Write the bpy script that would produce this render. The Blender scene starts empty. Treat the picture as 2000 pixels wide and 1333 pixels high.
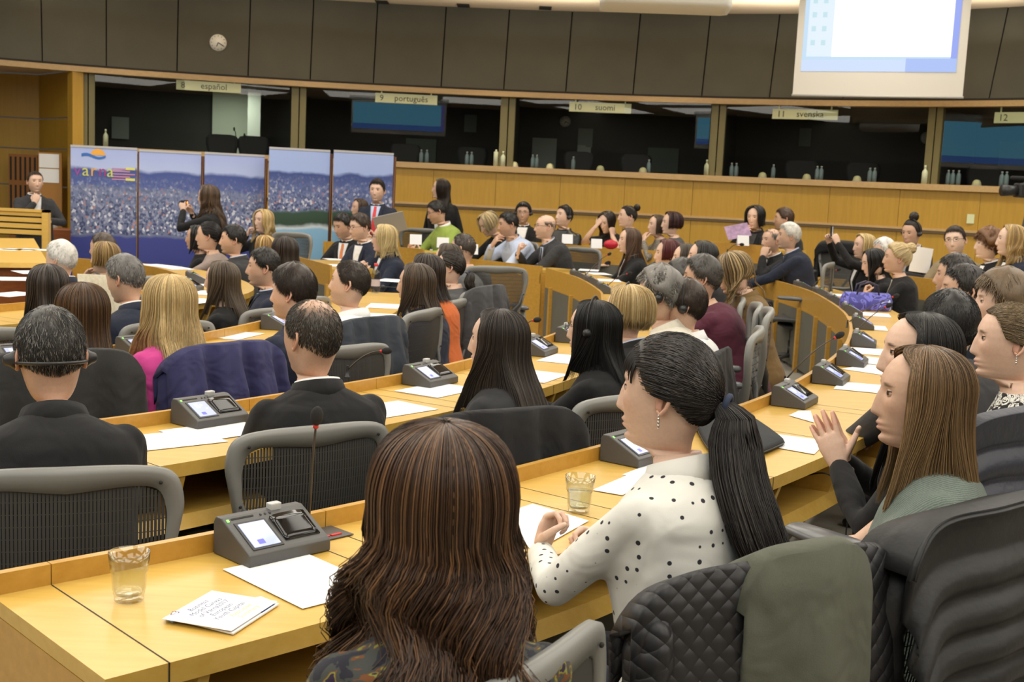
import bpy, math, random
import numpy as np
from math import sin, cos, pi, radians, sqrt
rng = np.random.default_rng(7)
random.seed(7)
SC = bpy.context.scene
COL = SC.collection
A3 = lambda *a: np.array(a, float)

# ---------------------------------------------------------------- camera model
F_PX, Y_H, ROLL, CAM_Z = 2300.0, 372.0, 2.7, 1.55
_r = radians(ROLL)
_p = math.atan((666.5 - Y_H) * cos(_r) / F_PX)
def ray(px, py):
    x, y = px - 1000.0, 666.5 - py
    xr, yr = x * cos(_r) - y * sin(_r), x * sin(_r) + y * cos(_r)
    d = A3(xr, F_PX * cos(_p) + yr * sin(_p), -F_PX * sin(_p) + yr * cos(_p)) / F_PX
    return d
def at(px, py, d):            # the place seen at a photo pixel, d metres ahead
    r = ray(px, py); r = r / r[1] * d
    return A3(r[0], r[1], r[2] + CAM_Z)
def onz(px, py, z):           # the place seen at a photo pixel, on a level z
    r = ray(px, py); t = (z - CAM_Z) / r[2]
    return A3(r[0] * t, r[1] * t, z)

# ---------------------------------------------------------------- mesh helpers
class M:
    def __init__(s): s.sb = []; s.v = []; s.f = []; s.m = []; s.c = []; s.n = 0
    def add(s, V, Fs, mat=0, col=(1, 1, 1)):
        V = np.asarray(V, float)
        s.v.append(V)
        c = np.asarray(col, float)
        if c.ndim == 1: c = np.tile(c[:3], (len(V), 1))
        s.c.append(c)
        n = s.n
        s.f += [tuple(i + n for i in q) for q in Fs]
        s.m += [mat] * len(Fs)
        s.n += len(V)
        return s
    def xf(s, R=None, t=None, k=1.0):
        s.flush()
        for i in range(len(s.v)):
            v = s.v[i] * k
            if R is not None: v = v @ np.asarray(R).T
            if t is not None: v = v + np.asarray(t)
            s.v[i] = v
        return s
    def flush(s):
        sb, s.sb = s.sb, []
        groups = {}
        for t in sb: groups.setdefault((len(t[0]), t[4]), []).append(t)
        for (k, n), L in groups.items():
            P = np.array([t[0] for t in L], float); S = len(L); q = np.linspace(0, 1, k)
            r0 = np.array([t[1] for t in L])[:, None]; r1 = np.array([t[2] for t in L])[:, None]; rr = r0 * (1 - q ** 2.5) + r1 * q ** 2.5; rr[:, 0] *= .6
            T = np.gradient(P, axis=1); T /= np.linalg.norm(T, axis=2)[:, :, None] + 1e-9
            u = np.zeros_like(T); u[..., 2] = 1; f = np.abs(T[..., 2]) > .9; 
            c = P[:, :1].mean(axis=0); O = P - P.mean(axis=(0, 1)); O[..., 2] = 0; O += 1e-6
            B = O - T * (O * T).sum(2)[..., None]; B /= np.linalg.norm(B, axis=2)[..., None] + 1e-9; A = np.cross(B, T)
            a = np.arange(n) / n * 2 * pi
            V = P[:, :, None] + (A[:, :, None] * (np.cos(a) * 1.6)[None, None, :, None] + B[:, :, None] * np.sin(a)[None, None, :, None]) * rr[:, :, None, None]
            C = np.array([t[3] for t in L])[:, None]; C2 = np.array([t[3] if t[5] is None else t[5] for t in L])[:, None]; w = (q ** 1.5)[None, :, None]
            C = np.repeat(C * (1 - w) + C2 * w, n, axis=1)
            i, j = np.meshgrid(np.arange(k - 1), np.arange(n), indexing='ij'); a0 = (i * n + j).ravel(); b0 = (i * n + (j + 1) % n).ravel()
            Fq = np.stack([a0, b0, b0 + n, a0 + n], 1)[None] + (np.arange(S) * k * n)[:, None, None]
            s.add(V.reshape(-1, 3), [], col=C.reshape(-1, 3)); o = s.n - S * k * n
            s.f += (Fq.reshape(-1, 4) + o).tolist(); s.m += [0] * (S * (k - 1) * n)
        return s
    def arr(s): return np.concatenate(s.v)
    def build(s, name, mats, parent=None, smooth=True, col=False, voxel=None, sm=0, loc=None, rz=0, flat=False, bevel=0, recalc=False):
        s.flush()
        me = bpy.data.meshes.new(name)
        me.from_pydata(s.arr().tolist(), [], s.f)
        if not isinstance(mats, (list, tuple)): mats = [mats]
        for m in mats: me.materials.append(m)
        if len(mats) > 1: me.polygons.foreach_set('material_index', s.m)
        if smooth: me.polygons.foreach_set('use_smooth', [True] * len(me.polygons))
        if col:
            at_ = me.color_attributes.new('Col', 'FLOAT_COLOR', 'POINT')
            c = np.concatenate(s.c); c = np.concatenate([c, np.ones((len(c), 1))], 1)
            at_.data.foreach_set('color', c.astype(np.float32).ravel())
        me.update()
        if recalc:
            import bmesh
            bm = bmesh.new(); bm.from_mesh(me); bmesh.ops.recalc_face_normals(bm, faces=bm.faces); bm.to_mesh(me); bm.free()
        o = bpy.data.objects.new(name, me); COL.objects.link(o)
        if parent is not None: o.parent = parent
        if loc is not None: o.location = loc
        if rz: o.rotation_euler = (0, 0, rz)
        if voxel:
            r = o.modifiers.new('r', 'REMESH'); r.mode = 'VOXEL'; r.voxel_size = voxel; r.use_smooth_shade = True
            if sm:
                k = o.modifiers.new('s', 'SMOOTH'); k.factor = .6; k.iterations = sm
        if bevel:
            b = o.modifiers.new('b', 'BEVEL'); b.width = bevel; b.segments = 2; b.limit_method = 'ANGLE'; b.angle_limit = radians(40)
        return o

def box(a, b):
    x0, y0, z0 = a; x1, y1, z1 = b
    V = [(x0, y0, z0), (x1, y0, z0), (x1, y1, z0), (x0, y1, z0), (x0, y0, z1), (x1, y0, z1), (x1, y1, z1), (x0, y1, z1)]
    return V, [(0, 3, 2, 1), (4, 5, 6, 7), (0, 1, 5, 4), (1, 2, 6, 5), (2, 3, 7, 6), (3, 0, 4, 7)]
def loft(R, closed=True, cap=True):
    R = np.asarray(R, float); k, n, _ = R.shape
    F_ = []
    e = n if closed else n - 1
    for i in range(k - 1):
        for j in range(e):
            a = i * n + j; b = i * n + (j + 1) % n
            F_.append((a, b, b + n, a + n))
    if cap and closed:
        F_.append(tuple(reversed(range(n)))); F_.append(tuple(range((k - 1) * n, k * n)))
    return R.reshape(-1, 3), F_
def nrm(v): v = np.asarray(v, float); return v / (np.linalg.norm(v) + 1e-9)
def frames(P, up=(0, 0, 1)):
    P = np.asarray(P, float); k = len(P)
    T = np.gradient(P, axis=0); T /= np.linalg.norm(T, axis=1)[:, None] + 1e-9
    u = np.asarray(up, float)
    if abs(T[0] @ u) > .95: u = A3(0, 1, 0) if abs(T[0][1]) < .9 else A3(1, 0, 0)
    B = nrm(u - T[0] * (u @ T[0])); out = []
    for i in range(k):
        B = nrm(B - T[i] * (B @ T[i])); out.append((np.cross(B, T[i]), B))
    return out
def tube(P, R, n=8, up=(0, 0, 1), rnd=0):
    P = np.asarray(P, float); R = np.asarray(R, float)
    if R.ndim == 0: R = np.full(len(P), float(R))
    if R.ndim == 1: R = np.stack([R, R], 1)
    if rnd:                                    # rounded ends
        d0 = nrm(P[0] - P[1]); d1 = nrm(P[-1] - P[-2]); r0 = R[0].min(); r1 = R[-1].min()
        P = np.concatenate([[P[0] + d0 * r0 * .95, P[0] + d0 * r0 * .7], P, [P[-1] + d1 * r1 * .7, P[-1] + d1 * r1 * .95]])
        R = np.concatenate([[R[0] * .3, R[0] * .72], R, [R[-1] * .72, R[-1] * .3]])
    fr = frames(P, up); a = np.arange(n) / n * 2 * pi
    rings = [P[i] + np.outer(np.cos(a) * R[i, 0], fr[i][0]) + np.outer(np.sin(a) * R[i, 1], fr[i][1]) for i in range(len(P))]
    return loft(rings)
def ell(c, r, n=16, k=10):
    t = np.linspace(.02, pi - .02, k); a = np.arange(n) / n * 2 * pi
    return loft([np.stack([c[0] + r[0] * sin(q) * np.cos(a), c[1] + r[1] * sin(q) * np.sin(a), np.full(n, c[2] - r[2] * cos(q))], 1) for q in t])
def lathe(prof, n=24, c=(0, 0, 0), cap=True):
    a = np.arange(n) / n * 2 * pi
    return loft([np.stack([c[0] + r * np.cos(a), c[1] + r * np.sin(a), np.full(n, c[2] + z)], 1) for r, z in prof], cap=cap)
def grid(G):
    G = np.asarray(G, float); k, n, _ = G.shape
    return G.reshape(-1, 3), [(i * n + j, i * n + j + 1, (i + 1) * n + j + 1, (i + 1) * n + j) for i in range(k - 1) for j in range(n - 1)]
def sheet(G, th):            # a grid with thickness th downwards along its normals
    G = np.asarray(G, float); k, n, _ = G.shape
    du = np.gradient(G, axis=1); dv = np.gradient(G, axis=0)
    N = np.cross(du, dv); N /= np.linalg.norm(N, axis=2)[:, :, None] + 1e-9
    V = np.concatenate([G.reshape(-1, 3), (G - N * th).reshape(-1, 3)]); o = k * n
    Fs = [(i * n + j, i * n + j + 1, (i + 1) * n + j + 1, (i + 1) * n + j) for i in range(k - 1) for j in range(n - 1)]
    Fs += [tuple(x + o for x in reversed(f)) for f in Fs]
    per = [j for j in range(n)] + [i * n + n - 1 for i in range(1, k)] + [(k - 1) * n + j for j in range(n - 2, -1, -1)] + [i * n for i in range(k - 2, 0, -1)]
    for a, b in zip(per, per[1:] + per[:1]): Fs.append((b, a, a + o, b + o))
    return V, Fs
def rotx(a): c, s = cos(a), sin(a); return A3([1, 0, 0], [0, c, -s], [0, s, c])
def roty(a): c, s = cos(a), sin(a); return A3([c, 0, s], [0, 1, 0], [-s, 0, c])
def rotz(a): c, s = cos(a), sin(a); return A3([c, -s, 0], [s, c, 0], [0, 0, 1])
def sst(a, b, x): t = np.clip((np.asarray(x, float) - a) / (b - a), 0, 1); return t * t * (3 - 2 * t)
def catmull(P, m=8):
    P = np.asarray(P, float); Q = np.concatenate([[2 * P[0] - P[1]], P, [2 * P[-1] - P[-2]]]); out = []
    for i in range(1, len(Q) - 2):
        for t in np.arange(m) / m:
            a, b, c, d = Q[i - 1:i + 3]
            out.append(.5 * (2 * b + (c - a) * t + (2 * a - 5 * b + 4 * c - d) * t * t + (3 * b - a - 3 * c + d) * t ** 3))
    out.append(P[-1]); return np.array(out)
def resample(P, step):
    P = np.asarray(P, float); s = np.concatenate([[0], np.cumsum(np.linalg.norm(np.diff(P, axis=0), axis=1))])
    n = max(2, int(round(s[-1] / step)) + 1); q = np.linspace(0, s[-1], n)
    return np.stack([np.interp(q, s, P[:, i]) for i in range(P.shape[1])], 1)

# ---------------------------------------------------------------- object helpers
def tag(o, label=None, cat=None, group=None, kind=None):
    if label: o['label'] = label
    if cat: o['category'] = cat
    if group: o['group'] = group
    if kind: o['kind'] = kind
    return o
def empty(name, loc=(0, 0, 0), rz=0, label=None, cat=None, group=None):
    o = bpy.data.objects.new(name, None); COL.objects.link(o); o.empty_display_size = .1
    o.location = loc; o.rotation_euler = (0, 0, rz)
    return tag(o, label, cat, group)
def struct(m, name, mat, **k): return tag(m.build(name, mat, **k), kind='structure')
_kids = {}
def copy_tree(o, parent=None):
    c = o.copy(); COL.objects.link(c)
    if parent is not None: c.parent = parent
    for ch in [x for x in o.children]: copy_tree(ch, c)
    return c

# ---------------------------------------------------------------- materials
_mats = {}
def srgb(r, g, b):
    f = lambda c: (c / 255 / 12.92) if c <= 10 else ((c / 255 + .055) / 1.055) ** 2.4
    return (f(r), f(g), f(b))
def newmat(name):
    m = bpy.data.materials.new(name); m.use_nodes = True
    nt = m.node_tree; return m, nt, nt.nodes, nt.links, nt.nodes['Principled BSDF']
def plain(name, col, rough=.6, metal=0, spec=.5, bump=0, bscale=200, var=0, vscale=8, emit=0, emitcol=None):
    if name in _mats: return _mats[name]
    m, nt, N, L, b = newmat(name)
    b.inputs['Base Color'].default_value = (*col, 1); b.inputs['Roughness'].default_value = rough
    b.inputs['Metallic'].default_value = metal; b.inputs['Specular IOR Level'].default_value = spec
    if emit:
        b.inputs['Emission Color'].default_value = (*(emitcol or col), 1); b.inputs['Emission Strength'].default_value = emit
    if bump or var:
        tc = N.new('ShaderNodeTexCoord')
    if var:
        n = N.new('ShaderNodeTexNoise'); n.inputs['Scale'].default_value = vscale; n.inputs['Detail'].default_value = 4
        L.new(tc.outputs['Object'], n.inputs['Vector'])
        r = N.new('ShaderNodeMapRange'); r.inputs[1].default_value = .3; r.inputs[2].default_value = .7; r.inputs[3].default_value = 1 - var; r.inputs[4].default_value = 1 + var
        L.new(n.outputs['Fac'], r.inputs['Value'])
        x = N.new('ShaderNodeVectorMath'); x.operation = 'SCALE'; x.inputs[0].default_value = col
        L.new(r.outputs[0], x.inputs['Scale']); L.new(x.outputs[0], b.inputs['Base Color'])
    if bump:
        n = N.new('ShaderNodeTexNoise'); n.inputs['Scale'].default_value = bscale; n.inputs['Detail'].default_value = 3
        L.new(tc.outputs['Object'], n.inputs['Vector'])
        k = N.new('ShaderNodeBump'); k.inputs['Strength'].default_value = bump; k.inputs['Distance'].default_value = .01
        L.new(n.outputs['Fac'], k.inputs['Height']); L.new(k.outputs[0], b.inputs['Normal'])
    _mats[name] = m; return m
def ramp(N, stops):
    r = N.new('ShaderNodeValToRGB'); e = r.color_ramp.elements
    while len(e) < len(stops): e.new(.5)
    for i, (p, c) in enumerate(stops): e[i].position = p; e[i].color = (*c, 1)
    return r
def wood(name, c1, c2, scale=(1.2, 14, 14), rough=.35, coat=.25):
    if name in _mats: return _mats[name]
    m, nt, N, L, b = newmat(name)
    tc = N.new('ShaderNodeTexCoord'); mp = N.new('ShaderNodeMapping'); mp.inputs['Scale'].default_value = scale
    L.new(tc.outputs['UV'] if False else tc.outputs['Object'], mp.inputs['Vector'])
    n = N.new('ShaderNodeTexNoise'); n.inputs['Scale'].default_value = 3; n.inputs['Detail'].default_value = 6; n.inputs['Roughness'].default_value = .6
    L.new(mp.outputs[0], n.inputs['Vector'])
    r = ramp(N, [(.3, c1), (.7, c2)]); L.new(n.outputs['Fac'], r.inputs[0]); L.new(r.outputs[0], b.inputs['Base Color'])
    b.inputs['Roughness'].default_value = rough; b.inputs['Coat Weight'].default_value = coat; b.inputs['Coat Roughness'].default_value = .2
    _mats[name] = m; return m
def attrmat(name, rough=.5, spec=.5, sss=0, noise=0, scale=300, stretch=None):
    m, nt, N, L, b = newmat(name)
    a = N.new('ShaderNodeAttribute'); a.attribute_name = 'Col'
    b.inputs['Roughness'].default_value = rough; b.inputs['Specular IOR Level'].default_value = spec
    if noise:
        tc = N.new('ShaderNodeTexCoord'); n = N.new('ShaderNodeTexNoise'); n.inputs['Scale'].default_value = scale; n.inputs['Detail'].default_value = 3
        mp = N.new('ShaderNodeMapping'); mp.inputs['Scale'].default_value = stretch or (1, 1, 1)
        L.new(tc.outputs['Object'], mp.inputs[0]); L.new(mp.outputs[0], n.inputs['Vector'])
        r = N.new('ShaderNodeMapRange'); r.inputs[1].default_value = .25; r.inputs[2].default_value = .75; r.inputs[3].default_value = 1 - noise; r.inputs[4].default_value = 1 + noise
        L.new(n.outputs['Fac'], r.inputs['Value'])
        x = N.new('ShaderNodeVectorMath'); x.operation = 'SCALE'; L.new(a.outputs['Color'], x.inputs[0]); L.new(r.outputs[0], x.inputs['Scale'])
        L.new(x.outputs[0], b.inputs['Base Color'])
    else: L.new(a.outputs['Color'], b.inputs['Base Color'])
    return m
def glassmat(name, tint=(1, 1, 1), refl=1.0, ior=1.5, rough=0.0, power=5):
    m = bpy.data.materials.new(name); m.use_nodes = True; nt = m.node_tree; N = nt.nodes; L = nt.links; N.clear()
    o = N.new('ShaderNodeOutputMaterial'); mx = N.new('ShaderNodeMixShader'); t = N.new('ShaderNodeBsdfTransparent'); g = N.new('ShaderNodeBsdfGlossy')
    t.inputs[0].default_value = (*tint, 1); g.inputs['Roughness'].default_value = rough
    fr = N.new('ShaderNodeLayerWeight'); fr.inputs[0].default_value = .5
    q = N.new('ShaderNodeMath'); q.operation = 'POWER'; q.inputs[1].default_value = power; L.new(fr.outputs['Facing'], q.inputs[0])
    f0 = ((ior - 1) / (ior + 1)) ** 2 * refl; k = N.new('ShaderNodeMapRange'); k.inputs[3].default_value = f0; k.inputs[4].default_value = 1; L.new(q.outputs[0], k.inputs[0])
    L.new(k.outputs[0], mx.inputs[0]); L.new(t.outputs[0], mx.inputs[1]); L.new(g.outputs[0], mx.inputs[2]); L.new(mx.outputs[0], o.inputs[0])
    return m

BEECH = wood('beech', srgb(200, 160, 70), srgb(212, 174, 88), rough=.38)
BEECH_EDGE = wood('beech_edge', srgb(182, 136, 50), srgb(196, 150, 64), rough=.4)
PANELWOOD = wood('panel_wood', srgb(170, 132, 44), srgb(182, 143, 54), scale=(10, 10, .7), rough=.45, coat=.1)
DARKWOOD = wood('dark_wood', srgb(120, 62, 24), srgb(140, 76, 30), rough=.4)
TRIMWOOD = wood('trim_wood', srgb(176, 146, 100), srgb(188, 158, 112), rough=.45, coat=.05)
GREYPANEL = plain('grey_panel', srgb(96, 94, 84), .7, var=.06)
FELT = plain('grey_felt', srgb(84, 83, 74), .85, bump=.15, bscale=300, var=.06, vscale=2)
BLACKP = plain('black_plastic', srgb(40, 40, 41), .42, bump=.03, bscale=900)
CONSOLE = plain('console_plastic', srgb(78, 77, 76), .45, bump=.05, bscale=1200)
GLOSSBLK = plain('gloss_black', (.008, .008, .009), .08)
LGREY = plain('light_grey_plastic', srgb(190, 190, 188), .4)
PAPER = plain('paper', (.86, .86, .87), .7, bump=.02, bscale=30)
SEAM = plain('seam_dark', (.02, .018, .015), .8)
CHAIRF = plain('chair_frame', srgb(128, 128, 124), .42)
CHAIRD = plain('chair_dark', srgb(66, 66, 66), .4)
CHAIRM = plain('chair_mesh', srgb(62, 61, 58), .6)
CHROME = plain('chrome', (.7, .7, .7), .2, metal=1)
WHITE = plain('white_paint', srgb(228, 228, 224), .5)
RED = plain('red_ring', (.65, .03, .03), .4)
SKIN = attrmat('skin', .5, .4, noise=.05, scale=120)
HAIR = attrmat('hair', .42, .45, noise=.22, scale=60, stretch=(4, 4, .5))
# ================================================================ ROOM
_wp = np.polyfit([-300, 0, 350, 700, 1000, 1350, 1650, 2000, 2300], np.array([16.6, 17.7, 18.6, 19.15, 19.2, 18.7, 17.8, 16.4, 14.9]) * .91, 3)
def wallpt(px, off=0.0):
    P = at(px, 388, np.polyval(_wp, px)); Q = at(px + 4, 388, np.polyval(_wp, px + 4))
    t = nrm((Q - P)[:2]); n = A3(-t[1], t[0])           # outward (away from the room)
    return P[:2] + n * off
def wallstrip(px0, px1, prof, n=6):                     # prof: (off, z) closed outline, swept along the wall
    return loft([[(*wallpt(p, o), z) for o, z in prof] for p in np.linspace(px0, px1, n)])
Z_SILL, Z_BAND, Z_CEIL, FLARE = 1.89, 2.93, 4.2, .45
E0, E1 = -260, 2420
# floor and ceiling
m = M(); m.add([(-16, -9, 0), (18, -9, 0), (18, 24, 0), (-16, 24, 0)], [(0, 1, 2, 3)])
struct(m, 'floor', plain('carpet', srgb(150, 146, 136), .9, bump=.2, bscale=400, var=.05))
m = M(); m.add([(-16, -9, Z_CEIL), (18, -9, Z_CEIL), (18, 24, Z_CEIL), (-16, 24, Z_CEIL)], [(3, 2, 1, 0)])
struct(m, 'ceiling', plain('ceiling_paint', srgb(226, 206, 180), .8))
# upper felt panels, flared outward, with dark joints between them
seams = [-200, -60, 84, 207, 343, 480, 600, 722, 853, 974, 1094, 1224, 1357, 1488, 1630, 1772, 1912, 2060, 2210, 2400]
m = M()
for a, b in zip(seams, seams[1:]):
    g = 1.3
    m.add(*wallstrip(a + g, b - g, [(0, Z_BAND + .03), (.05, Z_BAND + .03), (FLARE + .05, Z_CEIL), (FLARE, Z_CEIL)], 4))
struct(m, 'wall_front_upper', FELT, smooth=False)
m = M(); m.add(*wallstrip(E0, E1, [(.06, Z_BAND), (.09, Z_BAND), (FLARE + .09, Z_CEIL), (FLARE + .06, Z_CEIL)], 40))
struct(m, 'wall_front_backing', SEAM, smooth=False)
m = M(); m.add(*wallstrip(E0, E1, [(-.09, Z_BAND - .04), (.08, Z_BAND - .04), (.08, Z_BAND + .035), (-.09, Z_BAND + .035)], 40))
struct(m, 'trim_1', TRIMWOOD, smooth=False)
m = M(); m.add(*wallstrip(E0, E1, [(-.005, Z_BAND + .035), (.03, Z_BAND + .035), (.03, Z_BAND + .07), (-.005, Z_BAND + .07)], 40))
struct(m, 'trim_2', SEAM, smooth=False)
# wainscot below the booth windows
m = M(); g = .7
ws = [154, 250, 370, 480, 600, 720, 845, 967, 1093, 1219, 1352, 1483, 1620, 1757, 1915, 2060, 2240, 2420]
for a, b in zip(ws, ws[1:]):
    m.add(*wallstrip(a + g * .5, b - g * .5, [(0, 0), (.06, 0), (.06, 1.245), (0, 1.245)], 4))
    m.add(*wallstrip(a + g * .5, b - g * .5, [(0, 1.295), (.06, 1.295), (.06, Z_SILL - .08), (0, Z_SILL - .08)], 4))
struct(m, 'wall_front_wainscot', PANELWOOD, smooth=False)
m = M(); m.add(*wallstrip(154, E1, [(.02, 0), (.08, 0), (.08, Z_SILL - .1), (.02, Z_SILL - .1)], 40)); struct(m, 'wall_front_core', plain('seam_brown', srgb(150, 100, 30), .7), smooth=False)
m = M(); m.add(*wallstrip(154, E1, [(-.03, 1.28), (.03, 1.28), (.03, 1.31), (-.03, 1.31)], 40)); struct(m, 'trim_3', TRIMWOOD, smooth=False)
m = M(); m.add(*wallstrip(154, E1, [(-.025, 1.245), (.03, 1.245), (.03, 1.279), (-.025, 1.279)], 40)); struct(m, 'trim_4', plain('rail_dark', srgb(92, 74, 52), .5), smooth=False)
m = M(); m.add(*wallstrip(154, E1, [(-.06, Z_SILL - .08), (.25, Z_SILL - .08), (.25, Z_SILL), (-.06, Z_SILL)], 40)); struct(m, 'trim_5', TRIMWOOD, smooth=False)
# booths behind glass
posts = [172, 580, 985, 1393, 1813, 2240]
POST = plain('post_beige', srgb(112, 104, 66), .5)
for i, p in enumerate(posts):
    m = M()
    for a, b in ((-15, -1.2), (1.2, 13)):
        m.add(*wallstrip(p + a, p + b, [(.02, Z_SILL), (.14, Z_SILL), (.14, Z_BAND - .04), (.02, Z_BAND - .04)], 2))
    struct(m, 'trim_%d' % (6 + i), POST, smooth=False)
BGLASS = glassmat('booth_glass', (.80, .82, .80), 1.0, 1.55)
for i, (a, b) in enumerate(zip(posts, posts[1:])):
    k_ = (.09, 0, -.10, 0, 0)[i]; A, B = wallpt(a + 13, .05 - k_), wallpt(b - 15, .05 + k_); n = nrm(A3(-(B - A)[1], (B - A)[0])) * .012
    m = M(); m.add([(*A, Z_SILL), (*B, Z_SILL), (*B, Z_BAND - .04), (*A, Z_BAND - .04)], [(0, 1, 2, 3)])
    struct(m, 'window_%d' % (i + 1), BGLASS, smooth=False)
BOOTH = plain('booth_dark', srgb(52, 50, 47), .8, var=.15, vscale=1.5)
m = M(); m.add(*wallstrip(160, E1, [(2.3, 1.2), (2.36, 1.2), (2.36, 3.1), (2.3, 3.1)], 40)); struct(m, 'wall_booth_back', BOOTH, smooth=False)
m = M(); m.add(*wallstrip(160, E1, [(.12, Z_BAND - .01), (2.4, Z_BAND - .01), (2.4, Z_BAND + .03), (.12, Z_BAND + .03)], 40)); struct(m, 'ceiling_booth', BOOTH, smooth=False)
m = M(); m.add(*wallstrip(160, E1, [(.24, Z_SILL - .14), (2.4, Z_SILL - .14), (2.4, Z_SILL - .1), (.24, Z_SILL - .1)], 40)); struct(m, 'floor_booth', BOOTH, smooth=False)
for i, p in enumerate(posts):
    m = M(); A, B = wallpt(p, .15), wallpt(p, 2.32); m.add(*tube([(*A, 2.41), (*B, 2.41)], [[.03, .56]] * 2, 4)); struct(m, 'wall_booth_%d' % (i + 1), BOOTH, smooth=False)
# the lit end of the first booth
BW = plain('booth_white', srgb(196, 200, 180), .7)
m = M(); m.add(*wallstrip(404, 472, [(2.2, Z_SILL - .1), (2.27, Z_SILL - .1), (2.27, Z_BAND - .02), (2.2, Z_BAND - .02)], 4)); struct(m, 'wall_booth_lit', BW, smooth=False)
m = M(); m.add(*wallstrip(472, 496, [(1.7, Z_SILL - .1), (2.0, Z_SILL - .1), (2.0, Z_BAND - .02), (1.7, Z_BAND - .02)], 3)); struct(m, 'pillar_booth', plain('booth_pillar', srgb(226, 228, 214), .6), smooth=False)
# left alcove: wood wall under a soffit
def alc(px, d): return at(px, 388, d)[:2]
al = [(-330, 17.5), (77, 17.85), (152, 16.7)]
m = M(); g = .01
zs = [0, 1.29, 1.83, 2.28, Z_BAND]
for (pa, da), (pb, db) in zip(al, al[1:]):
    A, B = alc(pa, da), alc(pb, db); n = A3(-(B - A)[1], (B - A)[0]); n = nrm(n) * .05
    for za, zb in zip(zs, zs[1:]):
        q = [A, B, B + n, A + n]
        m.add([(*p, za + g) for p in q] + [(*p, zb - g) for p in q], box((0, 0, 0), (1, 1, 1))[1])
struct(m, 'wall_left', PANELWOOD, smooth=False)
m = M(); q = [alc(p, d) for p, d in al] + [wallpt(152, .1), wallpt(-60, 0), wallpt(-330, 0)]
m.add([(*p, Z_BAND + .01) for p in q], [tuple(range(6))[::-1]]); struct(m, 'ceiling_alcove', plain('soffit', srgb(206, 184, 158), .8), smooth=False)
m = M(); A, B = alc(138, 16.55), wallpt(157, 0)
m.add(*tube([(*((A + B) / 2), 0), (*((A + B) / 2), Z_BAND - .02)], .11, 4)); struct(m, 'trim_14', PANELWOOD, smooth=False)
# the rest of the room, beside and behind the photographer
loop = [wallpt(2420), A3(11.2, 11.5), A3(12.3, 7), A3(11.6, 2.5), A3(9, -1.6), A3(5, -4.2), A3(0, -5.2), A3(-5, -4.4), A3(-9, -1.5), A3(-11.4, 3), A3(-11.8, 8), A3(-10.6, 13), wallpt(-260)]
lp = catmull(loop, 5)
def ringwall(z0, z1, th, mat, name):
    G = [np.stack([lp[:, 0], lp[:, 1], np.full(len(lp), z)], 1) for z in (z0, z1)]
    mm = M(); mm.add(*sheet(np.array(G), th)); return struct(mm, name, mat, smooth=False)
ringwall(0, 1.9, .1, PANELWOOD, 'wall_rear_wainscot'); ringwall(1.9, 2.95, .1, BOOTH, 'wall_rear_booths'); ringwall(2.95, Z_CEIL, .1, FELT, 'wall_rear_upper')

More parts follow.
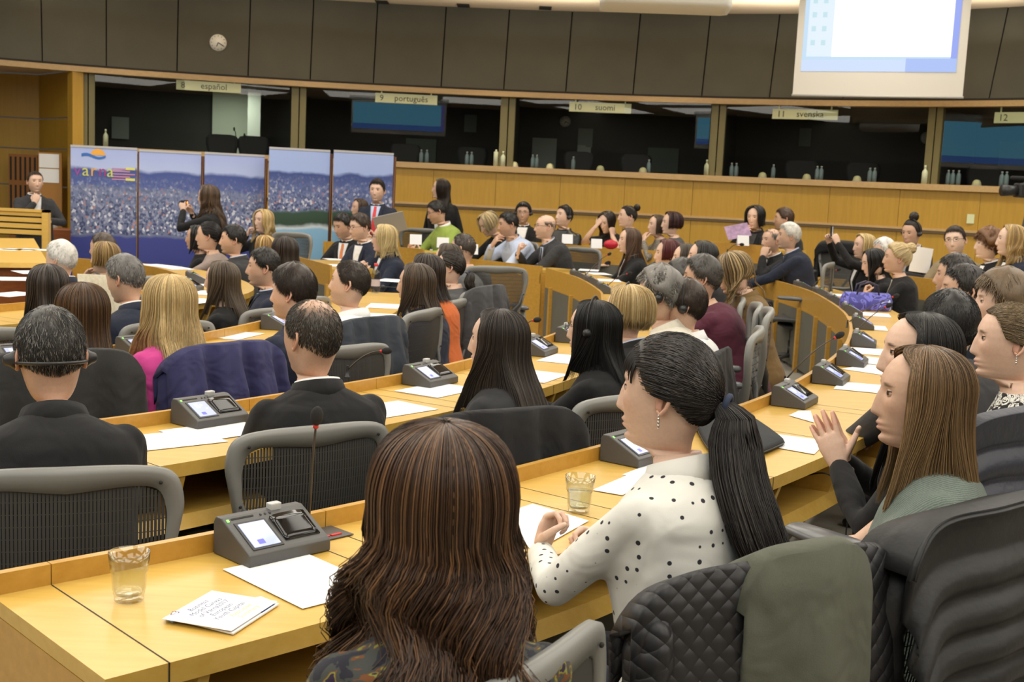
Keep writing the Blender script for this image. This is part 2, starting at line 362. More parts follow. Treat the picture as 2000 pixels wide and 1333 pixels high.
# ================================================================ DESKS
def offs(P, d):
    P = np.asarray(P, float)[:, :2]; T = np.gradient(P, axis=0); T /= np.linalg.norm(T, axis=1)[:, None]
    return P + np.stack([T[:, 1], -T[:, 0]], 1) * d
def sweep(m, P, prof, z0=0, mat=0):
    R = np.stack([np.concatenate([offs(P, o), np.full((len(P), 1), z + z0)], 1) for o, z in prof], 1)
    m.add(*loft(R), mat=mat)
DESKS = {}
def slen(P): return np.concatenate([[0], np.cumsum(np.linalg.norm(np.diff(P, axis=0), axis=1))])
def sub(P, s0, s1, n=2):
    s = slen(P); q = np.linspace(s0, s1, n); return np.stack([np.interp(q, s, P[:, i]) for i in (0, 1)], 1)
def desk(key, lip, label, z0=0.0, pitch=.68, start=.03, face='slats', shelf=True, depth=.5, sockets=True):
    P = resample(catmull(lip, 8), .12); DESKS[key] = (P, z0)
    c = P.mean(0); root = empty('conference_desk', (c[0], c[1], z0), label=label, cat='desk')
    def fin(m, name, mats, par=root, lab=None, **k):
        m.xf(t=(-c[0], -c[1], 0)); o = m.build(name, mats, par, smooth=False, **k)
        if lab: o['label'] = lab
        return o
    L = slen(P)[-1]
    m = M(); sweep(m, P, [(.02, .71), (.02, .74), (depth, .74), (depth, .70), (depth - .03, .70), (depth - .03, .71)])
    ss = np.arange(start, L, pitch)
    for s in list(ss) + [x - .10 for x in ss[1:]]:
        q = sub(P, max(s - .02, 0), min(s + .02, L)); t = nrm(q[1] - q[0]); n = A3(t[1], -t[0]); a = (q[0] + q[1]) / 2
        pts = [a + n * .022 - t * .0015, a + n * .022 + t * .0015, a + n * (depth + .001) + t * .0015, a + n * (depth + .001) - t * .0015]
        m.add([(*p, .7405) for p in pts], [(3, 2, 1, 0)], 1)
        m.add([(*pts[3], .7), (*pts[2], .7), (*pts[2], .7405), (*pts[3], .7405)], [(0, 1, 2, 3)], 1)
    fin(m, 'worktop', [BEECH, SEAM])
    m = M()
    e = [0] + [s for s in ss if s > .05] + [L]
    for a, b in zip(e, e[1:]):
        if b - a > .03: sweep(m, sub(P, a + .001, b - .001, max(2, int((b - a) / .1))), [(0, .60), (0, .782), (.02, .782), (.02, .60)])
    fin(m, 'raised_ledge', BEECH_EDGE)
    m = M()
    if face == 'slats':
        sweep(m, P, [(.0, .04), (.0, .60), (.012, .60), (.012, .04)], mat=1)
        for s in np.arange(.03, L - .03, .80):
            q = sub(P, max(s - .03, 0), min(s + .03, L)); sweep(m, q, [(-.03, 0), (-.03, .60), (0, .60), (0, 0)])
        sweep(m, P, [(-.001, .58), (-.001, .6), (.015, .6), (.015, .58)])
    else:
        sweep(m, P, [(-.001, .02), (-.001, .6), (.02, .6), (.02, .02)])
    fin(m, 'front_panel', [BEECH_EDGE, GREYPANEL])
    if shelf:
        m = M(); sweep(m, P, [(.1, .555), (.1, .575), (depth - .04, .575), (depth - .02, .535), (depth - .035, .53), (depth - .06, .555)])
        fin(m, 'shelf', BEECH)
        for s in ss:
            for k, ds in enumerate((-.07, .07)):
                if not (.02 < s + ds < L - .02): continue
                q = sub(P, s + ds - .011, s + ds + .011); m = M()
                sweep(m, q, [(.1, .575), (.1, .708), (depth - .04, .708), (depth - .005, .70), (depth - .045, .575)]); fin(m, 'divider', BEECH)
            if sockets and .09 < s < L - .09:
                q = sub(P, s - .058, s + .058); m = M()
                sweep(m, q, [(depth - .12, .585), (depth - .085, .7), (depth - .075, .7), (depth - .11, .58)])
                o = fin(m, 'socket_panel', BLACKP)
    for s, nm in ((0, 'end_panel'), (L, 'end_panel')):
        q = sub(P, 0, .02) if s == 0 else sub(P, L - .02, L); m = M()
        sweep(m, q, [(.0, 0), (.0, .708), (depth - .03, .708), (depth - .1, .5), (depth - .18, 0)]); fin(m, nm, BEECH_EDGE)
    return root
def hd(key, p):                # nearest place along a desk: point, outward normal, tangent
    P, z0 = DESKS[key]; i = int(np.argmin(np.linalg.norm(P - np.asarray(p)[:2], axis=1))); i = min(max(i, 1), len(P) - 2)
    t = nrm(P[i + 1] - P[i - 1]); n = A3(t[1], -t[0]); d = np.asarray(p)[:2] - P[i]
    return P[i] + t * (d @ t), n, t, z0
desk('A', [(-0.975, 2.163), (-0.65, 2.48), (-0.33, 2.82), (0.02, 3.23), (0.79, 4.29), (1.32, 5.26), (1.90, 6.67), (2.36, 8.35), (2.60, 10.04), (2.64, 11.03), (2.56, 12.05), (2.41, 12.76), (2.02, 13.46)],
     'nearest curved wooden conference desk sweeping from the tumbler in front round to the white-haired man', start=.112, pitch=.656)
desk('B', [(-1.95, 2.87), (-1.19, 3.72), (-0.59, 4.57), (-0.20, 5.29), (0.25, 6.51), (0.56, 7.90), (0.66, 8.93), (0.67, 9.63), (0.56, 10.90), (0.31, 12.05)],
     'second curved wooden desk, in front of the balding man and the long-haired women', start=.22)
desk('Bf', [(0.27, 12.25), (-0.36, 12.82), (-0.62, 13.13)], 'wooden desk with solid front where the bald man in a dark suit leans', face='solid', shelf=False)
desk('C', [(-3.09, 3.76), (-2.30, 4.64), (-1.71, 5.32), (-1.42, 6.19), (-1.29, 7.03), (-1.25, 7.98), (-1.31, 8.84)],
     'third curved wooden desk, in front of the woman in the pink jacket')
desk('Cf', [(-1.72, 10.92), (-2.02, 11.53), (-2.32, 12.13)], 'wooden desk with dark knee opening where the blonde woman in navy sits', face='slats')
desk('D', [(-4.80, 4.41), (-3.81, 5.33), (-3.02, 6.32), (-2.57, 7.38), (-2.39, 8.24), (-2.49, 8.84), (-2.84, 9.52), (-3.24, 9.97), (-3.90, 10.35)],
     'innermost curved wooden desk, in front of the grey-haired man reading')
desk('Zl', [(1.95, 13.45), (1.48, 13.81), (1.01, 14.03), (0.51, 14.31), (-0.25, 14.66)], 'raised back-row desk below the rail where men with headphones sit', z0=.15, shelf=False)
desk('Zg', [(-1.02, 12.97), (-1.40, 13.24), (-2.25, 13.73)], 'wooden desk with place cards where the man in green sits', z0=.08, shelf=False)
desk('Zm', [(2.81, 12.71), (2.47, 13.11), (2.17, 13.43)], 'raised back-row desk where the black-haired woman covers her mouth', z0=.30, shelf=False)
desk('Zr', [(4.63, 8.35), (4.25, 9.49), (3.80, 10.59), (3.45, 11.52)], 'raised desk on the right where the man in the beige jacket sits', z0=.15, shelf=False)
# raised back tier the outer rows stand on
def slab(name, pts, z):
    m = M(); n = len(pts); m.add([(*p, 0.001) for p in pts] + [(*p, z) for p in pts], [tuple(range(n, 2 * n))] + [(i, (i + 1) % n, (i + 1) % n + n, i + n) for i in range(n)])
    struct(m, name, plain('carpet', (0, 0, 0)), smooth=False)
for i, (k, z, w0, w1) in enumerate((('Zl', .15, -.04, 2.2), ('Zm', .30, -.04, 1.7), ('Zr', .15, -.04, 2.0), ('Zg', .08, -.04, 1.5))):
    P = DESKS[k][0]; t0, t1 = nrm(P[0] - P[1]), nrm(P[-1] - P[-2]); P = np.concatenate([[P[0] + t0 * .15], P, [P[-1] + t1 * .15]])
    slab('floor_tier_%d' % (i + 1), list(offs(P, w1)[::4]) + [offs(P, w1)[-1]] + list(offs(P, w0)[::-4]) + [offs(P, w0)[0]], z)
# ================================================================ CONSOLES, MICROPHONES, PAPERS, GLASSES
SCREEN_ON = plain('console_screen', srgb(150, 158, 200), .15, emit=.55, emitcol=srgb(190, 200, 240))
SCREEN_IC = plain('console_icon', srgb(90, 90, 230), .3, emit=.5, emitcol=srgb(90, 90, 235))
SCREEN_W = plain('console_icon_white', (.8, .85, 1), .3, emit=.8)
GREENLED = plain('led', (.2, .8, .1), .3, emit=1.5)
def make_console():
    r = empty('voting_console')
    m = M(); pr = [(-.07, 0), (-.07, .026), (-.062, .031), (.04, .083), (.062, .083), (.07, .07), (.07, 0)]
    m.add(*loft([[(x, y, z) for y, z in pr] for x in (-.105, .105)]))
    m.build('housing', CONSOLE, r, smooth=False, bevel=.003)
    def onf(x, u, h):            # u: 0..1 up the sloped face
        return (x, -.062 + .102 * u - .454 * h, .031 + .052 * u + .891 * h)
    def slab(name, mat, x0, x1, u0, u1, h=.003, par=r, bv=.001):
        m = M(); q = [onf(x0, u0, -.004), onf(x1, u0, -.004), onf(x1, u1, -.004), onf(x0, u1, -.004), onf(x0, u0, h), onf(x1, u0, h), onf(x1, u1, h), onf(x0, u1, h)]
        m.add(q, box((0, 0, 0), (1, 1, 1))[1]); return m.build(name, mat, par, smooth=False, bevel=bv)
    slab('screen_bezel', BLACKP, -.088, -.010, .03, .80, .002)
    s = slab('screen', SCREEN_ON, -.082, -.016, .08, .74, .0035)
    m = M()
    for x0, x1, u0, u1, k in ((-.066, -.052, .45, .66, 1), (-.066, -.05, .14, .26, 0), (-.046, -.040, .52, .62, 1), (-.036, -.028, .38, .41, 1)):
        q = [onf(x0, u0, .004), onf(x1, u0, .004), onf(x1, u1, .004), onf(x0, u1, .004)]; m.add(q, [(0, 1, 2, 3)], k)
    m.build('screen_icons', [SCREEN_IC, SCREEN_W], s, smooth=False)
    # speaker recess with a raised hood
    m = M(); G = []
    for u in np.linspace(.12, .78, 5):
        G.append([onf(x, u, .002 + .012 * max(0, u - .1) * (1 - ((x - .045) / .052) ** 4)) for x in np.linspace(.0, .09, 9)])
    m.add(*sheet(np.array(G), .006)); m.build('speaker_hood', GLOSSBLK, r)
    slab('card_slot', SEAM, -.086, -.03, .90, .94, .001, bv=0)
    slab('status_light', GREENLED, -.098, -.093, .86, .92, .002, bv=0)
    for x in (-.012, 0.0, .012): slab('small_key', BLACKP, x - .002, x + .002, .89, .93, .002, bv=0)
    m = M(); m.add(*box((.018, .036, .078), (.048, .056, .096))); m.build('talk_button', LGREY, r, smooth=False, bevel=.003)
    return r
CONS0 = None
def console(key, px, py, label):
    global CONS0
    p, n, t, z0 = hd(key, onz(px, py, .77 + DESKS[key][1]))
    p = hd(key, p)[0] + n * .095; h = math.atan2(n[0], -n[1])
    h = math.atan2(-(-n)[0], (-n)[1])
    o = make_console() if CONS0 is None else copy_tree(CONS0)
    if CONS0 is None: CONS0 = o
    o.location = (*p, z0 + .7415); o.rotation_euler = (0, 0, h)
    return tag(o, label, 'console', 'voting consoles along the desks')
FOAM = plain('mic_foam', (.016, .016, .017), .9, bump=.5, bscale=900)
def mic(key, pxb, pyb, pxh, pyh, label, plate=False, lean=None, off=.05, hd_z=None):
    p, n, t, z0 = hd(key, onz(pxb, pyb, .745 + DESKS[key][1])); p = A3(*p, 0) if plate else A3(*p, 0)
    p = A3(*onz(pxb, pyb, .742 + z0)[:2], z0 + .742)
    H = at(pxh, pyh, p[1] + (lean or 0))
    o = empty('gooseneck_microphone', p, label=label, cat='microphone', group='gooseneck microphones on the desks')
    v = H - p; m = M()
    if plate:
        h = math.atan2(-(-n)[0], (-n)[1]); R = rotz(h)
        mm = M(); mm.add(*box((-.035, -.06, 0), (.085, .045, .002))); mm.xf(R); mm.build('mounting_plate', CONSOLE, o, smooth=False)
        mm = M()
        for x in (.0, .034): mm.add(*box((x, -.045, .002), (x + .028, -.037, .0045)))
        mm.xf(R); mm.build('plate_key', RED, o, smooth=False)
    m.add(*lathe([(.012, 0), (.012, .004), (.008, .006), (.0065, .03), (.004, .05), (.004, .052)], 12)); m.build('collar', BLACKP, o)
    pts = [A3(0, 0, .03) + v * q * A3(1, 1, 1) * 1.0 + A3(0, 0, .10 * q * (1 - q)) - A3(0, 0, .03 * q) for q in np.linspace(0, .9, 12)]
    m = M(); m.add(*tube(pts, np.linspace(.0036, .0026, 12), 8)); m.build('gooseneck', plain('gooseneck_metal', (.07, .06, .05), .35, metal=.6), o)
    d = nrm(pts[-1] - pts[-2]); e = pts[-1]
    m = M(); m.add(*tube([e - d * .002, e + d * .008], .0062, 10)); m.build('signal_ring', RED, o)
    m = M(); m.add(*tube([e + d * q for q in (.006, .010, .02, .034, .044, .049)], [.006, .010, .0145, .0145, .010, .004], 12)); m.build('foam_windscreen', FOAM, o)
    return o
def sheet_at(corners, label, z=.7425, group=None, mat=None, name='sheet_of_paper', cat='paper', th=.0008):
    Q = [onz(x, y, z)[:2] for x, y in corners]
    return sheet_w(Q, label, z, group, mat, name, cat, th)
def sheet_w(Q, label, z=.7425, group=None, mat=None, name='sheet_of_paper', cat='paper', th=.0008):
    Q = [np.asarray(q)[:2] for q in Q]; c = sum(Q) / 4; m = M()
    if np.cross(Q[1] - Q[0], Q[2] - Q[0]) < 0: Q = Q[::-1]
    P = [(*(q - c), 0) for q in Q] + [(*(q - c), th) for q in Q]
    m.add(P, [(3, 2, 1, 0), (4, 5, 6, 7), (0, 1, 5, 4), (1, 2, 6, 5), (2, 3, 7, 6), (3, 0, 4, 7)])
    o = m.build(name, mat or PAPER, smooth=False, loc=(*c, z)); return tag(o, label, cat, group)
_np = [0]
def paper(key, px, py, label, rot=0, off=.30, w=.297, h=.21, lay=0, group='sheets of paper on the desks', **k):
    p0, n, t, z0 = hd(key, onz(px, py, .742 + DESKS[key][1])); c = onz(px, py, .742 + z0)[:2]
    a = radians(rot); u = t * cos(a) + n * sin(a); v = -t * sin(a) + n * cos(a)
    _np[0] += 1
    return sheet_w([c - u * w / 2 - v * h / 2, c + u * w / 2 - v * h / 2, c + u * w / 2 + v * h / 2, c - u * w / 2 + v * h / 2], label, z0 + .7418 + .0009 * lay + .00003 * (_np[0] % 9), group, **k)
TUMBLER = glassmat('tumbler_glass', (.93, .95, .94), 1.6, 1.5, power=3)
WATER = glassmat('water', (.92, .95, .95), 1.2, 1.33, power=4)
def glass(px, py, label, fill=0.0, z=.742, k=1.0):
    p = onz(px, py, z); o = empty('drinking_glass', (*p[:2], z), label=label, cat='glass', group='tumblers of water on the nearest desk'); m = M()
    out = [(.026, 0), (.0275, .002), (.028, .012), (.0295, .015), (.0295, .02), (.031, .023), (.0325, .055), (.035, .058), (.0385, .095)]
    inn = [(.0365, .095), (.033, .058), (.0305, .052), (.028, .022), (.024, .012), (.004, .012)]
    m.add(*lathe(out + inn, 40)); m.xf(k=k); m.build('tumbler', TUMBLER, o, recalc=True)
    if fill:
        m = M(); m.add(*lathe([(.0238, .0125), (.0278, .022), (.0303, .052), (.0303 + .003 * (fill > .05), fill)], 40)); m.xf(k=k); m.build('water', WATER, o, recalc=True)
    return o

# ================================================================ CHAIRS
def rounded(hw_fn, n=64):
    """outline of the chair back, anticlockwise: (x, z)"""
    pts = [(-.13, .02), (.13, .02), (.185, .08), (.225, .22), (.262, .38), (.272, .46), (.245, .525), (.16, .548), (0, .553), (-.16, .548), (-.245, .525), (-.272, .46), (-.262, .38), (-.225, .22), (-.185, .08)]
    P = np.array(pts); m = 5; out = []
    N = len(P)
    for i in range(N):
        a, b, c, d = P[i - 1], P[i], P[(i + 1) % N], P[(i + 2) % N]
        for t in np.arange(m) / m: out.append(.5 * (2 * b + (c - a) * t + (2 * a - 5 * b + 4 * c - d) * t * t + (3 * b - a - 3 * c + d) * t ** 3))
    return np.array(out)
def backy(x, z): return -.235 - .16 * z + .55 * np.asarray(x) ** 2 - .06 * np.sin(np.clip(z / .55, 0, 1) * pi) * 0.6
_CH = {}
def chair_parts():
    if _CH: return _CH
    O = rounded(None); k = len(O); c = A3(0, .29)
    ring = []
    for i in range(k):
        x, z = O[i]; d = nrm(c - O[i]); up_ = sst(.30, .5, z)
        w = .026 + .038 * up_ * (1 - .3 * abs(x) / .27)
        xi, zi = O[i] + d * w
        ring.append([(x, backy(x, z) + .008, z), (x + (xi - x) * .3, backy(x, z) + .016, z + (zi - z) * .3), (xi, backy(xi, zi) + .006, zi), (xi, backy(xi, zi) - .006, zi), (x + (xi - x) * .3, backy(x, z) - .018, z + (zi - z) * .3), (x, backy(x, z) - .010, z)])
    R = np.array(ring); V = R.reshape(-1, 3); n = 6
    Fs = [((i % k) * n + j, (i % k) * n + (j + 1) % n, ((i + 1) % k) * n + (j + 1) % n, ((i + 1) % k) * n + j) for i in range(k) for j in range(n)]
    m = M(); m.add(V, Fs); 
    for x, z in ((.215, .505), (-.215, .505), (.235, .33), (-.235, .33)): m.add(*ell((x, backy(x, z) - .016, z), (.005, .004, .005), 8, 5), mat=1)
    _CH['back_frame'] = (m, [CHAIRF, SEAM])
    m = M()
    zz = np.linspace(.05, .52, 14)
    def hw(z):
        s = O[O[:, 0] > 0]; s = s[np.argsort(s[:, 1])]; return np.interp(z, s[:, 1], s[:, 0])
    top = lambda x: np.interp(abs(x), [0, .16, .22, .245], [.505, .50, .475, .42]) - .018
    for x in np.arange(-.236, .237, .0088):
        lo = .03 if abs(x) < .13 else np.interp(abs(x), [.13, .185, .225, .262], [.03, .09, .23, .39]); hi = top(x) + .02
        if hi - lo < .04: continue
        zs_ = np.linspace(lo, hi, 9)
        m.add(*grid([[(x - .0032, backy(x, z), z), (x + .0032, backy(x, z), z)] for z in zs_]))
    for z in np.arange(.05, .5, .03):
        xs_ = np.linspace(-hw(z) + .02, hw(z) - .02, 9); m.add(*grid([[(x, backy(x, z) + .001, z - .0012), (x, backy(x, z) + .001, z + .0012)] for x in xs_]))
    _CH['mesh_panel'] = (m, [CHAIRM])
    m = M()                                     # Y-shaped rear support with the lumbar bar
    for s in (-1, 1):
        m.add(*tube([(s * .012, -.21, -.06), (s * .05, -.285, .04), (s * .12, -.315, .16), (s * .205, -.31, .25), (s * .232, -.285, .33)], [[.018, .012]] * 5, 8, rnd=1))
    m.add(*tube([(-.19, -.28, .17), (-.1, -.325, .16), (.1, -.325, .16), (.19, -.28, .17)], [[.008, .032]] * 4, 8, rnd=1))
    _CH['back_support'] = (m, [CHAIRD])
    m = M(); G = []
    for y in np.linspace(-.24, .23, 12):
        w = .235 * (1 - .25 * sst(-.1, -.26, y)); z = -.028 * sst(.12, .24, y) * 1.6 + .012 * sst(-.1, -.25, y)
        G.append([(x * w, y, z + .022 * abs(x) ** 3) for x in np.linspace(-1, 1, 13)])
    m.add(*sheet(np.array(G), .035)); _CH['seat'] = (m, [CHAIRD])
    for s, nm in ((-1, 'armrest'), (1, 'armrest.r')):
        m = M(); G = []
        pts = [(s * .275, -.19), (s * .28, -.1), (s * .275, .0), (s * .262, .09)]
        m.add(*tube([(x, y, .205) for x, y in pts], [[.045, .017], [.05, .02], [.05, .02], [.042, .016]], 12, rnd=1))
        m.add(*tube([(s * .16, -.12, -.06), (s * .25, -.17, -.02), (s * .285, -.165, .08), (s * .28, -.12, .19)], [[.016, .022]] * 4, 8), mat=1)
        _CH[nm] = (m, [plain('arm_pad', srgb(88, 90, 92), .3), CHAIRF])
    m = M()
    for i in range(5):
        a = i * 2 * pi / 5 + .3; d = A3(cos(a), sin(a), 0)
        m.add(*tube([d * .03 + A3(0, 0, .12), d * .15 + A3(0, 0, .105), d * .30 + A3(0, 0, .075)], [[.022, .02], [.02, .016], [.014, .012]], 8, rnd=1))
        q = d * .30; s_ = np.cross(d, (0, 0, 1))
        for e in (-1, 1): m.add(*tube([q + s_ * e * .008 + A3(0, 0, .03), q + s_ * e * .024 + A3(0, 0, .03)], .029, 12), mat=1)
    _CH['star_base'] = (m, [CHAIRD, BLACKP])
    m = M(); m.add(*lathe([(.03, 0), (.03, .5), (.022, .5), (.022, 1.0)], 14)); _CH['column'] = (m, [BLACKP])
    m = M(); m.add(*tube([(0, -.16, -.075), (0, .0, -.085), (0, .12, -.06)], [[.09, .03], [.10, .035], [.08, .02]], 10, rnd=1)); _CH['tilt_mechanism'] = (m, [BLACKP])
    return _CH
_chm = {}
def chair(x, y, h, sh, label, z0=0, group='grey mesh swivel chairs', tilt=0):
    r = empty('office_chair', (x, y, z0), h, label, 'chair', group)
    for nm, (m, mats) in chair_parts().items():
        base = nm.split('.')[0]
        if nm not in _chm:
            o = m.build(base, mats, r, smooth=True); _chm[nm] = o.data
        else:
            o = bpy.data.objects.new(base, _chm[nm]); COL.objects.link(o); o.parent = r
        if base == 'star_base': o.location = (0, 0, 0)
        elif base == 'column': o.location = (0, 0, .10); o.scale = (1, 1, max(sh - .19, .05))
        else: o.location = (0, 0, sh - .035)
        if tilt and base in ('back_frame', 'mesh_panel', 'back_support'): o.rotation_euler = (tilt, 0, 0)
    return r
def chair_at(px, py, d, h, label, z0=0):
    p = at(px, py, d); a = radians(h); f = A3(-sin(a), cos(a)); q = p[:2] + f * .325; return chair(q[0], q[1], a, p[2] - z0 - .52, label, z0)
def coat(ch, sh, name, label, mat, drop=.45, wid=1.06, puff=0.0, folds=7, seed=0, front=.12, grp=None, lining=None, sleeves=True, out=0.0, dx=0.0, amp=.014, top=.012, cut=0.0, voxel=None):
    """a coat hung over a chair back: one draped shell, with collar and hanging sleeves"""
    r_ = np.random.default_rng(seed); o = empty(name, ch.location, ch.rotation_euler[2], label, 'jacket', grp)
    n = 41; u = np.linspace(-1, 1, n)
    ph = r_.uniform(0, 6, 4)
    def fold(q, d): return amp * d * (np.sin(q * folds + ph[0] + 1.2 * np.sin(2 * q + ph[1])) + .5 * np.sin(q * folds * 2.3 + ph[2]))
    rows = []
    zt = lambda q: .553 - .03 * np.abs(q) ** 3 - .07 * np.abs(q) ** 10
    for s in np.concatenate([np.linspace(-1, 0, 6)[:-1], np.linspace(0, 1, 56 if puff else 16)]):
        row = []
        for q in u:
            z_top = zt(q) + top; wx = .275 * wid * q
            if s < 0: z = z_top - front * (-s) ** 1.5 - .01; y = backy(wx * .9, min(z, .55)) + .03 + .015 * min(1, -s * 3); d = -s * .3
            else: z = z_top - drop * (1 + .06 * np.sin(3 * q + ph[3])) * s; y = backy(wx * .9, max(z, .0)) - .022 - .03 * min(1, s * 2.0); d = min(1, .25 + s * 1.8)
            if abs(s) < .12: z = z_top + .012 * (1 - (abs(s) / .12)); 
            pf = puff * abs(np.sin(s * drop / .075 * pi)) if puff else 0
            tap = 1 + .05 * s - .03 * (s > .5)
            row.append((wx * tap + dx, y - out * (1 if s > 0 else 0) - (fold(q, d) + 1.35 * amp * d) * (1 if s > 0 else .3) - pf * (1 if s > 0 else -.5), z + sh - .035))
        rows.append(row)
    m = M(); V, Fs = sheet(np.array(rows)[:, ::-1], .012); m.add(V, Fs)
    m.build('coat_body', mat, o)
    if sleeves:
        for sd in (-1, 1):
            m = M(); pts = []
            for q in np.linspace(0, 1, 12):
                x = sd * (.235 * wid + .02 * sin(q * 3)) + dx; z = .47 - (drop * .98) * q
                pts.append((x, backy(.25, max(z, 0)) + .0 - .02 * q - .01, z + sh - .035))
            rad = [[.030 + .006 * sin(i * 1.7 + sd) + (puff * .6 * abs(sin(i * 1.6))), .050 + .008 * sin(i * 2.3)] for i in range(12)]
            m.add(*tube(pts, rad, 14, rnd=1)); m.build('sleeve', lining or mat, o)
    return o
# ---- consoles on the nearest desk, one per seat round the bend
for px, py, lb in [(500, 1040, 'black voting console by the gooseneck microphone, nearest one, between tumbler and blank paper'),
                   (1205, 872, 'black voting console beside the face of the woman in the dotted blouse'),
                   (1518, 772, 'black voting console at the foot of the tall thin microphone on the bend'),
                   (1600, 732, 'black voting console just beyond the tall thin microphone on the bend'),
                   (1648, 700, 'black voting console third along the bend beyond the tall microphone'),
                   (1672, 665, 'black voting console fourth along the bend beyond the tall microphone'),
                   (1672, 632, 'black voting console fifth along the bend, before the papers of the man in black'),
                   (1655, 607, 'black voting console sixth along the bend, beside the blue handbag'),
                   (1622, 588, 'black voting console seventh along the bend, near the clasped hands'),
                   (1588, 573, 'black voting console eighth along the bend, right of the navy suit'),
                   (1545, 560, 'black voting console in front of the white-haired man'),
                   (1480, 543, 'black voting console in front of the balding man with his cheek on his hand')]:
    console('A', px, py, lb)
for px, py, lb in [(365, 798, 'black voting console in front of the navy velvet coat'),
                   (806, 731, 'black voting console right of the balding man on the second desk'),
                   (1050, 680, 'black voting console right of the long-haired woman on the second desk'),
                   (1100, 655, 'black voting console beyond the woman with black hair and headset'),
                   (1172, 565, 'black voting console at the bend in front of the curly-haired man'),
                   (1150, 551, 'black voting console at the bend by the black microphone of the clapping brown-haired woman'),
                   (1128, 540, 'black voting console nearest the bald man on the second desk')]:
    console('B', px, py, lb)
for px, py, lb in [(230, 672, 'black voting console left of the woman in pink'), (505, 628, 'black voting console by the young man in navy'),
                   (20, 690, 'black voting console at the left edge beside the man with grey-black hair'), ]:
    console('C', px, py, lb)
for px, py, lb in [(365, 545, 'black voting console where the innermost desk bends'), (372, 560, 'black voting console before the papers of the woman in black'),
                   (12, 560, 'black voting console at the far left on the innermost desk'), (20, 690, '')][:3]:
    console('D', px, py, lb)
mic('A', 602, 1046, 618, 822, 'tall black gooseneck microphone beside the nearest console', plate=True, lean=-.03)
mic('A', 1532, 757, 1640, 656, 'black gooseneck microphone leaning right over the bend with a red ring')
mic('B', 678, 738, 750, 687, 'black gooseneck microphone leaning right beside the balding man')
mic('B', 1015, 668, 1042, 627, 'black gooseneck microphone leaning right above the long-haired woman')
mic('B', 1143, 545, 1190, 497, 'thin black microphone reaching toward the clapping brown-haired woman')
mic('B', 1186, 566, 1228, 535, 'short microphone with a red tip before the curly-haired man')
mic('A', 1655, 640, 1752, 578, 'long thin microphone over the blue handbag', off=.05)
mic('A', 1665, 665, 1735, 598, 'second thin microphone beyond the tall one, with a red ring')
mic('A', 1585, 566, 1638, 527, 'thin microphone in front of the woman holding up a telephone')
mic('Zm', 1420, 497, 1446, 478, 'small dark microphone on the raised desk of the black-haired woman')
# ---- papers
sheet_at([(435, 1113), (591.5, 1078.5), (750, 1149), (591, 1190)], 'blank white sheet lying beside the nearest console', group='sheets of paper on the desks')
sheet_at([(985, 1003), (1040, 985), (1150, 1018), (1040, 1080)], 'white printed sheet behind the hair of the brown-haired woman in front', group='sheets of paper on the desks')
sheet_at([(1157, 958), (1275, 908), (1310, 926), (1215, 968)], 'white sheet with small print right of the second tumbler', group='sheets of paper on the desks')
sheet_at([(1215, 928), (1275, 905), (1330, 915), (1280, 940)], 'white sheet half under the printed one beside the dotted blouse', z=.741, group='sheets of paper on the desks')
sheet_at([(1497, 846), (1617, 862), (1590, 888), (1483, 869)], 'white sheet right of the black laptop sleeve', group='sheets of paper on the desks')
sheet_at([(1640, 746), (1735, 754), (1732, 770), (1628, 760)], 'white sheet in front of the black-haired woman on the bend', group='sheets of paper on the desks')
sheet_at([(1560, 803), (1583, 803), (1590, 826), (1541, 812)], 'folded white leaflet under the hands of the man in black', group='sheets of paper on the desks')
for px, py, rot, lb in [(1705, 705, 0, 'white sheet nearest the woman with black hair, atop two others'), (1708, 722, 20, 'white sheet angled under another on the right bend'),
                        (1700, 640, 0, 'white sheet below the long thin microphones'), (1710, 615, 5, 'white papers just in front of the blue handbag'),
                        (1645, 577, 0, 'white sheet left of the blue handbag'), (1700, 687, -10, 'small white card between the consoles on the bend')]:
    paper('A', px, py, lb, rot)
for px, py, rot, lb in [(425, 842, 4, 'blank white sheet at the left elbow of the balding man'), (855, 762, 0, 'white sheet with a faint logo left of the long-haired woman'),
                        (760, 800, 6, 'white sheet right of the balding man shoulder'), (1045, 735, 0, 'white sheet between the two dark-haired women'), (1107, 702, 0, 'white sheet behind the clapping hands of the headset woman'),
                        (1170, 535, 0, 'white papers before the clapping brown-haired woman'), (1150, 528, 20, 'white papers on the desk nearest the bald man'), (1190, 548, 10, 'white sheet below the red-tipped microphone')]:
    paper('B', px, py, lb, rot)
paper('B', 328, 860, 'white folder with a small picture in its corner, beside the man in black', 10, mat=None)
for px, py, rot, lb in [(25, 728, 0, 'white papers at the left edge beside the grey-haired man'), (455, 655, 0, 'white sheet right of the pink jacket'), (750, 598, 0, 'white sheet right of the man in the white shirt'),
                        (765, 548, 15, 'white sheet beyond the water bottle'), (740, 618, 0, 'small white sheet near the shoulder of the white shirt')]:
    paper('C', px, py, lb, rot)
for px, py, rot, lb in [(25, 575, 0, 'white sheet at the far left on the innermost desk'), (30, 545, 0, 'second white sheet at far left beyond the first'), (60, 532, 5, 'white sheet in front of the white-haired man in navy'),
                        (398, 555, 0, 'white sheet behind the head of the woman in black'), (395, 572, 0, 'thick white booklet nearest the woman in black'), (384, 588, 4, 'white sheet nearest the blonde woman in pink'),
                        (310, 519, 0, 'white sheet before the woman clapping in mauve'), (345, 524, 10, 'white sheet before the man in the grey suit')]:
    paper('D', px, py, lb, rot)
for px, py, rot, lb in [(655, 507, 0, 'white sheet in front of the man with the orange tie'), (660, 519, 12, 'white sheet in front of the clapping man in glasses')]:
    paper('Cf', px, py, lb, rot)
